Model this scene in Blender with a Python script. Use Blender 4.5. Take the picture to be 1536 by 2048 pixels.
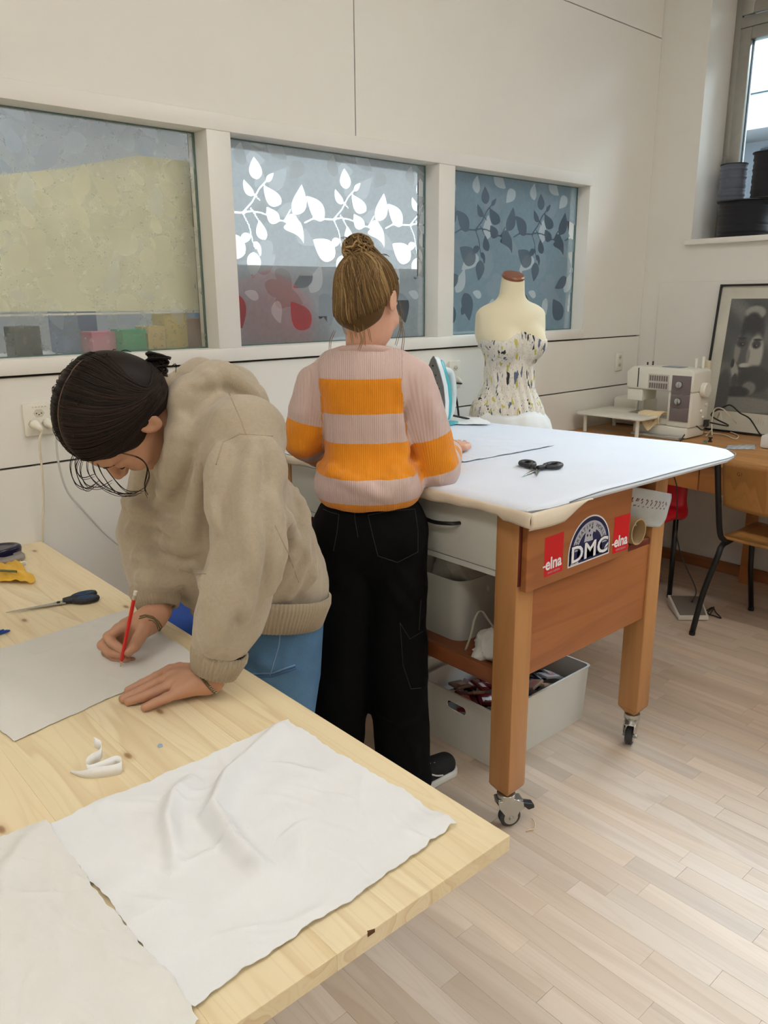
import bpy, bmesh, math, random
import numpy as np
from mathutils import Vector, Matrix
for o in list(bpy.data.objects): bpy.data.objects.remove(o)
SC = bpy.context.scene
COL = SC.collection
RND = random.Random(7)
NR = np.random.RandomState(5)
# ---------------------------------------------------------------- camera (solved from the room's vanishing points)
F_PX = 1567.216
CAM = np.array([0.0, 0.0, 1.45])
RC = np.array([[0.74784269, -0.17982477, 0.6390574],
               [-0.66382936, -0.19114777, 0.72304433],
               [-0.00786688, -0.96494849, -0.26232143]])   # columns: image right, image down, forward
cd = bpy.data.cameras.new('camera'); cam = bpy.data.objects.new('camera', cd); COL.objects.link(cam)
cd.sensor_fit = 'VERTICAL'; cd.sensor_height = 36.0; cd.lens = F_PX / 2048 * 36.0; cd.clip_start = 0.02
M4 = Matrix.Identity(4)
for i in range(3):
    M4[i][0] = RC[i, 0]; M4[i][1] = -RC[i, 1]; M4[i][2] = -RC[i, 2]; M4[i][3] = CAM[i]
cam.matrix_world = M4
SC.camera = cam
def at(px, py, **k):
    """point of the room seen at a photo pixel, on a plane X=, Y= or Z= (used to measure the photo)"""
    d = RC @ np.array([px - 768.0, py - 1024.0, F_PX])
    (ax, v), = k.items(); i = 'XYZ'.index(ax)
    return CAM + d * ((v - CAM[i]) / d[i])
def pix(P):
    q = RC.T @ (np.asarray(P, float) - CAM)
    return q[:2] / q[2] * F_PX + np.array([768.0, 1024.0])
# ---------------------------------------------------------------- light
SC.view_settings.view_transform = 'Standard'; SC.view_settings.look = 'None'
SC.view_settings.gamma = 1.0; SC.view_settings.use_curve_mapping = False
SC.view_settings.exposure = -0.06
world = bpy.data.worlds.new('sky'); SC.world = world; world.use_nodes = True
bg = world.node_tree.nodes['Background']
bg.inputs[0].default_value = (0.77, 0.885, 1.0, 1); bg.inputs[1].default_value = 29.0
YB, XR, ZC = 2.42, 4.067, 3.20
XL, YF = -2.2, -3.6
WINS = [(0.80, 2.165), (-1.00, 0.60), (-2.80, -1.20)]      # daylight windows of the right wall (y range)
WZ0, WZ1 = 1.735, 3.02
for (y0, y1) in WINS:
    ld = bpy.data.lights.new('window_portal', 'AREA'); ld.shape = 'RECTANGLE'
    ld.size = y1 - y0; ld.size_y = WZ1 - WZ0
    ld.cycles.is_portal = True
    lo = bpy.data.objects.new('window_portal', ld); COL.objects.link(lo)
    lo.location = (XR + 0.31, (y0 + y1) / 2, (WZ0 + WZ1) / 2)
    lo.rotation_euler = (math.radians(90), 0, math.radians(90))
# ---------------------------------------------------------------- helpers
def lin(c):
    c = c / 255.0
    return c / 12.92 if c <= 0.04045 else ((c + 0.055) / 1.055) ** 2.4
def S(r, g, b): return (lin(r), lin(g), lin(b), 1.0)
MATS = {}
class NT:
    def __init__(s, name):
        s.m = bpy.data.materials.new(name); s.m.use_nodes = True
        s.t = s.m.node_tree; s.t.nodes.clear()
        s.out = s.n('ShaderNodeOutputMaterial')
    def n(s, kind, **k):
        nd = s.t.nodes.new(kind)
        for a, v in k.items():
            if a.startswith('i_'): nd.inputs[a[2:].replace('_', ' ')].default_value = v
            elif a.startswith('n') and a[1:].isdigit(): nd.inputs[int(a[1:])].default_value = v
            else: setattr(nd, a, v)
        return nd
    def l(s, a, b): s.t.links.new(a, b)
    def pos(s, scale=(1, 1, 1), rot=(0, 0, 0), loc=(0, 0, 0), obj=False):
        mp = s.n('ShaderNodeMapping'); mp.inputs['Scale'].default_value = scale
        mp.inputs['Rotation'].default_value = rot; mp.inputs['Location'].default_value = loc
        if obj: s.l(s.n('ShaderNodeTexCoord').outputs['Object'], mp.inputs[0])
        else: s.l(s.n('ShaderNodeNewGeometry').outputs['Position'], mp.inputs[0])
        return mp.outputs[0]
    def attr(s, name, out='Fac'): return s.n('ShaderNodeAttribute', attribute_name=name).outputs[out]
    def noise(s, vec, scale, detail=4, rough=0.55, dist=0.0):
        nd = s.n('ShaderNodeTexNoise'); nd.inputs['Scale'].default_value = scale
        nd.inputs['Detail'].default_value = detail; nd.inputs['Roughness'].default_value = rough
        nd.inputs['Distortion'].default_value = dist
        if vec is not None: s.l(vec, nd.inputs['Vector'])
        return nd.outputs['Fac']
    def ramp(s, fac, stops, interp='LINEAR'):
        r = s.n('ShaderNodeValToRGB'); r.color_ramp.interpolation = interp
        el = r.color_ramp.elements
        while len(el) < len(stops): el.new(0.5)
        for e, (p, c) in zip(el, stops):
            e.position = p; e.color = c if len(c) == 4 else (*c, 1)
        s.l(fac, r.inputs[0]); return r.outputs[0]
    def mix(s, fac, a, b, blend='MIX'):
        m = s.n('ShaderNodeMix', data_type='RGBA', blend_type=blend)
        for v, i in ((fac, 0), (a, 6), (b, 7)):
            if hasattr(v, 'is_linked') or isinstance(v, bpy.types.NodeSocket): s.l(v, m.inputs[i])
            else: m.inputs[i].default_value = v
        return m.outputs[2]
    def math(s, op, a, b=0.0, c=0.0):
        m = s.n('ShaderNodeMath', operation=op)
        for i, v in enumerate((a, b, c)):
            if isinstance(v, bpy.types.NodeSocket): s.l(v, m.inputs[i])
            else: m.inputs[i].default_value = v
        return m.outputs[0]
    def bsdf(s, col, rough=0.5, metal=0.0, bump=None, bstr=0.3, bdist=0.01, **k):
        b = s.n('ShaderNodeBsdfPrincipled')
        if isinstance(col, bpy.types.NodeSocket): s.l(col, b.inputs['Base Color'])
        else: b.inputs['Base Color'].default_value = col
        if isinstance(rough, bpy.types.NodeSocket): s.l(rough, b.inputs['Roughness'])
        else: b.inputs['Roughness'].default_value = rough
        b.inputs['Metallic'].default_value = metal
        for a, v in k.items(): b.inputs[a.replace('_', ' ')].default_value = v
        if bump is not None:
            bm = s.n('ShaderNodeBump'); bm.inputs['Strength'].default_value = bstr; bm.inputs['Distance'].default_value = bdist
            s.l(bump, bm.inputs['Height']); s.l(bm.outputs[0], b.inputs['Normal'])
        s.l(b.outputs[0], s.out.inputs[0]); s.b = b
        return b
def mat(name, col, rough=0.5, metal=0.0, var=0.06, vscale=8.0, bump=0.0, bscale=200.0, **k):
    """plain painted / plastic / metal surface with slight procedural variation"""
    if name in MATS: return MATS[name]
    t = NT(name); p = t.pos(); MATS[name] = t.m
    nz = t.noise(p, vscale, 4)
    a = tuple(max(0, c * (1 - var)) for c in col[:3]) + (1,); b = tuple(min(1, c * (1 + var)) for c in col[:3]) + (1,)
    c = t.ramp(nz, [(0.3, a), (0.7, b)])
    bp = t.noise(p, bscale, 3) if bump > 0 else None
    t.bsdf(c, rough, metal, bp, bump, 0.002, **k)
    MATS[name] = t.m; return t.m
def emis(name, col, strength):
    t = NT(name); e = t.n('ShaderNodeEmission'); e.inputs[0].default_value = col; e.inputs[1].default_value = strength
    t.l(e.outputs[0], t.out.inputs[0]); MATS[name] = t.m; return t.m
def wood(name, c1, c2, c3, axis='Y', scale=1.0, rough=0.45, ring=14.0, knots=0.0, rnd=False, bump=0.05, coat=0.0, spread=1.0, line=0.55):
    """grain runs along axis; c1 light, c2 mid, c3 dark line"""
    t = NT(name)
    st = {'X': (0.06, 1, 1), 'Y': (1, 0.06, 1), 'Z': (1, 1, 0.06)}[axis]
    st = tuple(v * scale for v in st)
    p0 = t.pos(scale=st)
    if rnd:   # every piece its own stretch of grain
        oi = t.n('ShaderNodeObjectInfo').outputs['Random']
        add = t.n('ShaderNodeVectorMath', operation='ADD'); cx = t.n('ShaderNodeCombineXYZ')
        for i, f in enumerate((7.3, 3.1, 5.7)): t.l(t.math('MULTIPLY', oi, f), cx.inputs[i])
        t.l(p0, add.inputs[0]); t.l(cx.outputs[0], add.inputs[1]); p = add.outputs[0]
    else: p = p0
    warp = t.noise(p, 3.0, 3, 0.5)
    wv = t.math('MULTIPLY', warp, ring)
    s1 = t.math('FRACT', wv)
    lines = t.ramp(s1, [(0.0, (0, 0, 0)), (0.55, (0.25,) * 3), (0.9, (1, 1, 1)), (1.0, (0, 0, 0))])
    fine = t.noise(p, 90.0, 3, 0.6)
    base = t.mix(t.noise(p, 1.6, 2), c1, c2)
    c = t.mix(t.math('MULTIPLY', lines, line), base, c3)
    thin = t.ramp(t.math('FRACT', t.math('MULTIPLY', warp, ring * 4.3)), [(0.0, (0, 0, 0)), (0.6, (0,) * 3), (0.9, (1, 1, 1)), (1.0, (0, 0, 0))])
    c = t.mix(t.math('MULTIPLY', thin, line * .45), c, c3)
    c = t.mix(t.math('MULTIPLY', fine, 0.35), c, c2)
    if knots > 0:
        pk = t.pos(scale=(1, 0.45, 1) if axis == 'Y' else (1, 1, 1))
        vo = t.n('ShaderNodeTexVoronoi', feature='F1', voronoi_dimensions='2D'); vo.inputs['Scale'].default_value = knots; t.l(pk, vo.inputs['Vector'])
        kf = t.ramp(vo.outputs['Distance'], [(0.0, (1, 1, 1)), (0.022, (0.85,) * 3), (0.04, (0.22,) * 3), (0.075, (0, 0, 0))])
        c = t.mix(kf, c, S(150, 108, 66))
    if rnd:
        hv = t.n('ShaderNodeHueSaturation'); t.l(c, hv.inputs['Color'])
        r2 = t.math('FRACT', t.math('MULTIPLY', oi, 13.7))
        t.l(t.math('MULTIPLY_ADD', oi, 0.26 * spread, 1 - 0.13 * spread), hv.inputs['Value'])
        t.l(t.math('MULTIPLY_ADD', r2, 0.35 * spread, 1 - 0.2 * spread), hv.inputs['Saturation'])
        c = hv.outputs[0]
    t.bsdf(c, rough, 0, fine, bump, 0.002, Coat_Weight=coat, Coat_Roughness=0.25)
    MATS[name] = t.m; return t.m
def cloth(name, col, weave=900.0, bstr=0.25, var=0.05, rough=0.9, sheen=0.2, trans=0.0, blot=6.0):
    t = NT(name); p = t.pos()
    a = tuple(c * (1 - var) for c in col[:3]); b = tuple(min(1, c * (1 + var)) for c in col[:3])
    c = t.ramp(t.noise(p, blot, 5), [(0.3, a), (0.7, b)])
    wv = t.noise(p, weave, 2)
    t.bsdf(c, rough, 0, wv, bstr, 0.0015, Sheen_Weight=sheen)
    MATS[name] = t.m; return t.m

def tag(o, label=None, cat=None, group=None, kind=None):
    if label: o['label'] = label
    if cat: o['category'] = cat
    if group: o['group'] = group
    if kind: o['kind'] = kind
    return o
def thing(name, loc, label, cat, group=None, kind=None):
    o = bpy.data.objects.new(name, None); COL.objects.link(o)
    o.location = loc; o.empty_display_size = 0.05
    return tag(o, label, cat, group, kind)
def put(name, verts, faces, m=None, parent=None, smooth=False, mi=None, org=None, attrs=None, uvs=None):
    """ONE mesh object; verts are room coordinates; its origin goes to org (or the parent's place, or its own base)"""
    V = np.asarray(verts, float).reshape(-1, 3)
    if org is None:
        if parent is not None:
            q = parent; o3 = np.zeros(3)
            while q is not None: o3 += np.array(q.location); q = q.parent
            org = o3; loc = (0, 0, 0)
        else:
            org = np.array([(V[:, 0].min() + V[:, 0].max()) / 2, (V[:, 1].min() + V[:, 1].max()) / 2, V[:, 2].min()]); loc = org
    else: loc = org
    me = bpy.data.meshes.new(name)
    me.from_pydata((V - np.asarray(org)).tolist(), [], [list(map(int, f)) for f in faces])
    ms = m if isinstance(m, (list, tuple)) else [m]
    for q in ms:
        if q is not None: me.materials.append(q)
    if mi is not None: me.polygons.foreach_set('material_index', np.asarray(mi, dtype=np.int32))
    if smooth: me.polygons.foreach_set('use_smooth', [True] * len(me.polygons))
    if attrs:
        for k, v in attrs.items():
            v = np.asarray(v, np.float32)
            if v.ndim == 1:
                at_ = me.attributes.new(k, 'FLOAT', 'POINT'); at_.data.foreach_set('value', v)
            else:
                at_ = me.attributes.new(k, 'FLOAT_VECTOR', 'POINT'); at_.data.foreach_set('vector', v.ravel())
    me.update()
    o = bpy.data.objects.new(name, me); COL.objects.link(o)
    o.location = loc
    if parent is not None: o.parent = parent
    return o
def auto_smooth(o, deg=35):
    me = o.data
    bm = bmesh.new(); bm.from_mesh(me)
    for f in bm.faces: f.smooth = True
    lim = math.radians(deg)
    for e in bm.edges:
        if len(e.link_faces) == 2 and e.calc_face_angle(0) > lim: e.smooth = False
    bm.to_mesh(me); bm.free()
class MB:
    def __init__(s): s.v = []; s.f = []; s.mi = []; s.cur = 0
    def add(s, V, Fc):
        b = len(s.v); s.v += [tuple(map(float, p)) for p in V]
        for f in Fc: s.f.append([i + b for i in f]); s.mi.append(s.cur)
        return s
    def box(s, lo, hi, M=None):
        x0, y0, z0 = lo; x1, y1, z1 = hi
        V = [(x0, y0, z0), (x1, y0, z0), (x1, y1, z0), (x0, y1, z0), (x0, y0, z1), (x1, y0, z1), (x1, y1, z1), (x0, y1, z1)]
        if M is not None: V = [tuple(M @ Vector(p)) for p in V]
        return s.add(V, [(0, 3, 2, 1), (4, 5, 6, 7), (0, 1, 5, 4), (1, 2, 6, 5), (2, 3, 7, 6), (3, 0, 4, 7)])
    def cyl(s, a, b, r, n=16, r2=None, caps=True):
        a = Vector(a); b = Vector(b); r2 = r if r2 is None else r2
        d = (b - a).normalized(); u = d.orthogonal().normalized(); w = d.cross(u)
        V = []
        for c, rr in ((a, r), (b, r2)):
            for i in range(n):
                t = 2 * math.pi * i / n; V.append(c + u * (rr * math.cos(t)) + w * (rr * math.sin(t)))
        Fc = [(i, (i + 1) % n, n + (i + 1) % n, n + i) for i in range(n)]
        if caps: Fc += [tuple(range(n - 1, -1, -1)), tuple(range(n, 2 * n))]
        return s.add(V, Fc)
    def tube(s, pts, r, n=8, caps=True, flat=1.0, up=None):
        P = [Vector(p) for p in pts]; m = len(P)
        rr = list(r) if hasattr(r, '__len__') else [r] * m
        V = []; u = None
        for i in range(m):
            d = (P[min(i + 1, m - 1)] - P[max(i - 1, 0)])
            d = d.normalized() if d.length > 1e-9 else Vector((0, 0, 1))
            if up is not None:
                u = Vector(up) - d * d.dot(Vector(up)); u = u.normalized() if u.length > 1e-6 else d.orthogonal().normalized()
            elif u is None: u = d.orthogonal().normalized()
            else:
                u = u - d * d.dot(u); u = u.normalized() if u.length > 1e-6 else d.orthogonal().normalized()
            w = d.cross(u)
            for k in range(n):
                t = 2 * math.pi * k / n; V.append(P[i] + u * (rr[i] * flat * math.cos(t)) + w * (rr[i] * math.sin(t)))
        Fc = [(i * n + k, i * n + (k + 1) % n, (i + 1) * n + (k + 1) % n, (i + 1) * n + k) for i in range(m - 1) for k in range(n)]
        if caps: Fc += [tuple(range(n - 1, -1, -1)), tuple(range((m - 1) * n, m * n))]
        return s.add(V, Fc)
    def lathe(s, prof, c=(0, 0, 0), n=24, M=None, caps=True):
        V = []
        for (r, z) in prof:
            for k in range(n):
                t = 2 * math.pi * k / n; p = Vector((r * math.cos(t), r * math.sin(t), z))
                if M is not None: p = M @ p
                V.append(p + Vector(c))
        m = len(prof)
        Fc = [(i * n + k, i * n + (k + 1) % n, (i + 1) * n + (k + 1) % n, (i + 1) * n + k) for i in range(m - 1) for k in range(n)]
        if caps: Fc += [tuple(range(n - 1, -1, -1)), tuple(range((m - 1) * n, m * n))]
        return s.add(V, Fc)
    def prism(s, poly, fn0, fn1):
        """poly of 2D points; fn0/fn1 map (a, b) to the two faces"""
        n = len(poly)
        V = [fn0(*p) for p in poly] + [fn1(*p) for p in poly]
        return s.add(V, [tuple(range(n - 1, -1, -1)), tuple(range(n, 2 * n))] + [(i, (i + 1) % n, n + (i + 1) % n, n + i) for i in range(n)])
    def grid(s, nu, nv, fn):
        V = [fn(i / (nu - 1), j / (nv - 1)) for j in range(nv) for i in range(nu)]
        return s.add(V, [(j * nu + i, j * nu + i + 1, (j + 1) * nu + i + 1, (j + 1) * nu + i) for j in range(nv - 1) for i in range(nu - 1)])
    def build(s, name, m, parent=None, smooth=False, bevel=0.0, seg=2, auto=None, org=None, fix=True):
        o = put(name, s.v, s.f, m, parent, smooth, s.mi if isinstance(m, (list, tuple)) else None, org)
        if bevel > 0 or fix:
            bm = bmesh.new(); bm.from_mesh(o.data)
            if fix: bmesh.ops.recalc_face_normals(bm, faces=bm.faces)
            if bevel > 0:
                es = [e for e in bm.edges if len(e.link_faces) == 2 and e.calc_face_angle(0) > 0.5]
                bmesh.ops.bevel(bm, geom=es, offset=bevel, segments=seg, affect='EDGES', profile=0.5, clamp_overlap=True)
            bm.to_mesh(o.data); bm.free()
            if smooth: o.data.polygons.foreach_set('use_smooth', [True] * len(o.data.polygons))
        if auto or bevel > 0: auto_smooth(o, auto or 35)
        return o
def solid(name, lo, hi, m, parent=None, bevel=0.003, **k): return MB().box(lo, hi).build(name, m, parent, bevel=bevel, **k)
def smoothpath(P, n=40):
    """Catmull-Rom through points"""
    P = [np.asarray(p, float) for p in P]
    Q = [2 * P[0] - P[1]] + P + [2 * P[-1] - P[-2]]
    out = []; k = len(P) - 1
    for i in range(n):
        t = i / (n - 1) * k; j = min(int(t), k - 1); u = t - j
        p0, p1, p2, p3 = Q[j:j + 4]
        out.append(0.5 * ((2 * p1) + (-p0 + p2) * u + (2 * p0 - 5 * p1 + 4 * p2 - p3) * u * u + (-p0 + 3 * p1 - 3 * p2 + p3) * u ** 3))
    return out
def copy_tree(o, parent=None):
    c = o.copy(); COL.objects.link(c)
    if parent is not None: c.parent = parent
    for ch in [q for q in bpy.data.objects if q.parent == o]: copy_tree(ch, c)
    return c
def text_mesh(txt, size, font_bold=False, extr=0.0, off=0.0, sx=1.0, shear=0.0):
    cu = bpy.data.curves.new('txt', 'FONT'); cu.body = txt; cu.size = size; cu.align_x = 'CENTER'; cu.align_y = 'CENTER'
    cu.extrude = extr; cu.offset = off; cu.resolution_u = 3; cu.shear = shear
    ob = bpy.data.objects.new('txt', cu); COL.objects.link(ob)
    bpy.context.view_layer.update()
    me = bpy.data.meshes.new_from_object(ob.evaluated_get(bpy.context.evaluated_depsgraph_get()))
    V = np.array([v.co for v in me.vertices]).reshape(-1, 3); Fc = [list(p.vertices) for p in me.polygons]
    bpy.data.objects.remove(ob); bpy.data.curves.remove(cu); bpy.data.meshes.remove(me)
    V[:, 0] *= sx
    return V, Fc
# ---------------------------------------------------------------- signed-distance modelling (bodies, garments, hair)
def _v(p): return np.asarray(p, np.float32)
def sd_ell(P, c, r, Mx=None):
    q = P - _v(c)
    if Mx is not None: q = q @ _v(Mx).T
    r = _v(r); k0 = np.linalg.norm(q / r, axis=-1); k1 = np.linalg.norm(q / (r * r), axis=-1) + 1e-9
    return k0 * (k0 - 1.0) / k1
def sd_cap(P, a, b, ra, rb):
    a = _v(a); b = _v(b); ba = b - a; L2 = float(ba @ ba) + 1e-12
    t = np.clip(((P - a) @ ba) / L2, 0, 1)
    return np.linalg.norm(P - a - t[..., None] * ba, axis=-1) - (ra + (rb - ra) * t)
def sd_chain(P, pts, rad, k=0.0):
    d = None
    for i in range(len(pts) - 1):
        e = sd_cap(P, pts[i], pts[i + 1], rad[i], rad[i + 1])
        d = e if d is None else (smin(d, e, k) if k > 0 else np.minimum(d, e))
    return d
def sd_box(P, c, h, Mx=None, r=0.0):
    q = P - _v(c)
    if Mx is not None: q = q @ _v(Mx).T
    q = np.abs(q) - (_v(h) - r)
    return np.linalg.norm(np.maximum(q, 0), axis=-1) + np.minimum(q.max(-1), 0) - r
def smin(a, b, k):
    h = np.clip(0.5 + 0.5 * (b - a) / k, 0, 1)
    return b + (a - b) * h - k * h * (1 - h)
def smax(a, b, k): return -smin(-a, -b, k)
def sd_mesh(fn, lo, hi, h, step=4):
    """zero surface of fn in a box, by surface nets; far cells are skipped"""
    lo = np.asarray(lo, float); hi = np.asarray(hi, float)
    n = (np.ceil((hi - lo) / (h * step)).astype(int)) * step + 1
    nc = (n - 1) // step + 1
    ax = [lo[i] + np.arange(nc[i]) * h * step for i in range(3)]
    G = np.stack(np.meshgrid(*ax, indexing='ij'), -1).astype(np.float32)
    D = fn(G.reshape(-1, 3)).reshape(nc)
    val = np.repeat(np.repeat(np.repeat(D, step, 0), step, 1), step, 2)[:n[0], :n[1], :n[2]].astype(np.float32).copy()
    near = np.abs(D) < h * step * 2.3
    nb = near.copy()
    for a in range(3):
        s = np.zeros_like(nb); s[tuple(slice(1, None) if i == a else slice(None) for i in range(3))] |= nb[tuple(slice(0, -1) if i == a else slice(None) for i in range(3))]
        s[tuple(slice(0, -1) if i == a else slice(None) for i in range(3))] |= nb[tuple(slice(1, None) if i == a else slice(None) for i in range(3))]
        nb |= s
    mask = np.repeat(np.repeat(np.repeat(nb, step, 0), step, 1), step, 2)[:n[0], :n[1], :n[2]]
    idx = np.argwhere(mask)
    pts = (lo + idx * h).astype(np.float32)
    out = np.empty(len(pts), np.float32)
    for i in range(0, len(pts), 400000): out[i:i + 400000] = fn(pts[i:i + 400000])
    val[mask] = out
    # surface nets
    sg = val < 0
    c = [sg[dx:n[0] - 1 + dx, dy:n[1] - 1 + dy, dz:n[2] - 1 + dz] for dx in (0, 1) for dy in (0, 1) for dz in (0, 1)]
    cnt = sum(x.astype(np.int8) for x in c)
    act = (cnt > 0) & (cnt < 8)
    ci = np.argwhere(act); N = len(ci)
    vid = np.full(act.shape, -1, np.int64); vid[act] = np.arange(N)
    corner = np.array([(dx, dy, dz) for dx in (0, 1) for dy in (0, 1) for dz in (0, 1)])
    cv = np.stack([val[ci[:, 0] + q[0], ci[:, 1] + q[1], ci[:, 2] + q[2]] for q in corner], 1)
    acc = np.zeros((N, 3)); w = np.zeros(N)
    for i in range(8):
        for j in range(i + 1, 8):
            if np.abs(corner[i] - corner[j]).sum() != 1: continue
            a, b = cv[:, i], cv[:, j]; m = (a < 0) != (b < 0)
            t = np.where(m, a / np.where(np.abs(a - b) < 1e-12, 1, a - b), 0)
            acc += np.where(m[:, None], corner[i] + t[:, None] * (corner[j] - corner[i]), 0); w += m
    V = lo + (ci + acc / np.maximum(w, 1)[:, None]) * h
    Fc = []
    for a in range(3):
        b, c2 = (a + 1) % 3, (a + 2) % 3
        s0 = [slice(1, -1)] * 3; s0[a] = slice(0, -1); s1 = list(s0); s1[a] = slice(1, None)
        A = sg[tuple(s0)]; B = sg[tuple(s1)]
        e = np.argwhere(A != B)
        if len(e) == 0: continue
        off = np.array([1, 1, 1]); off[a] = 0; e = e + off
        fl = sg[e[:, 0], e[:, 1], e[:, 2]]
        def vv(db, dc):
            q = e.copy(); q[:, b] -= db; q[:, c2] -= dc; return vid[q[:, 0], q[:, 1], q[:, 2]]
        quad = np.stack([vv(1, 1), vv(0, 1), vv(0, 0), vv(1, 0)], 1)
        quad[~fl] = quad[~fl][:, ::-1]
        Fc.append(quad)
    Fc = np.concatenate(Fc) if Fc else np.zeros((0, 4), int)
    return V, Fc[(Fc >= 0).all(1)]
def trace(fn, px, py, t0=0.6, t1=4.0, n=60):
    """where the sight line of a photo pixel first meets a surface (places seams and folds on garments)"""
    px = np.atleast_1d(px).astype(float); py = np.atleast_1d(py).astype(float)
    d = np.stack([px - 768.0, py - 1024.0, np.full_like(px, F_PX)], 1); d /= np.linalg.norm(d, axis=1)[:, None]
    d = d @ RC.T; t = np.full(len(px), t0)
    for _ in range(n):
        s = fn((CAM + d * t[:, None]).astype(np.float32)); t = t + np.clip(s, -0.02, 0.2) * 0.8
    P = CAM + d * t[:, None]
    return P, np.abs(s) < 0.004, d
def dense(poly, step=8.0):
    out = []
    for (a, b) in zip(poly[:-1], poly[1:]):
        a = np.array(a, float); b = np.array(b, float); m = max(1, int(np.linalg.norm(b - a) / step))
        for i in range(m): out.append(a + (b - a) * i / m)
    out.append(np.array(poly[-1], float)); return np.array(out)
# ================================================================= THE ROOM
M_wall = mat('wall_paint', S(240, 237, 229), 0.55, var=0.012, vscale=2.0, bump=0.03, bscale=300)
M_frame = mat('frame_paint', S(240, 237, 230), 0.42, var=0.015, vscale=3)
M_gap = mat('joint_shadow_gap', S(70, 64, 56), 0.9)
M_rwall = mat('right_wall_paint', S(232, 229, 222), 0.6, var=0.012, vscale=2.0, bump=0.03, bscale=300)
M_ceil = mat('ceiling_paint', S(240, 238, 232), 0.8, var=0.01)
M_floor = wood('maple_strip', S(217, 199, 180), S(204, 184, 163), S(176, 150, 126), 'Y', 1.6, 0.40, ring=7.0, rnd=True, bump=0.02, spread=.75, line=.4)
M_base = wood('skirting_wood', S(176, 122, 78), S(160, 106, 64), S(120, 76, 44), 'Y', 1.0, 0.5)
# floor: a screed slab with single maple strips; the 300 seen largest are their own pieces
floor = solid('floor', (XL, YF, -0.12), (XR + 0.3, YB + 0.1, -0.006), mat('floor_joint', S(160, 132, 104), 0.8), bevel=0)
tag(floor, 'pale maple strip laminate floor running towards the panelled wall', 'floor', kind='structure')
strips = []
sw = 0.0627; k0 = int((XL - 1.247) / sw) - 1
x = 1.247 + k0 * sw
while x < XR:
    y = YF - RND.random() * 0.4
    while y < YB:
        L = RND.choice((0.22, 0.29, 0.36, 0.44, 0.52)) + RND.random() * 0.05
        a, b = max(x, XL), min(x + sw, XR); c0, c1 = max(y, YF), min(y + L, YB)
        if b - a > 0.01 and c1 - c0 > 0.01: strips.append((a, b, c0, c1))
        y += L
    x += sw
def strip_size(s):
    cx, cy = (s[0] + s[1]) / 2, (s[2] + s[3]) / 2
    q = RC.T @ (np.array([cx, cy, 0]) - CAM)
    if q[2] < 0.3: return 0
    u, v = q[:2] / q[2] * F_PX + np.array([768, 1024])
    if not (-40 < u < 1576 and 900 < v < 2100): return 0
    if cx < 0.70: return 0                                   # under the pine table
    return (s[1] - s[0]) * (s[3] - s[2]) / q[2] ** 3
strips.sort(key=strip_size, reverse=True)
for i, s in enumerate(strips):
    if i < 300:
        g = 0.0002
        o = MB().box((s[0] + g, s[2] + g, -0.006), (s[1] - g, s[3] - g, 0.0)).build('floor_strip', M_floor, floor, fix=False)
mbr = MB()
for s in strips[300:]: mbr.box((s[0] + .0005, s[2] + .0005, -0.006), (s[1] - .0005, s[3] - .0005, 0.0))
tag(mbr.build('floor_strips_beyond', M_floor, floor, fix=False), kind='stuff')
# ceiling and unseen walls
tag(solid('ceiling', (XL, YF, ZC), (XR + 0.3, YB + 0.12, ZC + 0.1), M_ceil, bevel=0), 'white ceiling of the sewing room', 'ceiling', kind='structure')
tag(solid('wall_left', (XL - 0.1, YF, -0.12), (XL, YB + 0.1, ZC), M_wall, bevel=0), 'plain white wall on the left', 'wall', kind='structure')
tag(solid('wall_front', (XL - 0.1, YF - 0.1, -0.12), (XR + 0.3, YF, ZC), M_wall, bevel=0), 'plain white wall behind the viewer', 'wall', kind='structure')
# back wall: studs with large white panels in front, three film-covered panes
FZ0, FZ1, OZ0, OZ1 = 1.246, 2.028, 1.291, 1.977
OPEN = [(0.41, 1.387), (1.475, 2.442), (2.537, 3.506)]
wb = MB()
wb.box((XL, YB + 0.02, -0.12), (XR + 0.3, YB + 0.12, OZ0 - .004)).box((XL, YB + 0.02, OZ1 + .004), (XR + 0.3, YB + 0.12, ZC))
xs = [XL] + [v for p in OPEN for v in (p[0] - .004, p[1] + .004)] + [XR + 0.3]
for a, b in zip(xs[0::2], xs[1::2]): wb.box((a, YB + 0.02, OZ0 - .004), (b, YB + 0.12, OZ1 + .004))
wall_back = tag(wb.build('wall_back', M_gap, bevel=0), 'panelled white wall with three leaf-patterned panes', 'wall', kind='structure')
def panel(x0, x1, z0, z1):
    g = 0.0022
    return solid('wall_panel', (x0 + g, YB, z0 + g), (x1 - g, YB + 0.022, z1 - g), M_wall, wall_back, bevel=0.0012, seg=1)
panel(XL, -0.4, 2.726, ZC); panel(-0.4, 2.016, 2.726, ZC); panel(2.016, XR, 2.726, ZC)
panel(XL, -0.4, FZ1, 2.726); panel(-0.4, 2.016, FZ1, 2.726)
mb = MB(); L = [(2.0182, FZ1), (3.508, FZ1), (3.508, FZ0 - 0.002), (XR - .001, FZ0 - 0.002), (XR - .001, 2.7238), (2.0182, 2.7238)]
mb.prism(L, lambda a, b: (a, YB, b), lambda a, b: (a, YB + 0.022, b)); mb.build('wall_panel', M_wall, wall_back, bevel=0.0012, seg=1)
panel(XL, 0.41 - 0.09, FZ0, FZ1)
for a, b in ((XL, -0.4), (-0.4, XR)):
    panel(a, b, 0.978, FZ0 - 0.006)
    panel(a, b, 0.06, 0.976)
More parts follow.
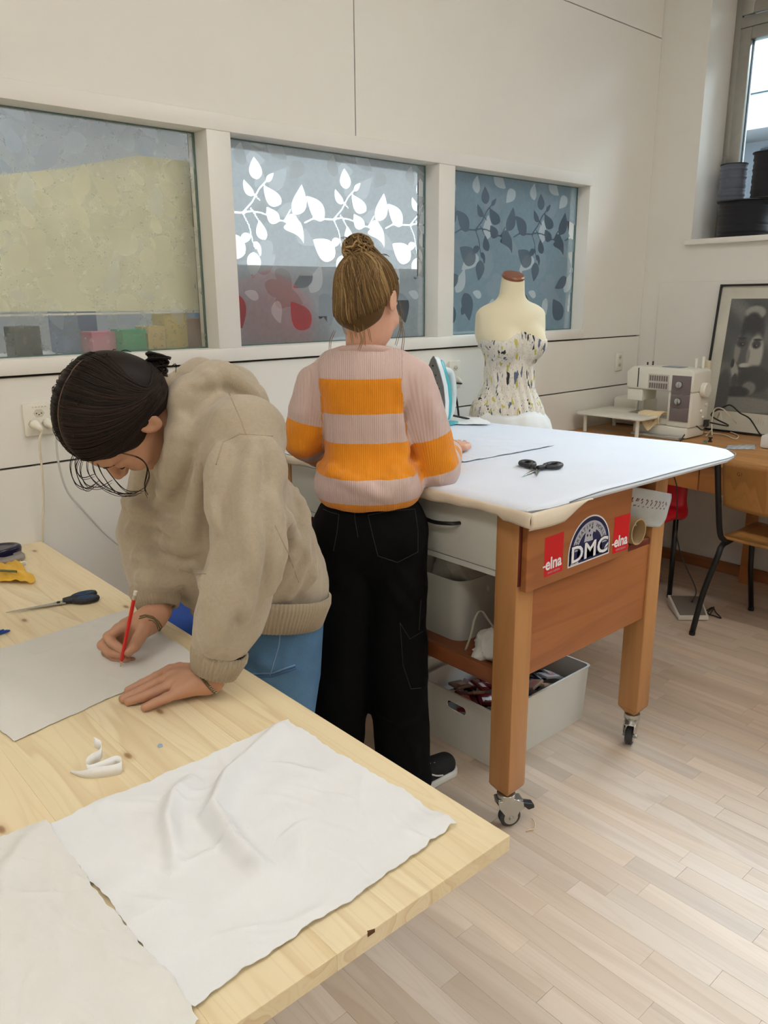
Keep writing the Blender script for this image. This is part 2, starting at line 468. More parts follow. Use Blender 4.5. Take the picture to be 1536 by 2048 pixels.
# the frame around the panes
fr = tag(thing('trim_1', (1.9, YB, FZ0), 'white wooden frame around the three leaf-patterned panes', 'window frame'), kind='structure')
yf = YB - 0.014
solid('top_rail', (0.32, yf, OZ1), (3.508, YB + 0.11, FZ1), M_frame, fr, 0.002)
solid('bottom_rail', (0.32, yf, FZ0), (3.508, YB + 0.11, OZ0), M_frame, fr, 0.002)
for a, b in ((0.32, 0.41), (1.387, 1.475), (2.442, 2.537)):
    solid('post', (a, yf + 0.002, OZ0), (b, YB + 0.11, OZ1), M_frame, fr, 0.002)
solid('side_jamb', (3.5055, YB - 0.004, OZ0), (3.509, YB + 0.11, OZ1), M_frame, fr, 0.0008)
# film with a leaf print on the panes ------------------------------------------------
def leaf_sd(U, V, bx, bz, tx, tz, wd, bend=0.0):
    """pointed leaf from base to tip; wd is the half width"""
    L = math.hypot(tx - bx, tz - bz); ux, uz = (tx - bx) / L, (tz - bz) / L
    s = ((U - bx) * ux + (V - bz) * uz) / L; q = -(U - bx) * uz + (V - bz) * ux
    sc = np.clip(s, 0, 1)
    q = q - bend * L * sc * (1 - sc) * 4
    prof = wd * (np.sin(np.pi * np.clip(sc, 0, 1) ** 0.78) ** 0.85) * (1 - 0.25 * sc)
    d = np.abs(q) - prof
    return np.maximum(d, np.maximum(-s, s - 1) * L)
def zp(x, z):        # a point of the middle pane measured in an enlarged view of the photo
    p = at(440 + x / 3.339, 260 + z / 3.339, Y=YB + 0.07); return p[0], p[2]
PER = 0.400
CL = [((245, 332), (225, 178), 60, 0), ((308, 345), (360, 285), 24, 0), ((225, 440), (155, 325), 36, .1), ((410, 492), (290, 365), 62, .12), ((495, 565), (545, 362), 70, -.1),
      ((395, 612), (310, 512), 56, .1), ((440, 600), (535, 625), 32, .2), ((300, 735), (262, 600), 50, .08), ((205, 700), (130, 770), 36, -.1), ((235, 740), (270, 855), 22, .1),
      ((690, 605), (575, 440), 72, -.05), ((425, 645), (560, 760), 60, .3)]
ST = [[(90, 548), (150, 552), (215, 540), (300, 560), (385, 600), (430, 610), (490, 635)], [(150, 552), (215, 480), (262, 390), (310, 340)], [(150, 552), (195, 640), (215, 730), (235, 790)],
      [(225, 430), (265, 468)], [(205, 520), (255, 600)], [(430, 605), (470, 535)], [(565, 620), (620, 592), (740, 598), (770, 595)]]
def seg_sd(U, V, a, b, r):
    bx, bz = b[0] - a[0], b[1] - a[1]; L2 = bx * bx + bz * bz + 1e-12
    t = np.clip(((U - a[0]) * bx + (V - a[1]) * bz) / L2, 0, 1)
    return np.hypot(U - a[0] - t * bx, V - a[1] - t * bz) - r
CLW = [(zp(*b), zp(*t), wd / 3.339 * 0.00166, be) for b, t, wd, be in CL]
STW = [[zp(*p) for p in s] for s in ST]
def film_fields(U, V, seed, dense_=1.0):
    rr = random.Random(seed); clear = np.full(U.shape, 9.0); x0, x1 = U.min(), U.max()
    for k in range(-6, 8):
        dx = k * PER
        if not (x0 - 0.6 < CLW[0][0][0] + dx < x1 + 0.6): continue
        for b, t, wd, be in CLW: clear = np.minimum(clear, leaf_sd(U, V, b[0] + dx, b[1], t[0] + dx, t[1], wd, be))
        for s in STW:
            for p, q in zip(s[:-1], s[1:]): clear = np.minimum(clear, seg_sd(U, V, (p[0] + dx, p[1]), (q[0] + dx, q[1]), 0.0032))
    tile = [[], [], []]
    for j in range(3):
        for i in range(int((15, 9, 8)[j] * dense_)):
            u, v = rr.random() * PER, OZ0 - 0.05 + rr.random() * 0.80
            if j == 2 and 1.62 < v < 1.95: v -= 0.33
            a = rr.uniform(0, 6.28); Ln = rr.uniform(0.06, 0.135)
            tile[j].append((u, v, u + math.cos(a) * Ln, v + math.sin(a) * Ln, Ln * rr.uniform(0.28, 0.40), rr.uniform(-.12, .12)))
    res = []
    for j in range(3):
        d = np.full(U.shape, 9.0)
        for k in range(int((x0 - 0.3) // PER) - 1, int((x1 + 0.3) // PER) + 2):
            for (a, b, c, e, wd, be) in tile[j]:
                d = np.minimum(d, leaf_sd(U, V, a + k * PER, b, c + k * PER, e, wd, be))
        res.append(d)
    return clear, res[0], res[1], res[2]
def film_mat(name, frost, transp, tint):
    t = NT(name)
    g = t.n('ShaderNodeBsdfDiffuse'); tl = t.n('ShaderNodeBsdfTranslucent'); tp = t.n('ShaderNodeBsdfTransparent'); gl = t.n('ShaderNodeBsdfGlossy')
    gl.inputs['Roughness'].default_value = 0.12
    nz = t.noise(t.pos(), 60, 4); colr = t.ramp(nz, [(0.3, tuple(c * 0.9 for c in frost[:3])), (0.7, frost)])
    la = t.math('LESS_THAN', t.attr('tone_a'), 0.0); lb = t.math('LESS_THAN', t.attr('tone_b'), 0.0); lc = t.math('LESS_THAN', t.attr('clear'), 0.0); ld = t.math('LESS_THAN', t.attr('clear_b'), 0.0)
    c2 = t.mix(t.math('MULTIPLY', la, 0.75), colr, tint); c2 = t.mix(t.math('MULTIPLY', lb, 0.7), c2, S(214, 222, 224))
    t.l(c2, g.inputs[0]); t.l(c2, tl.inputs[0])
    m1 = t.n('ShaderNodeMixShader'); m1.inputs[0].default_value = 0.5; t.l(g.outputs[0], m1.inputs[1]); t.l(tl.outputs[0], m1.inputs[2])
    f = t.math('ADD', transp, t.math('MULTIPLY', la, 0.10)); f = t.math('SUBTRACT', f, t.math('MULTIPLY', lb, 0.10))
    f = t.math('MAXIMUM', f, t.math('MULTIPLY', lc, 0.93)); f = t.math('MAXIMUM', f, t.math('MULTIPLY', ld, 0.80))
    m2 = t.n('ShaderNodeMixShader'); t.l(f, m2.inputs[0]); t.l(m1.outputs[0], m2.inputs[1]); t.l(tp.outputs[0], m2.inputs[2])
    fr_ = t.n('ShaderNodeFresnel'); fr_.inputs[0].default_value = 1.35
    m3 = t.n('ShaderNodeMixShader'); t.l(t.math('MULTIPLY', fr_.outputs[0], 0.12), m3.inputs[0]); t.l(m2.outputs[0], m3.inputs[1]); t.l(gl.outputs[0], m3.inputs[2])
    t.l(m3.outputs[0], t.out.inputs[0]); return t.m
FILM = [film_mat('film_left', S(214, 218, 208), 0.66, S(196, 200, 186)), film_mat('film_middle', S(176, 186, 190), 0.22, S(158, 162, 160)), film_mat('film_right', S(150, 172, 182), 0.25, S(170, 188, 196))]
M_edge = mat('glass_edge', S(96, 120, 116), 0.2)
for i, (a, b) in enumerate(OPEN):
    w_ = tag(thing('window_%d' % (i + 1), ((a + b) / 2, YB + 0.07, OZ0),
             ('interior pane with pale yellow board showing behind its leaf film', 'interior pane with glowing white leaf sprays and red behind its film', 'interior pane with blue-grey leaf film behind the dress form')[i], 'window'), kind='structure')
    nu, nv = int((b - a) / 0.0055), int((OZ1 - OZ0) / 0.0055)
    uu = np.linspace(a, b, nu); vv = np.linspace(OZ0, OZ1, nv); U, V = np.meshgrid(uu, vv)
    cl, ta, tb, cb = film_fields(U, V, 11, 1.0)
    if i == 0: cl = cl + 0.004
    P = np.stack([U.ravel(), np.full(U.size, YB + 0.070), V.ravel()], 1)
    idx = np.arange(U.size).reshape(nv, nu); Fc = np.stack([idx[:-1, :-1].ravel(), idx[:-1, 1:].ravel(), idx[1:, 1:].ravel(), idx[1:, :-1].ravel()], 1)
    put('leaf_film', P, Fc, FILM[i], w_, attrs={'clear': cl.ravel(), 'tone_a': ta.ravel(), 'tone_b': tb.ravel(), 'clear_b': cb.ravel()})
    fm = MB()
    for lo, hi in (((a, YB + .066, OZ0), (a + .004, YB + .078, OZ1)), ((b - .004, YB + .066, OZ0), (b, YB + .078, OZ1)), ((a + .004, YB + .066, OZ0), (b - .004, YB + .078, OZ0 + .004)), ((a + .004, YB + .066, OZ1 - .004), (b - .004, YB + .078, OZ1))): fm.box(lo, hi)
    fm.build('glazing_bead', M_edge, w_)
# the room beyond the panes
AY = 4.4; AX = XR + .30
M_adj = mat('beyond_wall_paint', S(216, 220, 222), 0.8, var=0.03, vscale=1)
ab = MB()
ab.box((-1.5, AY, -0.1), (AX, AY + 0.1, 3.3)).box((-1.6, YB + 0.12, -0.1), (-1.5, AY, 3.3)).box((AX - .1, YB + 0.12, -0.1), (AX, AY, 3.3))
ab.box((-1.6, YB + 0.12, 3.2), (AX, AY + .1, 3.3)).box((-1.6, YB + 0.12, -0.12), (AX, AY + .1, -0.02))
tag(ab.build('wall_beyond', M_adj), 'grey-white room seen dimly through the leaf film', 'wall', kind='structure')
M_day = emis('daylight_pane', (0.80, 0.93, 1.0, 1), 1.6)
p0 = at(425, 300, Y=AY - 0.05); p1 = at(846, 560, Y=AY - 0.05)
wx0, wx1, wz0, wz1 = p0[0], p1[0], 1.66, 2.32
wd_ = tag(thing('window_4', ((wx0 + wx1) / 2, AY - 0.05, wz0), 'bright daylight window of the room beyond the middle pane', 'window'), kind='structure')
solid('pane', (wx0, AY - 0.03, wz0), (wx1, AY - 0.01, wz1), M_day, wd_, 0)
for lo, hi in (((wx0 - .06, AY - .06, wz0 - .06), (wx1 + .06, AY, wz0)), ((wx0 - .06, AY - .06, wz1), (wx1 + .06, AY, wz1 + .06)), ((wx0 - .06, AY - .06, wz0), (wx0, AY, wz1)), ((wx1, AY - .06, wz0), (wx1 + .06, AY, wz1))):
    solid('window_bar', lo, hi, M_frame, wd_, 0.004)
# lamps added to light the room beyond, and the two of this room
M_lamp = emis('lamp_diffuser', (1.0, 0.975, 0.935, 1), 20.0)
M_fill_beyond = emis('fill_diffuser_beyond', (0.92, 0.97, 1.0, 1), 15.0)
M_house = mat('lamp_housing', S(235, 235, 232), 0.4)
def tube_lamp(x, y, ln, m, lab, grp):
    t = thing('ceiling_lamp', (x, y, ZC - 0.08), lab, 'lamp', grp)
    solid('lamp_housing', (x - 0.11, y - ln / 2, ZC - 0.05), (x + 0.11, y + ln / 2, ZC), M_house, t, 0.006)
    solid('lamp_diffuser', (x - 0.10, y - ln / 2 + .01, ZC - 0.08), (x + 0.10, y + ln / 2 - .01, ZC - 0.05), m, t, 0.008)
tube_lamp(-0.6, 0.6, 1.5, M_lamp, 'long white ceiling lamp above the pine table', 'ceiling lamps of the sewing room')
tube_lamp(2.0, 0.4, 1.5, M_lamp, 'long white ceiling lamp above the ironing table', 'ceiling lamps of the sewing room')
tube_lamp(-0.6, -1.8, 1.5, M_lamp, 'long white ceiling lamp behind the viewer', 'ceiling lamps of the sewing room')
tube_lamp(2.0, -1.8, 1.5, M_lamp, 'long white ceiling lamp near the daylight windows', 'ceiling lamps of the sewing room')
tube_lamp(1.0, 3.45, 1.5, M_fill_beyond, 'unseen lamp added to light the room beyond, left', 'lamps added beyond the panes')
tube_lamp(3.2, 3.45, 1.5, M_fill_beyond, 'unseen lamp added to light the room beyond, right', 'lamps added beyond the panes')
# right wall with three high windows
WT = 0.32
rw = MB(); zs0, zs1 = WZ0, WZ1
rw.box((XR, YF, -0.12), (XR + WT, YB + 0.02, zs0)).box((XR, YF, zs1), (XR + WT, YB + 0.02, ZC))
ys = [YF] + [v for p in sorted(WINS) for v in p] + [YB + 0.02]
for a, b in zip(ys[0::2], ys[1::2]): rw.box((XR, a, zs0), (XR + WT, b, zs1))
wall_right = tag(rw.build('wall_right', M_rwall), 'off-white wall with a deep high window and a framed portrait', 'wall', kind='structure')
solid('wall_board', (XR - 0.012, YF + .02, 0.09), (XR, 2.316, 1.526), M_rwall, wall_right, bevel=0.003)
tag(solid('baseboard_right', (XR - 0.030, YF, 0.0), (XR - 0.0121, YB - 0.016, 0.062), M_base, bevel=0.004), 'brown wooden skirting along the right wall', 'skirting', kind='structure')
tag(solid('baseboard_back', (XL, YB - 0.016, 0.0), (XR - 0.031, YB, 0.062), M_base, bevel=0.004), 'brown wooden skirting along the panelled wall', 'skirting', kind='structure')
M_alu = mat('aluminium', S(168, 166, 160), 0.38, 0.75, var=0.05, vscale=30)
M_rub = mat('window_gasket', S(52, 54, 56), 0.7)
def glass_mat():
    t = NT('clear_glass'); tp = t.n('ShaderNodeBsdfTransparent'); gl = t.n('ShaderNodeBsdfGlossy'); gl.inputs['Roughness'].default_value = 0.02
    tp.inputs[0].default_value = (0.95, 0.98, 0.975, 1)
    f = t.n('ShaderNodeFresnel'); f.inputs[0].default_value = 1.3; m = t.n('ShaderNodeMixShader')
    t.l(f.outputs[0], m.inputs[0]); t.l(tp.outputs[0], m.inputs[1]); t.l(gl.outputs[0], m.inputs[2]); t.l(m.outputs[0], t.out.inputs[0])
    return t.m
M_glass = glass_mat()
GX = XR + 0.25
for i, (y0, y1) in enumerate(WINS):
    wn = tag(thing('window_%d' % (5 + i), (GX, (y0 + y1) / 2, WZ0), ('aluminium window with thread spools on its sill', 'aluminium window nearest the middle of the right wall', 'aluminium window at the far end of the right wall')[i], 'window'), kind='structure')
    zt = 2.755
    def bar(lo, hi, nm='frame_bar', m=M_alu): solid(nm, lo, hi, m, wn, 0.003)
    bar((GX, y1 - 0.035, WZ0), (GX + .06, y1, WZ1)); bar((GX, y0, WZ0), (GX + .06, y0 + 0.035, WZ1))
    bar((GX, y0 + .035, WZ0), (GX + .06, y1 - .035, WZ0 + .04)); bar((GX, y0 + .035, WZ1 - .04), (GX + .06, y1 - .035, WZ1))
    bar((GX - .01, y0 + .035, zt - 0.005), (GX + .06, y1 - .035, zt + 0.045))
    for (za, zb) in ((WZ0 + .045, zt - .01), (zt + .05, WZ1 - .045)):
        s0, s1 = y0 + .042, y1 - .042
        for lo, hi in (((GX - .018, s1 - .058, za), (GX + .04, s1, zb)), ((GX - .018, s0, za), (GX + .04, s0 + .058, zb)), ((GX - .018, s0 + .058, za), (GX + .04, s1 - .058, za + .055)), ((GX - .018, s0 + .058, zb - .055), (GX + .04, s1 - .058, zb))): bar(lo, hi, 'sash_bar')
        solid('glass_pane', (GX + .012, s0 + .056, za + .053), (GX + .018, s1 - .056, zb - .053), M_glass, wn, 0)
        for yy in (s1 - .060, s0 + .056): solid('gasket', (GX + .005, yy, za + .05), (GX + .025, yy + .004, zb - .05), M_rub, wn, 0)
    solid('gasket', (GX - .003, y1 - .041, WZ0 + .03), (GX + .01, y1 - .036, WZ1 - .03), M_rub, wn, 0)
    if i == 0:
        h = MB(); h.tube([(GX - .03, y1 - .02, 1.99), (GX - .03, y1 - .02, 2.13), (GX - .045, y1 - .03, 2.15), (GX - .06, y1 - .045, 2.145), (GX - .06, y1 - .05, 1.98)], 0.005, 8)
        h.build('stay_handle', M_alu, wn, smooth=True)
    tag(solid('trim_%d' % (2 + i), (XR - 0.035, y0 - 0.04, WZ0 - 0.026), (GX, y1 + 0.02, WZ0 + .001), M_frame, bevel=0.004), ('white sill under the spools', 'white sill of the middle window', 'white sill of the end window')[i], 'window sill', kind='structure')
# the house across the street: slabs, turquoise balcony fronts, recessed windows
M_slab = mat('facade_white', (0.060, 0.063, 0.065, 1), 0.8, var=0.03, vscale=0.5)
M_teal = mat('balcony_glass', (0.024, 0.044, 0.044, 1), 0.3, var=0.05, vscale=0.4)
M_rec = mat('recess_wall', (0.014, 0.017, 0.02, 1), 0.8)
M_cur = mat('curtain_far', (0.020, 0.023, 0.026, 1), 0.9, var=0.2, vscale=3)
BX = 16.0
tag(solid('street', (XR + .33, -40, -6.1), (60, 40, -6.0), mat('asphalt', S(70, 70, 72), .9), bevel=0), 'grey street below the windows', 'street', kind='structure')
bld = thing('apartment_building', (BX, 5.0, -6.0), 'white apartment block with turquoise balcony fronts across the street', 'building')
solid('wall', (BX + 1.2, -16, -6), (BX + 8, 15.2, 8.0), M_rec, bld, 0)
fh = 2.75
for k in range(-1, 3):
    z = 1.72 + k * fh
    solid('floor_slab', (BX - 0.1, -16, z), (BX + 1.2, 15.2, z + 0.62), M_slab, bld, 0.02)
    for j in range(10):
        yb = -15.9 + j * 3.1
        solid('balcony_front', (BX - 0.16, yb, z + 0.62), (BX - 0.1, yb + 3.04, z + 1.50), M_teal, bld, 0.01)
        w9 = solid('window', (BX + 1.10, yb + 0.2, z + 0.7), (BX + 1.2, yb + 2.0, z + fh - 0.15), mat('far_glass', (0.010, 0.013, 0.016, 1), 0.15), bld, 0.02)
        for q in range(3): solid('curtain', (BX + 1.04, yb + 0.3 + q * .5, z + 0.7), (BX + 1.09, yb + 0.7 + q * .5, z + fh - 0.5 - q * .22), M_cur, w9, 0.01)
        solid('divider', (BX, yb - 0.06, z + 0.62), (BX + 1.2, yb + 0.02, z + fh), M_slab, bld, 0.02)
# things behind the film: shelf, board, boxes, red chair back
M_yel = mat('yellow_board', S(240, 239, 210), 0.85, var=0.05, vscale=6, bump=0.4, bscale=14)
# ================================================================= BEYOND THE FILM
M_bdrop = mat('slate_backdrop', S(72, 84, 96), .6)  # invented dark block, added so the right pane's clear leaves look dark
bdrop = thing('backdrop', (4.1, 3.35, 0), 'dark slate cupboard added to darken the view through the right pane', 'backdrop')
solid('body', (3.96, 2.80, 0), (4.262, 3.90, 2.7), M_bdrop, bdrop, .004)
for y_ in (2.81, 3.36): solid('front_board', (3.938, y_, .06), (3.958, y_ + .53, 2.66), M_bdrop, bdrop, .004)
solid_b = lambda n, lo, hi, m, lab, cat, grp=None, bv=0.004: tag(solid(n, lo, hi, m, bevel=bv), lab, cat, grp)
sh_y0, sh_y1 = YB + 0.125, YB + 0.50
shelf = thing('wall_shelf', (1.0, sh_y0, 1.15), 'white shelf of the room beyond, under the left pane', 'shelf')
solid('board', (-0.2, sh_y0, 1.255), (3.4, sh_y1, 1.280), M_frame, shelf, 0.003)
for x_ in (0.2, 1.43, 2.5): solid('bracket', (x_, sh_y0, 1.10), (x_ + .03, sh_y1 - .1, 1.255), M_frame, shelf, 0.003)
# pale yellow sheet leaning behind the left pane, sloping upper edge
yb = MB(); pl = [(0.45, 1.425), (1.432, 1.415), (1.432, 1.90), (1.22, 1.90), (0.98, 1.84), (0.45, 1.74)]
yb.prism(pl, lambda a, b: (a, YB + 0.150 - 0.03 * (b - 1.4), b), lambda a, b: (a, YB + 0.156 - 0.03 * (b - 1.4), b))
tag(yb.build('cardboard_sheet', M_yel), 'pale yellow sheet standing behind the left pane', 'sheet')
rest = MB().box((0.45, YB + 0.148, 1.408), (1.432, YB + 0.165, 1.414)).build('sheet_rail', M_frame, bevel=0.001)
tag(rest, 'thin white rail carrying the yellow sheet behind glass', 'rail')
def boxed(px0, py0, px1, py1, dep, m, name, lab, cat, th=0.10):
    a = at(px0, py1, Y=YB + dep); b = at(px1, py0, Y=YB + dep)
    return solid_b(name, (a[0], YB + dep, 1.2805), (b[0], YB + dep + th, b[2]), m, lab, cat, 'things on the shelf behind the left pane')
boxed(34, 652, 80, 712, 0.14, mat('black_box', S(38, 38, 44), 0.5), 'storage_tin', 'black tin behind the lower left of the left pane', 'tin')
boxed(128, 600, 190, 700, 0.30, mat('blue_grey_bag', S(130, 150, 190), 0.8), 'fabric_bundle', 'blue-grey fabric bundle behind the left pane', 'fabric', 0.12)
boxed(186, 662, 246, 700, 0.20, mat('pink_box', S(196, 120, 140), 0.7), 'cardboard_box', 'pink box behind the left pane', 'box')
boxed(248, 658, 292, 700, 0.14, mat('green_box', S(36, 150, 100), 0.6), 'folder', 'green folder behind the left pane', 'folder')
boxed(298, 652, 330, 700, 0.14, mat('tan_box', S(205, 180, 120), 0.7), 'cardboard_box', 'tan box beside the green folder behind glass', 'box')
boxed(333, 626, 373, 696, 0.16, mat('ochre_box', S(196, 176, 104), 0.7), 'cardboard_box', 'ochre box near the right end of the left pane', 'box')
boxed(376, 636, 410, 690, 0.18, mat('rust_box', S(150, 110, 96), 0.7), 'cardboard_box', 'rust brown box at the corner of the left pane', 'box')
boxed(372, 596, 398, 630, 0.30, mat('blue_lid', S(110, 160, 205), 0.6), 'bottle', 'light blue bottle in the corner of the left pane', 'bottle', 0.05)
# red chair back close behind the middle pane
rd = MB(); a = at(470, 692, Y=YB + 0.14); b = at(622, 540, Y=YB + 0.14)
pl = [(a[0] - .02, 1.2805), (b[0], 1.2805), (b[0], b[2] - .11), (b[0] - .10, b[2] - .045), (a[0] + .17, b[2] + .0), (a[0] + .07, b[2] - .035), (a[0] - .02, b[2] - .055)]
rd.prism(pl, lambda u, v: (u, YB + .130, v), lambda u, v: (u, YB + .165, v))
tag(rd.build('chair_back', mat('red_shell', S(205, 32, 44), 0.4), bevel=0.008), 'red panel standing behind the lower left of the middle pane', 'panel')
boxed2 = [(632, 632, 668, 692, 0.20, S(40, 44, 52), 'dark grey jar behind the middle pane'), (805, 600, 850, 680, 0.25, S(74, 62, 66), 'dark brown box in the corner of the middle pane')]
for (x0, y0, x1, y1, dp, c, lab) in boxed2:
    a = at(x0, y1, Y=YB + dp); b = at(x1, y0, Y=YB + dp)
    jm = MB(); r_ = (b[0] - a[0]) / 2; cx = (a[0] + b[0]) / 2; zt = b[2]
    jm.lathe([(r_, 1.2805), (r_ * 1.02, zt - .05), (r_ * .8, zt - .02), (r_ * .8, zt)], (cx, YB + dp + r_, 0), 20)
    tag(jm.build('storage_jar', mat('jar_' + lab[:4], c, 0.5), auto=40), lab, 'jar', 'jars behind the middle pane')
# ================================================================= PINE TABLE
TZ = 0.742
M_pine = wood('pine_board', S(244, 230, 196), S(236, 216, 174), S(208, 176, 128), 'Y', 2.4, 0.40, ring=8.0, knots=6.5, rnd=True, bump=0.06, spread=.14, line=.5)
M_pine_leg = wood('pine_leg', S(236, 216, 172), S(226, 200, 152), S(196, 160, 110), 'Z', 1.0, 0.5)
TX0, TX1, TY0, TY1 = -0.62, 0.733, 0.575, YB - 0.004
ptab = thing('work_table', ((TX0 + TX1) / 2, (TY0 + TY1) / 2, 0), 'pale pine work table covered with cut cloth in the foreground', 'table')
nb = 9; bw = (TX1 - TX0) / nb
for i in range(nb):
    mb = MB(); mb.box((TX0 + i * bw + .00004, TY0, TZ - 0.024), (TX0 + (i + 1) * bw - .00004, TY1, TZ))
    if i == nb - 2:      # a split chip in the end grain near the front edge
        pass
    mb.build('board', M_pine, ptab, bevel=0.0004, seg=1)
solid('apron', (TX0 + .30, TY0 + .40, TZ - .10), (TX1 - .30, TY0 + .425, TZ - .0245), M_pine_leg, ptab)
solid('apron', (TX0 + .30, TY1 - .185, TZ - .10), (TX1 - .30, TY1 - .16, TZ - .0245), M_pine_leg, ptab)
solid('apron', (TX1 - .325, TY0 + .426, TZ - .10), (TX1 - .30, TY1 - .186, TZ - .0245), M_pine_leg, ptab)
mb = MB(); q_ = at(738, 1853, Z=TZ); mb.prism([(q_[0] - .008, 0), (q_[0] + .003, .0), (q_[0] - .006, .0035)], lambda a, b: (a, TY0 + b - .0006, TZ + .0003), lambda a, b: (a, TY0 + b - .0006, TZ - .005)); mb.build('edge_split', mat('split_dark', S(96, 62, 34), .9), ptab)
for x_ in (TX0 + .31, TX1 - .39):
    for y_ in (TY0 + .43, TY1 - .26): solid('leg', (x_, y_, 0), (x_ + .065, y_ + .065, TZ - .0245), M_pine_leg, ptab, 0.006)
# ================================================================= IRONING TABLE ON CASTORS
M_beech = wood('beech', S(196, 146, 92), S(184, 130, 78), S(156, 104, 58), 'Z', 1.2, 0.42, ring=6)
M_cherry = wood('cherry_veneer', S(178, 116, 66), S(166, 102, 56), S(136, 78, 40), 'X', 1.0, 0.38, ring=9)
M_cherry2 = wood('cherry_veneer_deep', S(176, 112, 64), S(160, 96, 52), S(132, 74, 38), 'X', 1.3, 0.38, ring=9)
M_redwood = wood('mahogany_edge', S(116, 48, 34), S(98, 38, 28), S(70, 26, 20), 'Z', 1.0, 0.4)
M_rail = wood('rail_wood', S(140, 84, 46), S(124, 70, 38), S(92, 50, 28), 'Y', 1.0, 0.45)
M_grey = mat('grey_laminate', S(196, 196, 188), 0.4, var=0.01)
M_blk = mat('black_plastic', S(26, 26, 28), 0.4)
M_chrome = mat('steel', S(190, 190, 186), 0.25, 0.9, var=0.04, vscale=40)
M_rubber = mat('grey_rubber', S(60, 60, 62), 0.7)
IX0, IX1, IY0, IY1 = 1.490, 2.212, 1.180, 2.235
it = thing('ironing_table', (1.85, 1.70, 0), 'wooden ironing table on castors with padded white top and grey drawers', 'table')
lg = 0.072
for (x_, y_) in ((IX0, IY0), (IX1 - lg, IY0), (IX0, IY1 - lg), (IX1 - lg, IY1 - lg)):
    mb = MB()
    c0 = (x_, y_); zb, zt = 0.108, 0.938; k = 0.020
    for (za, zb2, ins0, ins1) in ((zb, zb + .028, k, 0), (zb + .028, zt, 0, 0)):
        V = []
        for zz, n_ in ((za, ins0), (zb2, ins1)): V += [(x_ + n_, y_ + n_, zz), (x_ + lg - n_, y_ + n_, zz), (x_ + lg - n_, y_ + lg - n_, zz), (x_ + n_, y_ + lg - n_, zz)]
        mb.add(V, [(0, 3, 2, 1), (4, 5, 6, 7), (0, 1, 5, 4), (1, 2, 6, 5), (2, 3, 7, 6), (3, 0, 4, 7)])
    mb.build('leg', M_beech, it, bevel=0.003)
def castor(cx, cy, ang, brake):
    ca, sa = math.cos(ang), math.sin(ang)
    def T(u, v, z): return (cx + u * ca - v * sa, cy + u * sa + v * ca, z)
    b = MB()
    b.cyl((cx, cy, 0.088), (cx, cy, 0.108), 0.026, 16)
    for s_ in (-1, 1):
        pl = [(-0.030, 0.092), (0.020, 0.094), (0.046, 0.080), (0.050, 0.060), (0.034, 0.050), (0.026, 0.030), (0.010, 0.024), (0.0, 0.034), (-0.026, 0.070)]
        b.prism(pl, lambda u, z, s_=s_: T(u, s_ * 0.0165, z), lambda u, z, s_=s_: T(u, s_ * 0.0195, z))
    b.prism([(-0.030, 0.090), (0.046, 0.082), (0.046, 0.086), (-0.028, 0.096)], lambda u, z: T(u, -0.0165, z), lambda u, z: T(u, 0.0165, z))
    base = b.build('castor', M_chrome, it, bevel=0.0008, seg=1)
    w1 = MB(); w1.lathe([(0.0, -0.0125), (0.026, -0.0125), (0.031, -0.008), (0.031, 0.008), (0.026, 0.0125), (0.0, 0.0125)], (0, 0, 0), 28, caps=False)
    vv = [(T(u + 0.012, z, w_ + 0.0315)) for (u, w_, z) in w1.v]
    put('wheel', vv, w1.f, M_rubber, base, smooth=False); auto_smooth(bpy.data.objects[-1] if False else base.children[-1], 40)
    hb = MB(); hb.cyl(T(0.012, -0.024, 0.0315), T(0.012, 0.024, 0.0315), 0.0075, 12)
    for s_ in (-1, 1): hb.lathe([(0.012, 0), (0.021, 0), (0.021, 0.001), (0.012, 0.001)], T(0.012, s_ * 0.0128, 0.0315), 24, Matrix.Rotation(ang, 3, 'Z') @ Matrix.Rotation(math.radians(90), 3, 'X'))
    hb.build('hub', M_chrome, base, auto=40)
    if brake:
        br = MB(); br.prism([(0.030, 0.078), (0.062, 0.068), (0.082, 0.062), (0.084, 0.050), (0.066, 0.046), (0.056, 0.056), (0.032, 0.066)], lambda u, z: T(u, -0.012, z), lambda u, z: T(u, 0.012, z))
        br.build('brake_lever', M_blk, base, bevel=0.002)
castor(IX0 + .035, IY0 + .036, math.radians(-28), True)
castor(IX1 - .036, IY0 + .036, math.radians(-160), False)
castor(IX0 + .036, IY1 - .036, math.radians(60), False)
castor(IX1 - .036, IY1 - .036, math.radians(100), False)
# drawer case on the left side, hung under the top
YD0, YD1 = 1.205, 2.178; zd0, zd1 = 0.748, 0.938
dc = MB()
dc.box((IX0 + .004, YD0, zd0), (1.96, YD1, zd0 + .016)).box((IX0 + .004, YD0, zd1 - .012), (1.96, YD1, zd1))
for y_ in (YD0, 1.688, YD1 - .016): dc.box((IX0 + .004, y_, zd0 + .016), (1.96, y_ + .016, zd1 - .012))
dc.box((1.944, YD0, zd0 + .016), (1.96, YD1, zd1 - .012))
dc.build('drawer_case', M_grey, it, bevel=0.001, seg=1)
M_gapd = mat('drawer_gap', S(40, 38, 36), 0.9)
for (ya, yb_) in ((YD0 + .019, 1.685), (1.707, YD1 - .019)):
    d_ = solid('drawer', (IX0 + .001, ya, zd0 + .019), (IX0 + .40, yb_, zd1 - .015), M_grey, it, 0.0015)
    ym = (ya + yb_) / 2; h = MB()
    h.tube(smoothpath([(IX0 + .004, ym + .075, .868), (IX0 - .022, ym + .06, .868), (IX0 - .027, ym, .862), (IX0 - .022, ym - .06, .868), (IX0 + .004, ym - .075, .868)], 20), [0.0055] * 20, 10, flat=1.0)
    h.build('handle', M_blk, d_, smooth=True)
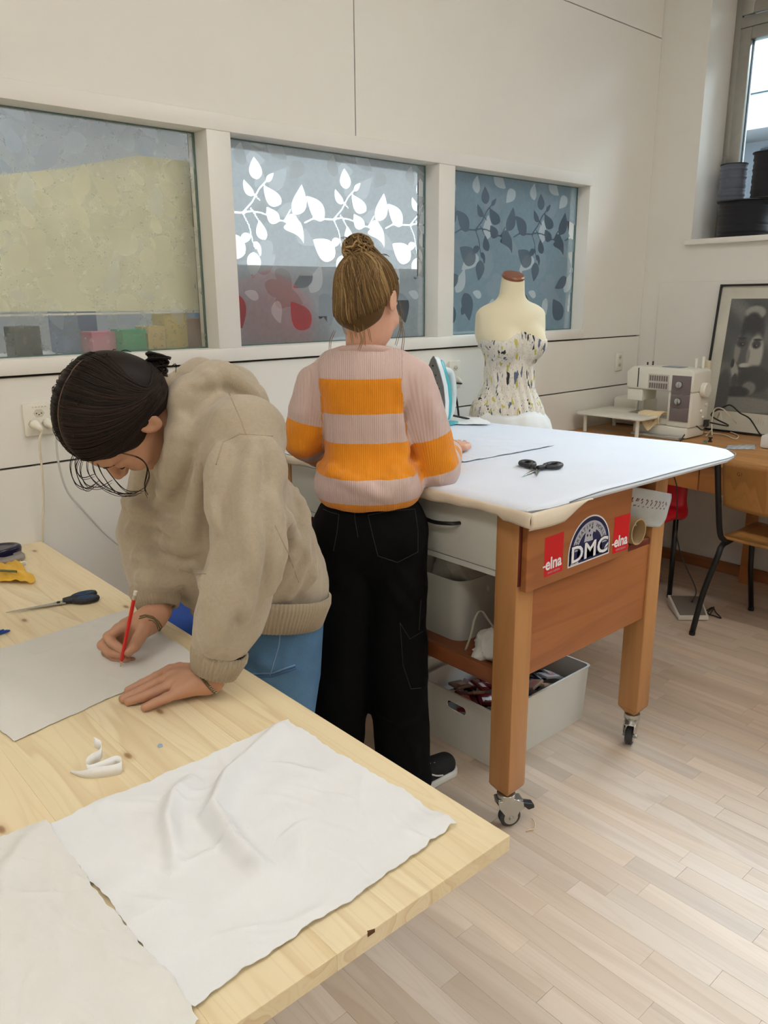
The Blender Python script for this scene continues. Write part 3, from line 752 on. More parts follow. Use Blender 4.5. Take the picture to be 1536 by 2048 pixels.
solid('end_board', (IX0 + .003, IY0 - .003, .740), (IX0 + .026, IY0 + .0245, .938), M_redwood, it, 0.0015)
# front end: sticker board above, lower panel between the legs
YP = IY0 - 0.022
stb = solid('sticker_board', (IX0 + .010, YP, .728), (1.972, YP + .018, .938), M_cherry, it, 0.0018)
solid('end_panel', (IX0 + .0725, IY0 + .006, .468), (IX1 - lg - .001, IY0 + .024, .735), M_cherry2, it, 0.0018)
solid('slot_floor', (1.974, IY0 + .004, .716), (IX1 - lg - .001, IY1 - .1, .734), M_redwood, it, 0.0015)
# lower shelf with its rails
solid('shelf', (IX0 + .03, IY0 + .073, .446), (IX1 - .03, IY1 - .073, .461), M_rail, it, 0.0015)
solid('rail', (IX0 + .012, IY0 + .0725, .432), (IX0 + .029, IY1 - .0725, .478), M_rail, it, 0.002)
solid('rail', (IX1 - .029, IY0 + .0725, .432), (IX1 - .012, IY1 - .0725, .478), M_rail, it, 0.002)
solid('back_panel', (IX0 + .0725, IY1 - .024, .45), (IX1 - lg - .001, IY1 - .006, .935), M_cherry2, it, 0.0018)
# padded top
M_pad = cloth('ironing_cover', S(224, 230, 241), 700, 0.2, 0.02, 0.85, 0.1)
M_padedge = cloth('ironing_felt', S(222, 208, 186), 500, 0.35, 0.05, 0.95, 0.2)
ITOP = 0.968
outline = [(1.462, 1.135), (1.52, 1.118), (2.40, 1.092), (2.47, 1.105), (2.52, 1.145), (2.545, 1.22), (2.545, 1.30), (2.45, 1.80), (2.36, 2.28), (2.30, 2.345), (2.20, 2.36), (1.56, 2.365), (1.49, 2.34), (1.468, 2.28), (1.455, 1.80), (1.452, 1.18)]
op = []
n = len(outline)
for i in range(n):
    a = np.array(outline[i]); b = np.array(outline[(i + 1) % n]); m = max(1, int(np.linalg.norm(b - a) / 0.03))
    for j in range(m): op.append(a + (b - a) * j / m)
op = np.array(op); cen = op.mean(0)
def ring_(off, z):
    q = np.roll(op, -1, 0) - np.roll(op, 1, 0); nn = np.stack([q[:, 1], -q[:, 0]], 1); nn /= np.linalg.norm(nn, axis=1)[:, None]
    p = op + nn * off; return [(x, y, z) for x, y in p]
solid('top_board', (1.475, 1.135, .9385), (2.33, 2.33, .9505), M_cherry2, it, 0.002)
mb = MB(); m = len(op)
rings = [ring_(-0.05, .9508), ring_(-0.012, .9445), ring_(-0.001, .9470), ring_(0.004, .955), ring_(0.0, .9625), ring_(-0.010, ITOP - .001), ring_(-0.03, ITOP)]
V = [p for r_ in rings for p in r_]
Fc = [(i * m + k, i * m + (k + 1) % m, (i + 1) * m + (k + 1) % m, (i + 1) * m + k) for i in range(len(rings) - 1) for k in range(m)]
Fc.append(tuple(range(m - 1, -1, -1))); Fc.append(tuple(range((len(rings) - 1) * m, len(rings) * m)))
mb.add(V, Fc); mb.build('padded_top', M_pad, it, auto=50)
# felt edge hanging down along the left side and at the near corner
def felt(u, v):
    y = 1.108 + u * 1.22
    x0 = 1.449 + 0.012 * math.sin(y * 5) * 0.3
    drop = 0.030 + 0.006 * math.sin(y * 9) + (0.012 if y < 1.2 else 0)
    return (x0 - 0.006 * math.sin(v * 3.1) - 0.002 + 0.004 * math.sin(y * 60) * v, y, ITOP - 0.010 - drop * v)
fe = MB().grid(70, 6, felt).build('felt_edge', M_padedge, it, smooth=True); so = fe.modifiers.new('t', 'SOLIDIFY'); so.thickness = 0.003
def felt2(u, v):
    x = 1.446 + u * 0.235
    drop = 0.044 - 0.052 * max(0, (u - 0.55) / 0.45) ** 1.3
    return (x, 1.112 - 0.010 * u - 0.007 * math.sin(v * 3) - 0.004 * v * math.sin(x * 30), ITOP - 0.012 - max(drop, .004) * v)
fe = MB().grid(26, 6, felt2).build('felt_edge', M_padedge, it, smooth=True); so = fe.modifiers.new('t', 'SOLIDIFY'); so.thickness = 0.003
gp = [(1.60, 1.1105, .957), (1.64, 1.107, .961), (1.75, 1.106, .964), (1.9, 1.101, .9635), (2.1, 1.096, .964), (2.3, 1.089, .963), (2.40, 1.0865, .962), (2.473, 1.0995, .962), (2.522, 1.139, .962), (2.5485, 1.22, .962)]
g = MB(); g.tube(smoothpath(gp, 60), 0.0016, 6); g.build('elastic_cord', mat('grey_elastic', S(120, 124, 122), 0.7), it, smooth=True)
# stickers
M_stR = mat('sticker_red', S(206, 18, 30), 0.35, var=0.02); M_stW = mat('sticker_white', S(232, 232, 232), 0.4, var=0.02); M_stB = mat('sticker_blue', S(26, 32, 78), 0.35, var=0.02)
M_stS = mat('sticker_silver', S(176, 178, 186), 0.35, var=0.02)
def flat(name, m, V2, Fc, cx, cz, th, layer, parent, rot=0.0):
    c_, s_ = math.cos(rot), math.sin(rot)
    P = [(cx + x * c_ - z * s_, YP - 0.0004 - layer * 0.0004, cz + x * s_ + z * c_) for x, z in V2]
    o = put(name, P, Fc, m, parent); return o
def quad(w_, h_): return [(-w_ / 2, -h_ / 2), (w_ / 2, -h_ / 2), (w_ / 2, h_ / 2), (-w_ / 2, h_ / 2)], [(0, 1, 2, 3)]
def ftext(name, txt, size, m, cx, cz, layer, parent, sx=1.0, off=0.0, rot=0.0, shear=0.0):
    V, Fc = text_mesh(txt, size, off=off, sx=sx, shear=shear)
    return flat(name, m, [(p[0], p[1]) for p in V], Fc, cx, cz, 0, layer, parent, rot)
for (cx, cz, rt) in ((1.611, .806, .02), (1.928, .798, -.02)):
    sk = flat('sticker', M_stR, *quad(0.080, 0.108), cx, cz, 0, 0, stb, rt); tag(sk, 'red square sticker with white lettering')
    ftext('lettering', 'elna', 0.045, M_stW, cx, cz - 0.022, 1, sk, 0.95, 0.0012, rt)
    ftext('lettering', 'SWISS DESIGN', 0.0085, M_stS, cx + .002, cz - 0.046, 1, sk, 0.95, 0, rt)
    flat('mark', M_stW, *quad(0.010, 0.0045), cx - 0.040, cz - 0.025, 0, 1, sk, rt)
# arched emblem: white rim, blue field, pale inner arch, portrait, letters
cx, cz = 1.772, 0.752
def arch(r, y0, wf=1.0, n=30):
    pts = [(-r * wf, y0)] + [(r * wf * math.cos(math.pi - math.pi * i / n), 0.032 + r * 1.0 * math.sin(math.pi - math.pi * i / n)) for i in range(n + 1)] + [(r * wf, y0)]
    return pts, [tuple(range(len(pts)))]
rt = 0.0
e0 = flat('emblem', M_stW, *arch(0.0975, 0.0), cx, cz, 0, 0, stb); tag(e0, 'blue and white arched emblem sticker with three large letters')
flat('emblem_field', M_stB, *arch(0.0935, 0.004), cx, cz, 0, 1, e0)
flat('emblem_band', M_stS, *arch(0.082, 0.03), cx, cz, 0, 2, e0)
flat('emblem_field', M_stB, *arch(0.0585, 0.012, 1.0), cx, cz, 0, 3, e0)
bp, bf = quad(0.168, 0.028); flat('emblem_field', M_stB, [(x, z + 0.026) for x, z in bp], bf, cx, cz, 0, 3, e0)
for i, ch in enumerate('CREATIVE WORLD'):
    a = math.pi * (0.875 - 0.75 * i / 13)
    if ch != ' ': ftext('lettering', ch, 0.0158, mat('sticker_grey', S(84, 86, 110), 0.4), cx + 0.0695 * math.cos(a), cz + 0.032 + 0.0695 * math.sin(a), 4, e0, 1.0, 0.0003, a - math.pi / 2)
ftext('lettering', 'DMC', 0.064, M_stB, cx - 0.001, cz + 0.031, 5, e0, 1.24, 0.0040)
ftext('lettering', 'DMC', 0.064, M_stW, cx - 0.001, cz + 0.031, 6, e0, 1.24, 0.0011)
flat('mark', M_stW, [(-.088, .006), (-.052, .006), (-.052, .013), (-.081, .013), (-.081, .045), (-.088, .045)], [(0, 1, 2, 3, 4, 5)], cx, cz, 0, 5, e0)
flat('mark', M_stW, [(.060, .012), (.078, .012), (.088, .030), (.088, .036), (.076, .030), (.068, .020)], [(0, 1, 2, 3, 4, 5)], cx, cz, 0, 5, e0)
# small horse-head silhouette above the letters
hp = [(-.030, .058), (-.026, .078), (-.022, .094), (-.010, .104), (.002, .108), (.010, .106), (.018, .096), (.024, .084), (.022, .078), (.012, .082), (.008, .074), (.012, .058)]
flat('mark', M_stS, hp, [tuple(range(len(hp)))], cx, cz, 0, 4, e0)
for (u, v, r_) in ((-.008, .088, .004), (.004, .094, .003), (-.016, .076, .004), (-.002, .074, .0035)):
    flat('mark', M_stB, [(u + r_ * math.cos(t), v + r_ * math.sin(t)) for t in np.linspace(0, 6.28, 9)[:-1]], [tuple(range(8))], cx, cz, 0, 5, e0)
# ================================================================= ON THE PINE TABLE
M_mus = cloth('white_muslin', S(236, 237, 238), 1100, .30, .02, .95, .1); M_cal = cloth('calico', S(222, 219, 212), 1100, .30, .025, .95, .1); M_lin = cloth('cream_calico', S(230, 229, 224), 1100, .30, .03, .95, .1)
def P2(px, py, z=TZ): return at(px, py, Z=z)[:2]
def sheet(name, corners, m, ridges, label, cat, seed, nu=90, nv=90, z0=TZ + .0012, edge=.004, amp=.0012, group=None, lift=None):
    """cloth lying on a table: bilinear patch, wavy torn edges, height from soft ridges"""
    A, B, Cc, D = [np.array(c) for c in corners]; q = np.random.RandomState(seed); ph = q.rand(12) * 6.28
    uu, vv = np.meshgrid(np.linspace(0, 1, nu), np.linspace(0, 1, nv)); u = uu[..., None]; v = vv[..., None]
    P = (A * (1 - u) + B * u) * (1 - v) + (D * (1 - u) + Cc * u) * v
    def wob(t, k): return (np.sin(t * 9 + ph[k]) * .5 + np.sin(t * 23 + ph[k + 1]) * .35 + np.sin(t * 61 + ph[k + 2]) * .25 + np.sin(t * 131 + ph[k + 3]) * .16) * edge
    du = (B - A) / np.linalg.norm(B - A); dv = (D - A) / np.linalg.norm(D - A)
    P = P + dv * (wob(uu, 0) * (1 - vv) + wob(uu, 4) * vv)[..., None] + du * (wob(vv, 2) * (1 - uu) + wob(vv, 6) * uu)[..., None]
    X, Y = P[..., 0], P[..., 1]; H = np.zeros_like(X)
    for poly, a, s in ridges:
        poly = [P2(*p) if not isinstance(p, np.ndarray) else p for p in poly]; d = np.full(X.shape, 9.0); w_ = np.zeros_like(X); n_ = len(poly) - 1
        for i in range(n_):
            p, r = np.array(poly[i]), np.array(poly[i + 1]); e = r - p; t = np.clip(((X - p[0]) * e[0] + (Y - p[1]) * e[1]) / (e @ e), 0, 1)
            dd = np.hypot(X - p[0] - t * e[0], Y - p[1] - t * e[1]); m_ = dd < d; d = np.where(m_, dd, d); w_ = np.where(m_, (i + t) / n_, w_)
        H += a * np.exp(-(d / s) ** 2) * (np.sin(np.pi * np.clip(w_ * .86 + .07, 0, 1)) ** .5)
    for i in range(7):
        k = q.normal(0, 1, 2); k *= 2 * np.pi / (.04 + .12 * q.rand()) / np.linalg.norm(k); H += amp / 4 * (1 + np.sin(X * k[0] + Y * k[1] + q.rand() * 6 + 1.5 * np.sin(X * 17 + i) + 1.2 * np.sin(Y * 23 + i)))
    for i in range(46):      # short sharp creases
        c0 = P.reshape(-1, 2)[q.randint(nu * nv)]; a0 = q.rand() * 6.28; ln = .015 + .06 * q.rand(); dx, dy = math.cos(a0), math.sin(a0); s_ = .0035 + .004 * q.rand()
        l_ = (X - c0[0]) * dx + (Y - c0[1]) * dy; w2 = -(X - c0[0]) * dy + (Y - c0[1]) * dx + .15 * l_ * l_ / ln; H += amp * (.3 + .9 * q.rand()) * np.exp(-(l_ / ln) ** 2 - (w2 / s_) ** 2)
    if lift is not None: H += lift(X, Y)
    V = np.stack([X, Y, z0 + H], -1).reshape(-1, 3); idx = np.arange(nu * nv).reshape(nv, nu)
    Fc = np.stack([idx[:-1, :-1].ravel(), idx[:-1, 1:].ravel(), idx[1:, 1:].ravel(), idx[1:, :-1].ravel()], 1)
    W = np.concatenate([V, V - [0, 0, .0007]]); F2 = np.concatenate([Fc, Fc[:, ::-1] + nu * nv])
    rim = np.concatenate([idx[0, :], idx[1:, -1], idx[-1, -2::-1], idx[-2:0:-1, 0]]); n_ = nu * nv
    F3 = [(rim[(i + 1) % len(rim)], rim[i], rim[i] + n_, rim[(i + 1) % len(rim)] + n_) for i in range(len(rim))]
    o = put(name, W, [list(f) for f in F2] + F3, m, None, smooth=True); auto_smooth(o, 60)
    return tag(o, label, cat, group)
grp = 'pieces of white cloth on the pine table'
sheet('cloth', [P2(-160, 1350), P2(250, 1222), P2(400, 1318), P2(28, 1484)], M_cal, [([(30, 1330), (120, 1300), (220, 1268)], .006, .018), ([(0, 1400), (80, 1340), (160, 1300)], .003, .03)], 'smooth off-white cloth under the drawing hand', 'cloth', 1, group=grp, edge=.0025, amp=.0008)
sheet('cloth', [P2(92, 1657), P2(575, 1446), P2(915, 1655), P2(385, 2022)], M_mus, [([(560, 1465), (500, 1530), (452, 1585), (428, 1640), (470, 1700), (525, 1752)], .030, .014), ([(385, 1570), (350, 1610), (338, 1660), (352, 1740)], .024, .013), ([(300, 1590), (300, 1650), (310, 1720)], .004, .02), ([(430, 1800), (500, 1770), (560, 1800)], .004, .03),
      ([(640, 1560), (720, 1620), (800, 1640)], .0025, .02), ([(600, 1520), (560, 1600), (600, 1700)], .003, .03), ([(885, 1640), (905, 1658)], .008, .012), ([(200, 1680), (260, 1760), (330, 1800)], .004, .02)], 'large white muslin piece with rumpled folds near the table corner', 'cloth', 2, 190, 190, group=grp, amp=.0022)
sheet('cloth', [P2(-190, 1740), P2(90, 1656), P2(402, 2050), P2(30, 2330)], M_lin, [([(90, 1660), (40, 1720), (-20, 1780)], .010, .018), ([(95, 1690), (160, 1790), (200, 1880), (250, 1960)], .005, .014), ([(20, 1800), (80, 1900), (120, 2000)], .004, .02), ([(60, 1690), (20, 1760), (0, 1840)], .006, .012), ([(250, 1900), (320, 1960), (400, 2040)], .004, .012)], 'cream cloth piece at the near left corner of the table', 'cloth', 3, 150, 150, group=grp, z0=TZ + .0042, amp=.002)
# curled strip of paper
pp = [P2(140, 1546), P2(168, 1557), P2(205, 1556), P2(240, 1549), P2(244, 1538), P2(232, 1534), P2(205, 1545), P2(180, 1553), P2(174, 1544), P2(182, 1533), P2(202, 1530), P2(206, 1522), P2(192, 1520)]
cv = smoothpath([np.array([*p, 0]) for p in pp], 60); mb = MB(); V = []
for i, p in enumerate(cv):
    h_ = .019 if i > 8 else .003 + .002 * i; zb = TZ + .0006 + (.022 * max(0, (i - 44) / 15) if i > 44 else 0)
    V += [(p[0], p[1], zb), (p[0] + .0008, p[1] + .0006, zb + h_)]
Fc = [(2 * i, 2 * i + 2, 2 * i + 3, 2 * i + 1) for i in range(len(cv) - 1)]; mb.add(V, Fc)
o = mb.build('paper_strip', mat('white_paper', S(250, 250, 248), .8), smooth=True); sm = o.modifiers.new('t', 'SOLIDIFY'); sm.thickness = .0002; auto_smooth(o, 28)
tag(o, 'curled white paper strip lying on the bare pine', 'paper')
q = P2(320, 1493); mb = MB(); mb.prism([(-.004, -.003), (.003, -.005), (.005, .001), (.001, .005), (-.004, .002)], lambda a, b: (q[0] + a, q[1] + b, TZ + .0005), lambda a, b: (q[0] + a * .8, q[1] + b * .8, TZ + .0035))
tag(mb.build('chalk_chip', mat('pale_blue_chalk', S(160, 190, 210), .9), bevel=.0006), 'tiny chip of pale blue tailor chalk on the pine', 'chalk')
# scissors with navy grips
def scissors(name, tipA, grip, z, wid, m_grip, m_in, label, openang=.06, handles=.36, loopw=.5):
    A = np.array([*tipA, z]); B = np.array([*grip, z]); L = np.linalg.norm(B - A); u = (B - A) / L; v = np.array([-u[1], u[0], 0])
    t = thing(name, tuple(A * .5 + B * .5), label, 'scissors', 'scissors')
    piv = A + u * L * (1 - handles - .08)
    for s_ in (-1, 1):
        ca, sa = math.cos(openang * s_), math.sin(openang * s_); ru = u * ca + v * sa; rv = -u * sa + v * ca
        pl = [(-(1 - handles - .08) * L, 0.0), (-.10 * L, -wid * .42 * s_), (.02 * L, -wid * .55 * s_), (.10 * L, -wid * .35 * s_), (.10 * L, wid * .30 * s_), (.02 * L, wid * .42 * s_), (-.10 * L, wid * .10 * s_)]
        z0 = z + .003 + (.0022 if s_ > 0 else 0)
        mb = MB(); mb.prism(pl, lambda a, b: tuple(piv + ru * a + rv * b + np.array([0, 0, z0 - z])), lambda a, b: tuple(piv + ru * a + rv * b + np.array([0, 0, z0 - z + .002])))
        mb.build('blade', M_chrome, t, bevel=.0004, seg=1)
        hl = handles * L; w_ = wid * loopw * 2
        pts = [(.06 * L, 0), (.06 * L + hl * .35, s_ * w_ * .25), (.06 * L + hl * .55, s_ * w_ * .05), (.06 * L + hl * .85, s_ * w_ * .15), (.06 * L + hl * 1.0, s_ * w_ * .55), (.06 * L + hl * .9, s_ * w_ * .95), (.06 * L + hl * .6, s_ * w_ * 1.0), (.06 * L + hl * .38, s_ * w_ * .7), (.06 * L + hl * .30, s_ * w_ * .35)]
        cvh = smoothpath([piv + ru * a + rv * b + np.array([0, 0, .0085]) for a, b in pts], 44)
        hb = MB().tube(cvh, [.0075] * 8 + [.0068] * 36, 8, up=(0, 0, 1), flat=1.0).build('grip', m_grip, t, smooth=True)
        inn = [piv + ru * a + rv * b + np.array([0, 0, .0105]) for a, b in [(.06 * L + hl * (.67 + .24 * math.cos(k)), s_ * w_ * (.54 + .34 * math.sin(k))) for k in np.linspace(0, 6.28, 24)]]
        MB().tube(inn, .0045, 6).build('grip_lining', m_in, hb, smooth=True)
    MB().cyl(piv + np.array([0, 0, .002]), piv + np.array([0, 0, .0092]), .0042, 14).build('pivot_screw', M_blk, t, bevel=.0006)
    return t
M_navy = mat('navy_grip', S(22, 26, 40), .45); M_blue = mat('blue_insert', S(24, 66, 110), .5)
scissors('scissors', P2(12, 1229), P2(196, 1196), TZ, .020, M_navy, M_blue, 'long scissors with black and blue grips beside the drawn cloth', .035, .36, .62)
scissors('scissors', P2(1058, 958, ITOP), P2(1085, 930, ITOP), ITOP + .001, .022, M_blk, M_blk, 'small black-handled scissors on the padded white ironing top', .22, .45, .95)
# blue pen cap, yellow packet, reel, dark oval box at the table's far left
a = at(20, 1261, Z=TZ + .005); b = at(-80, 1283, Z=TZ + .005); pn = thing('pen', tuple((a + b) / 2), 'blue pen lying at the left edge of the table', 'pen')
dr = (b - a) / np.linalg.norm(b - a); M_penb = mat('pen_blue', S(28, 72, 160), .35)
MB().tube([a, a + dr * .006, a + dr * .02, a + dr * .11], [.0018, .0035, .0048, .0050], 12).build('barrel', M_penb, pn, smooth=True, fix=True)
MB().box((a[0] - .05, a[1] - .0012, TZ + .0095), (a[0] - .012, a[1] + .0012, TZ + .0120)).build('clip', M_penb, pn, bevel=.0005)
M_yelp = mat('yellow_packet', S(232, 182, 52), .45, var=.06, vscale=20); mb = MB(); q0 = P2(-40, 1165); q1 = P2(72, 1170); q2 = P2(38, 1124); q3 = P2(-40, 1135)
def pk(u, v):
    p = (q0 * (1 - u) + q1 * u) * (1 - v) + (q3 * (1 - u) + q2 * u) * v
    return (p[0] + .004 * math.sin(v * 9) * u, p[1], TZ + .003 + .012 * math.sin(math.pi * min(v * 1.1, 1)) * (.6 + .4 * math.sin(u * 5)) + .006 * abs(math.sin(u * 7 + v * 6)) + .004 * math.sin(u * 17 + v * 3) ** 2)
o = mb.grid(36, 22, pk).build('paper_packet', M_yelp, smooth=True); so = o.modifiers.new('t', 'SOLIDIFY'); so.thickness = .0008; tag(o, 'crumpled yellow paper packet at the left edge of the table', 'packet')
q = at(8, 1152, Z=TZ + .012); mb = MB(); mb.tube(smoothpath([(q[0] - .06, q[1] + .01, TZ + .018), (q[0] - .02, q[1], TZ + .030), (q[0] + .015, q[1] - .008, TZ + .024), (q[0] + .03, q[1] - .01, TZ + .020)], 14), .006, 8, flat=.5, up=(0, 0, 1))
tag(mb.build('ribbon', mat('olive_ribbon', S(96, 100, 60), .6), smooth=True), 'olive green ribbon end poking from the yellow packet', 'ribbon')
q = at(14, 1122, Z=TZ); mb = MB(); mb.lathe([(.045, 0), (.048, .004), (.048, .012), (.044, .016), (.02, .017), (.02, .012)], (q[0], q[1], TZ + .0005), 36)
tag(mb.build('plastic_disc', mat('smoky_plastic', S(150, 142, 136), .2), auto=40), 'smoky grey plastic disc behind the yellow packet', 'disc')
q = at(44, 1131, Z=TZ); tag(solid('eraser', (q[0] - .018, q[1] - .006, TZ), (q[0] + .010, q[1] + .007, TZ + .011), mat('white_eraser', S(234, 234, 228), .8), bevel=.002), 'small white eraser beside the smoky disc', 'eraser')
q = at(-10, 1118, Z=TZ); Rz = Matrix.Rotation(math.radians(20), 3, 'Z'); mb = MB(); V = []
pr = [(.70, .002), (.88, .001), (.97, .008), (1.0, .022), (.97, .030), (.90, .033), (.80, .033), (.74, .030), (.5, .030)]
for r_, z in pr:
    for k in range(36): V.append((q[0] + .075 * r_ * math.cos(k / 36 * 6.283), q[1] + .045 * r_ * math.sin(k / 36 * 6.283), TZ + z))
Fc = [(i * 36 + k, i * 36 + (k + 1) % 36, (i + 1) * 36 + (k + 1) % 36, (i + 1) * 36 + k) for i in range(len(pr) - 1) for k in range(36)] + [tuple(range(35, -1, -1)), tuple(range((len(pr) - 1) * 36, len(pr) * 36))]
mb.add(V, Fc); tag(mb.build('pin_dish', mat('dark_blue_gloss', S(24, 22, 54), .12), auto=50), 'glossy dark blue oval pin dish against the panelled wall', 'dish')
# ================================================================= SOCKETS AND CABLES
M_sock = mat('socket_plastic', S(238, 234, 220), .4); M_dark = mat('socket_hole', S(30, 28, 26), .7); M_sock2 = mat('socket_face', S(216, 210, 190), .4)
M_cab = mat('cream_cable', S(226, 216, 192), .5); M_cabw = mat('grey_cable', S(206, 206, 200), .45); M_cabd = mat('dark_cable', S(52, 48, 44), .5); M_cabk = mat('black_cable', S(26, 26, 26), .5)
def socket(cx, cz, w_, h_, label, faces):
    t = thing('wall_socket', (cx, YB, cz - h_ / 2), label, 'socket', 'wall sockets')
    solid('plate', (cx - w_ / 2, YB - .012, cz - h_ / 2), (cx + w_ / 2, YB - .0003, cz + h_ / 2), M_sock, t, .004)
    for (dx, dz) in faces:
        pl = [(.0165 * math.cos(k) * 1.0, .0135 * math.sin(k)) for k in np.linspace(0, 6.283, 7)[:-1]]
        f_ = MB().prism(pl, lambda a, b: (cx + dx + a, YB - .0125, cz + dz + b), lambda a, b: (cx + dx + a, YB - .0118, cz + dz + b)).build('outlet', M_sock2, t)
        for (hx, hz_) in ((-.007, .0), (.007, .0), (0, -.004)):
            MB().cyl((cx + dx + hx, YB - .0132, cz + dz + hz_), (cx + dx + hx, YB - .0122, cz + dz + hz_), .0019, 10).build('pin_hole', M_dark, f_)
    return t
sk1 = socket(.770, 1.114, .088, .096, 'triple wall socket with two plugs beside the dark-haired person', [(0, .018), (-.019, -.012), (.019, -.012)])
for k in range(5): solid('embossed_mark', (.752 + k * .009, YB - .0126, 1.149), (.757 + k * .009, YB - .0121, 1.1525), M_sock2, sk1, 0)
socket(2.556, 1.125, .07, .12, 'wall socket with a black lead behind the iron', [(0, .028), (0, -.020)]); socket(3.865, 1.108, .062, .10, 'wall socket low on the panelled wall above the sewing machine', [(0, .024), (0, -.018)])
def plug(x, z, dx, label, cable_pts, m, r=.0032, mp=None):
    t = thing('plug', (x, YB - .013, z), label, 'plug', 'plugs and leads')
    MB().tube([(x, YB - .0128, z), (x, YB - .022, z - .001), (x + dx * .4, YB - .034, z - .006), (x + dx, YB - .044, z - .016)], [.0135, .0135, .010, .006], 14).build('plug_body', mp or M_sock, t, smooth=True)
    MB().tube(smoothpath(cable_pts, 60), r, 8).build('lead', m, t, smooth=True)
    return t
yc = YB - .044
plug(.752, 1.102, .012, 'cream plug and lead hanging straight down to the pine table', [(.764, yc, 1.086), at(79, 885, Y=yc), at(84, 940, Y=yc + .01), at(87, 1000, Y=yc + .02), at(85, 1060, Y=yc + .025), at(86, 1094, Y=yc + .03), at(86, 1140, Y=yc + .03)], M_cab)
plug(.790, 1.102, .016, 'grey plug and lead curving off behind the bending person', [(.806, yc, 1.086), at(113, 890, Y=yc), at(120, 940, Y=yc + .005), at(136, 985, Y=yc + .01), at(168, 1022, Y=yc + .01), at(205, 1062, Y=yc + .01), at(235, 1088, Y=yc + .01), at(268, 1107, Y=yc + .01), at(330, 1150, Y=yc + .02), at(420, 1230, Y=yc + .02)], M_cabw)
plug(2.556, 1.105, .006, 'black plug and lead of the iron behind the dress form', [(2.562, yc, 1.089), at(908, 770, Y=yc), at(914, 805, Y=yc), at(918, 840, Y=yc - .01), at(918, 870, Y=yc - .01)], M_cabk, .0045)
# ================================================================= ON THE IRONING TABLE
def ilift(X, Y): return .0
sheet('cloth', [P2(905, 860, ITOP), P2(1108, 893, ITOP), P2(928, 926, ITOP), P2(800, 890, ITOP)], M_pad, [], 'thin white cloth being pressed on the ironing top', 'cloth', 5, 50, 50, z0=ITOP + .0018, edge=.002, amp=.0016)
sheet('cloth', [P2(840, 832, ITOP), P2(960, 838, ITOP), P2(985, 852, ITOP), P2(850, 850, ITOP)], M_mus, [([P2(860, 842, ITOP), P2(900, 840, ITOP), P2(980, 848, ITOP)], .008, .05)], 'folded white cloth at the far end of the ironing top', 'cloth', 6, 40, 30, z0=ITOP + .0018, edge=.002, amp=.002)
ib = at(884, 850, Z=ITOP); iF = np.array([0, 0, 1.0]); nrm = RC @ np.array([-.62, 0, -.78]); nrm[2] = 0; nrm /= np.linalg.norm(nrm); sdv = np.cross(iF, nrm)
ir = thing('steam_iron', tuple(ib), 'steam iron with white and turquoise body standing on its heel', 'iron')
def ip(a, b, c): return tuple(np.array(ib) + sdv * a + iF * b + nrm * c)
def soleout(k, s=1.0): return [(x * s, (y - .13) * s + .13) for x, y in [(-.048, .012), (-.055, .05), (-.056, .10), (-.048, .16), (-.030, .215), (-.012, .258), (0, .272), (.012, .258), (.030, .215), (.048, .16), (.056, .10), (.055, .05), (.048, .012)]]
so_ = soleout(0)
plate = MB().prism(so_, lambda a, b: ip(a, b, .058), lambda a, b: ip(a, b, .064)).build('soleplate', mat('iron_plate', S(118, 120, 120), .35, .6, var=.15, vscale=40), ir, bevel=.0012)
for (x, y, r_) in [(0, .235, .004), (-.014, .20, .003), (.014, .20, .003), (-.03, .15, .003), (.03, .15, .003), (-.036, .10, .003), (.036, .10, .003), (0, .18, .006), (-.02, .17, .0025), (.02, .17, .0025)]:
    MB().cyl(ip(x, y, .0642), ip(x, y, .0648), r_, 10).build('steam_hole', M_dark, plate)
MB().prism(soleout(0, .985), lambda a, b: ip(a, b, .030), lambda a, b: ip(a, b, .058)).build('skirt', mat('iron_white', S(226, 234, 236), .35), ir, bevel=.004)
MB().prism(soleout(0, .90), lambda a, b: ip(a, b, .0), lambda a, b: ip(a, b, .030)).build('tank', mat('iron_teal', S(70, 176, 186), .3), ir, bevel=.008)
MB().tube(smoothpath([ip(0, .215, .004), ip(0, .20, -.05), ip(0, .14, -.072), ip(0, .06, -.066), ip(0, .02, -.03), ip(0, .02, .01)], 30), .015, 12).build('handle', mat('iron_white', None), ir, smooth=True)
MB().box((-.001, -.001, -.001), (.001, .001, .001)).v
hb = MB(); hb.add([ip(-.045, 0, .05), ip(.045, 0, .05), ip(.045, 0, -.05), ip(-.045, 0, -.05), ip(-.045, .014, .05), ip(.045, .014, .05), ip(.045, .014, -.05), ip(-.045, .014, -.05)], [(0, 3, 2, 1), (4, 5, 6, 7), (0, 1, 5, 4), (1, 2, 6, 5), (2, 3, 7, 6), (3, 0, 4, 7)]); hb.build('heel', mat('iron_teal', None), ir, bevel=.004)
MB().tube(smoothpath([ip(0, .03, -.07), ip(.05, .012, -.12), (ib[0] + .10, ib[1] + .09, ITOP + .006), (ib[0] + .16, ib[1] + .16, ITOP + .006)], 24), .004, 8).build('lead', M_cabk, ir, smooth=True)
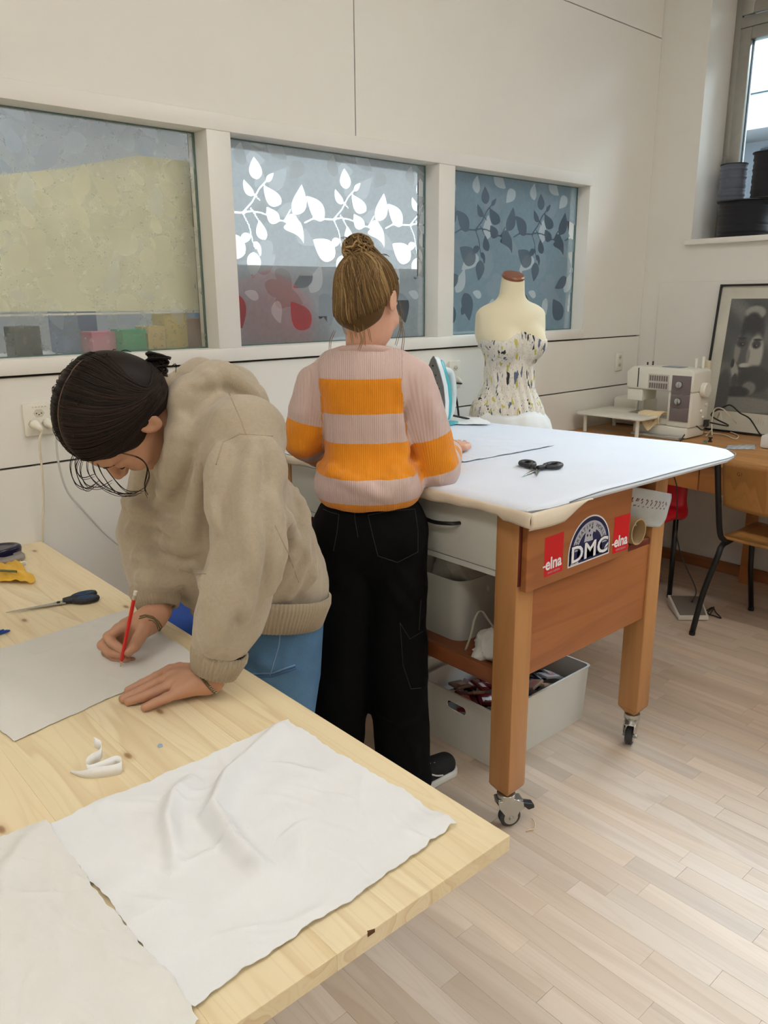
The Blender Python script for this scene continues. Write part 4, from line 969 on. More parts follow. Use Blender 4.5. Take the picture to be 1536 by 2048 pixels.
# ================================================================= INSIDE AND UNDER THE IRONING TABLE
def rrect(x0, x1, y0, y1, r, n=5):
    out = []
    for (cx, cy, a0) in ((x1 - r, y1 - r, 0), (x0 + r, y1 - r, 90), (x0 + r, y0 + r, 180), (x1 - r, y0 + r, 270)):
        for k in range(n + 1):
            a = math.radians(a0 + 90 * k / n); out.append((cx + r * math.cos(a), cy + r * math.sin(a)))
    return out
def crate(name, x0, x1, y0, y1, z0, z1, m, label, r=.02, taper=.012, th=.004, rim=.0, holes=(), group=None):
    n = 24; mb = MB(); V = []
    rings = [(taper, z0, 0), (taper, z0 + .001, 0), (0, z1 - .004, 0), (-rim, z1 - .002, 0), (-rim, z1, 0), (th, z1, 0), (th + taper, z0 + th, 0)]
    for ins, z, _ in rings: V += [(a, b, z) for a, b in rrect(x0 + ins, x1 - ins, y0 + ins, y1 - ins, max(r - max(ins, 0) * .4, .006))]
    Fc = [(i * n + k, i * n + (k + 1) % n, (i + 1) * n + (k + 1) % n, (i + 1) * n + k) for i in range(len(rings) - 1) for k in range(n)] + [tuple(range(n - 1, -1, -1)), tuple(range((len(rings) - 1) * n, len(rings) * n))]
    mb.add(V, Fc); o = mb.build(name, m, None, auto=30)
    for (hx, hy, hz_, ax, w_, h_) in holes:
        pl = [(math.copysign(w_ / 2 - h_ / 2, c) + h_ / 2 * c, h_ / 2 * s) for c, s in [(math.cos(k), math.sin(k)) for k in np.linspace(0, 6.283, 25)[:-1]]]
        cut = MB(); 
        if ax == 'X': cut.prism(pl, lambda a, b: (hx - .04, hy + a, hz_ + b), lambda a, b: (hx + .04, hy + a, hz_ + b))
        else: cut.prism(pl, lambda a, b: (hx + a, hy - .04, hz_ + b), lambda a, b: (hx + a, hy + .04, hz_ + b))
        co = cut.build('cut', None); bo = o.modifiers.new('b', 'BOOLEAN'); bo.object = co; bo.operation = 'DIFFERENCE'; bo.solver = 'EXACT'
        bpy.context.view_layer.update(); me = bpy.data.meshes.new_from_object(o.evaluated_get(bpy.context.evaluated_depsgraph_get())); o.modifiers.clear(); old = o.data; o.data = me; bpy.data.objects.remove(co); auto_smooth(o, 30)
        rm = MB(); rp = []
        for (a, b) in pl + [pl[0]]: rp.append((hx - .0012, hy + a, hz_ + b) if ax == 'X' else (hx + a, hy - .0012, hz_ + b))
        rm.tube(rp, .0022, 6, caps=False).build('handle_rim', m, o, smooth=True)
    return tag(o, label, 'box', group)
M_wbox = mat('white_plastic', S(222, 222, 216), .45, var=.015); M_gbin = mat('grey_plastic', S(178, 178, 170), .45, var=.015)
crate('storage_box', 1.702, 2.205, 1.405, 1.748, .0, .205, M_wbox, 'open white plastic box of sewing packets on the floor', .018, .010, .004, .003, [(1.706, 1.578, .155, 'X', .088, .030)])
o2 = crate('storage_box', 1.715, 2.16, 1.785, 2.12, .0, .225, M_wbox, 'lidded white box on the floor behind the packet box', .018, .010)
solid('lid', (1.712, 1.782, .2255), (2.163, 1.948, .237), M_wbox, o2, .003); solid('lid', (1.712, 1.951, .2255), (2.163, 2.123, .237), M_wbox, o2, .003)
crate('storage_box', 1.575, 2.02, 1.448, 1.83, .4615, .655, M_gbin, 'grey rounded bin stuffed with white cloth on the table shelf', .045, .010, .004, .0, [(1.579, 1.64, .61, 'X', .075, .020)])
# white cloth stuffed into the bin
def crumple(name, cx, cy, cz, sx, sy, sz, seed, m, label, cat, n=44, group=None):
    q = np.random.RandomState(seed); mb = MB(); ph = q.rand(8) * 6
    def fn(u, v):
        a = u * 2 * math.pi; b = v * math.pi * .5; k = 1 + .16 * math.sin(a * 3 + ph[0] + 2 * math.sin(b * 4 + ph[1])) + .10 * math.sin(a * 7 + ph[2] + b * 6) + .06 * math.sin(a * 13 + b * 11 + ph[3])
        return (cx + sx * k * math.cos(a) * math.cos(b) , cy + sy * k * math.sin(a) * math.cos(b), cz + sz * max(math.sin(b), 0) * (1 + .25 * math.sin(a * 4 + ph[4]) * math.cos(b) + .10 * math.sin(a * 9 + b * 7 + ph[5])))
    o = mb.grid(n, n // 2, fn).build(name, m, None, smooth=True); return tag(o, label, cat, group)
M_wadd = cloth('bundled_cloth', S(214, 210, 200), 500, .3, .06)
crumple('cloth_bundle', 1.70, 1.56, .60, .085, .09, .108, 1, M_wadd, 'crumpled white cloth at the near end of the grey bin', 'cloth', group='cloth in the grey bin')
crumple('cloth_bundle', 1.72, 1.72, .60, .10, .085, .112, 2, M_wadd, 'crumpled beige-white cloth at the far end of the grey bin', 'cloth', group='cloth in the grey bin')
crumple('cloth_bundle', 1.88, 1.62, .60, .10, .12, .09, 3, M_wadd, 'crumpled white cloth at the back of the grey bin', 'cloth', group='cloth in the grey bin')
crumple('cloth_bundle', 1.625, 1.345, .462, .075, .070, .07, 4, M_wadd, 'crumpled white cloth on the shelf behind the near table leg', 'cloth')
# tape measure looping over the cloth
M_tape = mat('tape_white', S(170, 168, 150), .5); cvt = smoothpath([(1.545, 1.40, .47), (1.55, 1.385, .52), (1.555, 1.375, .575), (1.57, 1.365, .598), (1.585, 1.350, .57), (1.60, 1.335, .545), (1.615, 1.31, .560), (1.62, 1.285, .53), (1.63, 1.265, .50)], 50)
mb = MB(); V = []
for p in cvt: V += [(p[0] - .0022, p[1] + .0025, p[2]), (p[0] + .0022, p[1] - .0025, p[2])]
mb.add(V, [(2 * i, 2 * i + 2, 2 * i + 3, 2 * i + 1) for i in range(len(cvt) - 1)]); o = mb.build('tape_measure', M_tape, smooth=True); so = o.modifiers.new('t', 'SOLIDIFY'); so.thickness = .0006; tag(o, 'white tape measure looped over the cloth on the shelf', 'tape measure')
# sewing packets in the floor box
PCOL = [('dark red', S(112, 24, 34)), ('crimson', S(140, 40, 52)), ('tan', S(150, 124, 104)), ('black', S(30, 28, 34)), ('purple', S(84, 66, 142)), ('silvery white', S(186, 190, 196)), ('beige', S(176, 150, 128)), ('wine red', S(90, 18, 30))]
M_pw = mat('packet_label', S(222, 220, 216), .4); rp = random.Random(4); cnt = {}
for gi in range(54):
    for gx, gy in ((gi % 9, (gi // 9) % 3),):
        x = 1.768 + gx * .0465 + rp.uniform(-.008, .008); y = 1.472 + gy * .106 + rp.uniform(-.012, .012) + (.03 if gi > 26 else 0) * (1 if gy < 2 else -1)
        ci = rp.choice((0, 1, 7, 2, 0, 1, 3)) if gx < 4 else rp.choice((3, 4, 5, 6, 3, 4, 5)); cn, c = PCOL[ci]; cnt[cn] = cnt.get(cn, 0) + 1
        Mx = Matrix.Translation((x, y, .112 + .010 * rp.random() + (.012 if (gx + gy) % 2 else 0) + (.034 if gi > 26 else 0))) @ Matrix.Rotation(rp.uniform(-.6, .6) + (1.57 if (gx % 2 and 0 < gx < 8) else 0), 4, 'Z') @ Matrix.Rotation(rp.uniform(-.45, .45), 4, 'X') @ Matrix.Rotation(rp.uniform(.1, .5), 4, 'Y')
        o = MB().box((-.036, -.026, -.005), (.036, .026, .005), Mx).build('thread_packet', mat('packet_' + cn.replace(' ', '_'), c, .28, var=.1, vscale=60), None, bevel=.0025)
        tag(o, '%s sewing packet lying in the white floor box' % cn, 'packet', 'sewing packets in the floor box, ' + cn)
        MB().box((-.020, -.016, .0051), (.010, .006, .0055), Mx).build('packet_label', M_pw if ci in (0, 2, 3, 4) else mat('packet_label_pink', S(196, 110, 112), .4), o)
# slot at the front: cardboard tube, cloth roll, printed plastic bag
M_kraft = mat('kraft_card', S(176, 148, 108), .8, var=.06, vscale=40); ct = np.array([2.048, 0, .775])
mb = MB(); mb.lathe([(.036, 1.172), (.040, 1.172), (.040, 1.75), (.036, 1.75), (.036, 1.1725)], (0, 0, 0), 36, caps=False)
o = put('cardboard_tube', [(ct[0] + x, z, ct[2] + y) for x, y, z in mb.v], mb.f, M_kraft, None, smooth=False); auto_smooth(o, 40); tag(o, 'brown cardboard tube sticking out of the ironing table slot', 'tube')
mb = MB(); mb.lathe([(.0, 1.20), (.022, 1.20), (.026, 1.215), (.026, 1.7), (.0, 1.7)], (0, 0, 0), 24, caps=False); o = put('cloth_roll', [(2.018 + x, z, .842 + y) for x, y, z in mb.v], mb.f, M_wadd, None); auto_smooth(o, 40); tag(o, 'thin roll of pale cloth above the cardboard tube', 'cloth roll')
def bagf(u, v): return (2.040 + u * (.150 - .055 * (1 - v) ** 1.5) + .004 * math.sin(v * 9), 1.205 - u * .055 + .010 * math.sin(u * 4 + v * 3) + (1 - v) * .012, .785 + v * .125 - u * .040 + .03 * (1 - v) * u)
bag = MB().grid(24, 20, bagf).build('plastic_bag', mat('grey_poly', S(176, 180, 180), .25, var=.05, vscale=30), smooth=True); so = bag.modifiers.new('t', 'SOLIDIFY'); so.thickness = .0008; tag(bag, 'grey plastic bag with dark red lettering in the slot', 'bag')
M_let = mat('dark_red_print', S(104, 30, 28), .5); rg = random.Random(2); mb = MB()
def bagp(u, v): b_ = bagf(u, v); return (b_[0], b_[1] - .0013, b_[2])
for k in range(9):           # the print on the bag is too blurred to read: plain upright strokes
    u = .10 + k * .092; 
    for (du, w_, v0, v1) in ((0, .026, .52, .74), (.034, .018, .52 + .10 * rg.random(), .74 - .08 * rg.random())):
        mb.add([bagp(u + du, v0), bagp(u + du + w_, v0 + .01), bagp(u + du + w_, v1), bagp(u + du, v1 - .01)], [(0, 1, 2, 3)])
tag(mb.build('lettering', M_let, bag, fix=False), kind='stuff')

# ================================================================= PEOPLE
def cw(px, py, dep): return CAM + RC @ (np.array([px - 768.0, py - 1024.0, F_PX]) / F_PX * dep)
def frame_from(F, U):
    """head axes (rows: forward, left, up) in room coordinates from camera-space hints"""
    F = RC @ np.array(F, float); U = RC @ np.array(U, float)
    F /= np.linalg.norm(F); U -= F * (U @ F); U /= np.linalg.norm(U); L = np.cross(U, F)
    return np.stack([F, L, U])
def mat_skin(name, c):
    t = NT(name); p = t.pos(); a = tuple(v * 0.86 for v in c[:3])
    col = t.mix(t.noise(p, 60, 4), a + (1,), c); col = t.mix(t.math('MULTIPLY', t.noise(p, 18, 2), 0.25), col, (c[0] * 1.02, c[1] * 0.72, c[2] * 0.66, 1))
    b = t.bsdf(col, 0.5, 0, t.noise(p, 500, 2), 0.12, 0.001)
    b.inputs['Subsurface Weight'].default_value = 0.12; b.inputs['Subsurface Radius'].default_value = (0.012, 0.005, 0.003)
    return t.m
def head_sd(P, c, Mx, s=1.0, ears=True):
    q = ((P - _v(c)) @ _v(Mx).T) / s
    d = sd_ell(q, (-.012, 0, .030), (.096, .074, .086))
    d = smin(d, sd_ell(q, (.030, 0, -.028), (.062, .061, .085)), .03)
    d = smin(d, sd_ell(q, (.038, 0, -.072), (.046, .050, .040)), .025)
    d = smin(d, sd_ell(q, (.076, 0, -.096), (.016, .018, .014)), .02)
    d = smin(d, sd_ell(q, (.080, 0, .026), (.016, .048, .012)), .02)
    qa = q.copy(); qa[:, 1] = np.abs(qa[:, 1])
    d = smax(d, -sd_ell(qa, (.100, .033, .004), (.016, .020, .013)), .012)
    d = smin(d, sd_ell(qa, (.079, .032, .002), (.0125, .0145, .0105)), .004)
    d = smin(d, sd_ell(qa, (.062, .044, -.030), (.025, .020, .022)), .02)
    d = smin(d, sd_cap(q, (.088, 0, .012), (.110, 0, -.026), .0075, .0105), .012)
    d = smin(d, sd_ell(qa, (.099, .010, -.031), (.011, .007, .008)), .006)
    d = smin(d, sd_ell(q, (.087, 0, -.054), (.012, .024, .0055)), .005)
    d = smin(d, sd_ell(q, (.086, 0, -.066), (.012, .020, .0065)), .005)
    if ears:
        e = sd_ell(qa, (-.008, .078, -.006), (.019, .0075, .033))
        e = smax(e, -sd_ell(qa, (-.004, .086, -.002), (.011, .006, .020)), .004)
        d = smin(d, e, .006)
    return d * s
def garment_seams(fn, polys, r, m, name, parent, lift=0.0008, dash=None):
    mb = MB()
    for poly in polys:
        px = dense(poly, 6.0); P, ok, d = trace(fn, px[:, 0], px[:, 1])
        P = P - d * lift; P = P[ok]
        if len(P) < 3: continue
        if dash:
            for i in range(0, len(P) - dash, dash + 1): mb.tube(P[i:i + dash], r, 5)
        else: mb.tube(P, r, 5)
    if mb.v: return tag(mb.build(name, m, parent, smooth=True, fix=False), kind='stuff')
def fold_pts(fn, polys, r, rise):
    out = []
    for poly in polys:
        px = dense(poly, 22.0); P, ok, d = trace(fn, px[:, 0], px[:, 1])
        P = P + d * (r - rise); P = P[ok]
        for i in range(len(P) - 1):
            e0 = 0.35 + 0.65 * math.sin(math.pi * (i + .5) / len(P)) ** .6; e1 = 0.35 + 0.65 * math.sin(math.pi * min(i + 1.5, len(P)) / len(P)) ** .6
            out.append((P[i], P[i + 1], r * e0, r * e1))
    return out
def near_cap(P, a, b, ra, rb): return sd_cap(P, a, b, ra, rb)
def with_folds(fn, ridges, k=0.014):
    R_ = [(np.minimum(a, b) - r - .05, np.maximum(a, b) + r + .05, (a, b, r, r2)) for a, b, r, r2 in ridges]
    def g(P):
        d = fn(P)
        for lo, hi, c in R_:
            m = ((P > lo) & (P < hi)).all(1)
            if m.any(): d[m] = smin(d[m], sd_cap(P[m], *c), k)
        return d
    return g
def bounds(pts, pad):
    A = np.array(pts); return A.min(0) - pad, A.max(0) + pad
def merge(parts):
    V = []; Fc = []; b = 0
    for v, f in parts: V.append(v); Fc.append(np.asarray(f) + b); b += len(v)
    return np.concatenate(V), np.concatenate(Fc)
def rib_cuff(name, m, parent, a, b, r0, r1, n=44, depth=0.0016, el=1.0, wall=True, axis=None):
    """knitted rib band: a ring of real ridges between two centres"""
    a = np.array(a); b = np.array(b); d = b - a; d /= np.linalg.norm(d)
    u = np.cross(d, axis if axis is not None else (0.3, 0.5, 0.8)); u /= np.linalg.norm(u); w = np.cross(d, u)
    N = n * 4; mb = MB(); V = []
    K = [(0.0, r0 - .004), (0.0, r0), (0.25, r0 * .98 + r1 * .02 + .0015), (0.6, r0 * .4 + r1 * .6 + .002), (1.0, r1), (1.0, r1 - .005), (.8, r1 - .007)]
    for t, r in K:
        for i in range(N):
            an = 2 * math.pi * i / N; rr = r + depth * math.cos(an * n)
            V.append(a + (b - a) * t + u * (rr * math.cos(an)) + w * (rr * el * math.sin(an)))
    Fc = [(i * N + k, i * N + (k + 1) % N, (i + 1) * N + (k + 1) % N, (i + 1) * N + k) for i in range(len(K) - 1) for k in range(N)]
    mb.add(V, Fc); return mb.build(name, m, parent, smooth=True)
# ---------------------------------------------------------------- person bending over the pine table
M_skin1 = mat_skin('skin_tan', S(194, 147, 117)); M_skin2 = mat_skin('skin_fair', S(226, 178, 152))
def knit(name, col, rib_scale=0, var=0.06):
    t = NT(name); p = t.pos()
    a = tuple(v * (1 - var) for v in col[:3]) + (1,); b = tuple(min(1, v * (1 + var)) for v in col[:3]) + (1,)
    c = t.ramp(t.noise(p, 140, 5, 0.7), [(0.3, a), (0.7, b)])
    t.bsdf(c, 0.95, 0, t.noise(p, 420, 3, 0.7), 0.45, 0.003, Sheen_Weight=0.25); MATS[name] = t.m; return t.m
M_hood = knit('oatmeal_knit', S(178, 164, 142)); M_hood_rib = knit('oatmeal_rib', S(168, 152, 128))
pel = cw(508, 1185, 1.86); chest = cw(425, 900, 1.60); shL = cw(492, 872, 1.455); shR = cw(356, 880, 1.73)
elL = cw(498, 1105, 1.40); wrL = at(180 + 1165 / 4.8, 1160 + 960 / 4.8, Z=TZ + .034); wrL = wrL + (elL - wrL) * .10; elR = cw(300, 1068, 1.72); wrR = cw(318, 1222, 1.665)
headc = cw(238, 836, 1.475); HM = frame_from((-.25, .95, .12), (-.54, -.11, -.84)); neckb = cw(400, 845, 1.585)
p1 = thing('person', (pel[0], pel[1], 0), 'person in beige hoodie and blue jeans bending over the pine table to draw', 'person')
def hood0(P):
    d = sd_ell(P, pel + (0, 0, .02), (.165, .185, .15))
    T = np.array(chest) - np.array(pel)
    m1 = np.array(pel) + T * .42; 
    d = smin(d, sd_cap(P, pel + np.array([0, 0, .02]), m1, .150, .150), .06)
    d = smin(d, sd_cap(P, m1, chest, .150, .118), .06)
    d = smin(d, sd_cap(P, shL * .93 + chest * .07, shR * .93 + chest * .07, .074, .074), .07)
    sl = sd_chain(P, [shL, shL * .5 + elL * .5, elL, elL * .45 + wrL * .55, wrL * .86 + elL * .14], [.072, .070, .066, .064, .050])
    d = smin(d, sl, .014)
    sr = sd_chain(P, [shR, shR * .5 + elR * .5, elR, elR * .3 + wrR * .7], [.078, .076, .070, .054])
    d = smin(d, sr, .014)
    # soft hood lying around the neck and on the back
    hd = sd_chain(P, [cw(352, 858, 1.50), cw(378, 800, 1.50), cw(430, 768, 1.55), cw(495, 800, 1.58)], [.030, .040, .046, .040], .02)
    hd = smin(hd, sd_chain(P, [cw(345, 770, 1.60), cw(400, 757, 1.63), cw(470, 775, 1.64), cw(505, 815, 1.62)], [.022, .036, .042, .034], .02), .03)
    d = smin(d, hd, .022)
    # hem is gathered: cut level below
    hn = np.array([.20, .05, .97]); hn /= np.linalg.norm(hn)
    d = smax(d, -((P - _v(cw(520, 1225, 1.80))) @ _v(hn)), .02)
    # neck opening
    d = smax(d, -sd_cap(P, neckb, headc, .052, .06), .012)
    return d
ridges = fold_pts(hood0, [[(505, 885), (493, 1000), (508, 1120), (488, 1240)], [(545, 900), (540, 1010), (556, 1110), (540, 1180)], [(440, 900), (428, 990), (440, 1060)],
                          [(412, 905), (398, 985), (382, 1060), (372, 1100)], [(380, 880), (345, 960), (320, 1010)], [(580, 930), (604, 1030), (600, 1120), (580, 1190)], [(560, 1010), (586, 1090), (566, 1160)],
                          [(610, 1060), (622, 1120), (606, 1180)], [(470, 1150), (452, 1220), (440, 1280)], [(430, 1190), (425, 1250), (418, 1300)],
                          [(250, 1000), (300, 1030), (385, 1075)], [(262, 1060), (320, 1078), (390, 1100)], [(275, 1110), (330, 1125), (385, 1130)], [(285, 1155), (330, 1165), (370, 1160)],
                          [(400, 1150), (440, 1180), (420, 1240)], [(530, 885), (560, 960)], [(360, 840), (350, 900), (330, 960)], [(395, 770), (450, 745), (510, 790)]], .018, .0185)
hood2 = with_folds(hood0, ridges, .014)
def wrinkle(P, amp, wl_, seed, n=5):
    q = np.random.RandomState(seed); o_ = np.zeros(len(P), np.float32)
    for i in range(n):
        k = q.normal(0, 1, 3); k *= (2 * math.pi / (wl_ * q.uniform(.7, 1.5))) / np.linalg.norm(k); k2 = q.normal(0, 1, 3) * (math.pi / wl_)
        o_ += np.sin(P @ _v(k) + 1.3 * np.sin(P @ _v(k2) + q.rand() * 6) + q.rand() * 6)
    return o_ * (amp / n)
def hood1(P): return hood2(P) + wrinkle(P, .0060, .075, 4)
allp = [pel, chest, shL, shR, elL, wrL, elR, wrR, cw(620, 1180, 1.85), cw(640, 1180, 1.85)]
lo, hi = bounds(allp, .17)
V, Fc = sd_mesh(hood1, lo, hi, .0058)
hoodie = put('hoodie', V, Fc, M_hood, p1, smooth=True)
M_seam = knit('oatmeal_seam', S(172, 156, 129))
garment_seams(hood1, [[(458, 785), (482, 840), (492, 870)], [(432, 930), (445, 885), (480, 868), (545, 872)], [(358, 1139), (385, 1146), (412, 1148)], [(550, 1050), (578, 1110), (598, 1165)]], .0014, M_seam, 'seam', hoodie, lift=-.0004)
# ribs: cuffs and hem
rib_cuff('cuff', M_hood_rib, hoodie, wrL * .86 + elL * .14 + (wrL - elL) * -.03, wrL + (wrL - elL) * .04, .051, .042, 40)
rib_cuff('cuff', M_hood_rib, hoodie, elR * .32 + wrR * .68, wrR * .97 + elR * .03, .055, .041, 40)
hn = np.array([.20, .05, .97]); hn /= np.linalg.norm(hn); hc = cw(516, 1212, 1.83)
rib_cuff('hem_rib', M_hood_rib, hoodie, hc + hn * .045, hc - hn * .025, .158, .146, 110, .0016, 1.12, axis=(0, 1, .05))
# jeans
M_jean = NT('blue_denim'); 
def denim(name, c1, c2, fade):
    t = NT(name); p = t.pos(); tw = t.noise(t.pos(scale=(1, 1, .25)), 700, 2)
    c = t.ramp(t.noise(p, 7, 4), [(0.3, c1), (0.72, c2)]); c = t.mix(t.math('MULTIPLY', tw, 0.3), c, fade)
    t.bsdf(c, 0.9, 0, tw, 0.3, 0.002, Specular_IOR_Level=0.15); MATS[name] = t.m; return t.m
M_jean = denim('blue_denim', S(58, 96, 134), S(84, 124, 160), S(130, 160, 186)); M_jean_d = denim('blue_denim_dark', S(46, 74, 112), S(60, 92, 132), S(120, 150, 180))
M_stitch = mat('denim_stitch', S(120, 150, 184), 0.8)
side = shR - shL; side[2] = 0; side /= np.linalg.norm(side); fwd1 = np.array([-side[1], side[0], 0]) if (-side[1]) < 0 else np.array([side[1], -side[0], 0])
hipL = pel - side * .085 + np.array([.02, 0, -.03]); hipR = pel + side * .085 + np.array([.02, 0, -.03])
knL = np.array([hipL[0] - .02, hipL[1] - .00, .46]); knR = np.array([hipR[0] + .0, hipR[1] + .02, .46])
anL = np.array([knL[0] + .05, knL[1], .07]); anR = np.array([knR[0] + .09, knR[1] + .02, .07])
def jean0(P):
    d = sd_ell(P, pel + (0.02, 0, -.01), (.115, .138, .13))
    for h_, k_, a_ in ((hipL, knL, anL), (hipR, knR, anR)):
        d = smin(d, sd_chain(P, [h_, k_ * .5 + h_ * .5, k_, a_], [.104, .100, .084, .078]), .03)
    return smax(d, -(P[:, 2] - .035), .01)
lo, hi = bounds([pel, hipL, hipR, anL, anR, pel + (0, 0, .1)], .17)
jr = fold_pts(jean0, [[(480, 1300), (540, 1330), (600, 1338)], [(590, 1260), (575, 1300), (560, 1350)], [(500, 1345), (560, 1365)]], .010, .003)
jean1 = with_folds(jean0, jr, .01)
V, Fc = sd_mesh(jean1, lo, hi, .0075)
jeans = put('jeans', V, Fc, M_jean, p1, smooth=True)
garment_seams(jean1, [[(562, 1245), (558, 1290), (540, 1350)], [(500, 1348), (545, 1346), (590, 1330)], [(620, 1200), (606, 1240), (608, 1243), (624, 1244)]], .0016, M_stitch, 'stitching', jeans)
garment_seams(jean1, [[(480, 1355), (545, 1352), (592, 1336)]], .0035, M_jean_d, 'pocket_edge', jeans)
M_shoe1 = mat('white_sneaker', S(220, 218, 212), 0.6)
for a_ in (anL, anR):
    fw = np.array([-1.0, .1, 0])
    def shoe(P, a_=a_):
        t_ = a_ + fw * .16; d = sd_cap(P, (a_[0] + .02, a_[1], .045), (t_[0], t_[1], .036), .045, .036)
        d = smin(d, sd_cap(P, (a_[0], a_[1], .06), (a_[0], a_[1], .10), .04, .042), .03)
        return smax(d, -(P[:, 2] - .001), .004)
    V, Fc = sd_mesh(shoe, np.array(a_) - (.25, .12, .08), np.array(a_) + (.12, .12, .12), .007); put('shoe', V, Fc, M_shoe1, p1, smooth=True)
# ---- hands. left: flat on the table; right: holding the pencil
def hz(x, y): return 180 + x / 4.8, 1160 + y / 4.8
def tp(x, y, z): return at(*hz(x, y), Z=TZ + z)
wl = tp(1165, 960, .034)
FL = [([tp(835, 1085, .022), tp(735, 1130, .019), tp(625, 1180, .013), tp(530, 1222, .0095)], [.0102, .0092, .0086, .0078]),
      ([tp(790, 1005, .027), tp(660, 1060, .022), tp(510, 1120, .015), tp(372, 1165, .010)], [.0112, .0098, .0092, .0082]),
      ([tp(760, 940, .030), tp(630, 995, .026), tp(470, 1075, .017), tp(318, 1140, .0105)], [.0115, .0100, .0093, .0082]),
      ([tp(745, 880, .028), tp(640, 930, .026), tp(500, 1000, .017), tp(370, 1062, .0105)], [.0115, .0100, .0092, .0082]),
      ([tp(985, 870, .022), tp(860, 850, .018), tp(770, 862, .014), tp(705, 890, .011)], [.0150, .0120, .0105, .0090])]
def handL(P):
    d = sd_chain(P, [wl * .6 + elL * .4, wl * .8 + elL * .2, wl], [.026, .0245, .0250])
    pc = [tp(850, 1075, .022), tp(800, 1000, .026), tp(775, 940, .028), tp(770, 890, .025)]
    for q, r in zip(pc, (.0135, .0145, .0145, .0135)): d = smin(d, sd_cap(P, wl * .75 + q * .25, q, .0190, r), .014)
    d = smin(d, sd_cap(P, wl * .7 + tp(985, 870, .022) * .3, tp(985, 870, .022), .018, .014), .012)
    f_ = None
    for pts, rad in FL:
        e = sd_chain(P, pts, rad, .003); f_ = e if f_ is None else np.minimum(f_, e)
    d = smin(d, f_, .0045)
    return smax(d, -(P[:, 2] - (TZ + .0012)), .002)
def pw(x, y, dep): return cw(*hz(x, y), dep)
tip = at(*hz(290, 838), Z=TZ + .001); pdep = float((RC.T @ (tip - CAM))[2])
top = None
for dd in np.arange(-.10, .10, .004):
    q = pw(440, 95, pdep + dd)
    if q[2] > TZ + .05 and abs(np.linalg.norm(q - tip) - .172) < .006 and (top is None): top = q
if top is None: top = pw(440, 95, pdep + .0)
pdir = (top - tip) / np.linalg.norm(top - tip)
dpt = lambda t: float((RC.T @ (tip + pdir * t - CAM))[2])
wr = pw(640, 330, pdep + .075)
FR = [([pw(330, 440, pdep + .040), pw(175, 545, pdep + .022), pw(215, 605, pdep + .010), pw(312, 668, pdep + .002)], [.0118, .0104, .0098, .0085]),
      ([pw(270, 470, pdep + .055), pw(120, 625, pdep + .038), pw(190, 690, pdep + .020), pw(290, 712, pdep + .008)], [.0118, .0106, .0098, .0088]),
      ([pw(300, 540, pdep + .060), pw(160, 690, pdep + .050), pw(240, 755, pdep + .030), pw(345, 762, pdep + .020)], [.0115, .0104, .0096, .0086]),
      ([pw(360, 600, pdep + .062), pw(240, 740, pdep + .055), pw(320, 785, pdep + .040), pw(405, 775, pdep + .030)], [.0105, .0096, .0088, .0080]),
      ([pw(520, 470, pdep + .030), pw(470, 560, pdep + .012), pw(420, 640, pdep - .002), pw(368, 690, pdep - .006)], [.0150, .0130, .0112, .0098])]
def handR(P):
    d = sd_chain(P, [wrR, wr, wr * .6 + pw(440, 480, pdep + .05) * .4], [.027, .0265, .026])
    for (x, y, dd), r in zip(((350, 440, .045), (300, 480, .055), (320, 540, .060), (380, 610, .062)), (.0155, .016, .0155, .014)):
        d = smin(d, sd_cap(P, wr * .7 + pw(440, 480, pdep + .05) * .3, pw(x, y, pdep + dd), .022, r), .014)
    d = smin(d, sd_cap(P, wr * .7 + pw(440, 480, pdep + .05) * .3, pw(520, 470, pdep + .030), .020, .0155), .014)
    f_ = None
    for pts, rad in FR:
        e = sd_chain(P, pts, rad, .003); f_ = e if f_ is None else np.minimum(f_, e)
    d = smin(d, f_, .0045)
    return smax(d, -(P[:, 2] - (TZ + .0025)), .002)
def body1(P):
    d = sd_cap(P, neckb, headc + HM[2] * -.05 + HM[0] * -.025, .052, .048)
    d = smin(d, sd_cap(P, chest, neckb, .09, .055), .04)
    d = smin(d, sd_cap(P, pel, chest, .10, .095), .05)
    d = smin(d, sd_chain(P, [shL * .8 + chest * .2, elL, wl], [.042, .036, .022]), .03)
    return smin(d, sd_chain(P, [shR * .8 + chest * .2, elR, wrR], [.042, .036, .025]), .03)
def headneck(P): return smin(head_sd(P, headc, HM, .98), sd_cap(P, neckb, headc + HM[2] * -.055 + HM[0] * -.025, .052, .046), .02)
parts_ = [sd_mesh(body1, *bounds([pel, chest, shL, shR, elL, wl, elR, wrR, neckb], .13), .009)]
parts_.append(sd_mesh(headneck, *bounds([headc, neckb], .14), .0030))
parts_.append(sd_mesh(handL, *bounds([wl] + [q for f_, r in FL for q in f_], .045), .0018))
parts_.append(sd_mesh(handR, *bounds([wr, wrR] + [q for f_, r in FR for q in f_], .045), .0018))
V, Fc = merge(parts_)
body = put('body', V, Fc, M_skin1, p1, smooth=True)
M_nail = mat('fingernail', S(222, 176, 158), 0.3)
def hp(x, y, z): return headc + HM.T @ np.array([x, y, z]) * .98
M_lash = mat('dark_lash', S(44, 30, 24), 0.7)
mb = MB()
for s_ in (-1, 1):
    mb.tube(smoothpath([hp(.0885, s_ * .020, -.004), hp(.0920, s_ * .032, -.0062), hp(.0860, s_ * .044, -.0035)], 12), [.0004, .0012, .0014, .0014, .0015, .0015, .0015, .0015, .0014, .0014, .001, .0005], 5)
mb.build('eyelashes', M_lash, body, smooth=True, fix=False)
mb = MB()
for s_ in (-1, 1): mb.tube(smoothpath([hp(.0960, s_ * .014, .0235), hp(.0945, s_ * .030, .029), hp(.0830, s_ * .050, .024)], 12), [.0012, .0018, .002, .0022, .0022, .0022, .002, .002, .0018, .0015, .001, .0006], 6, flat=.5)
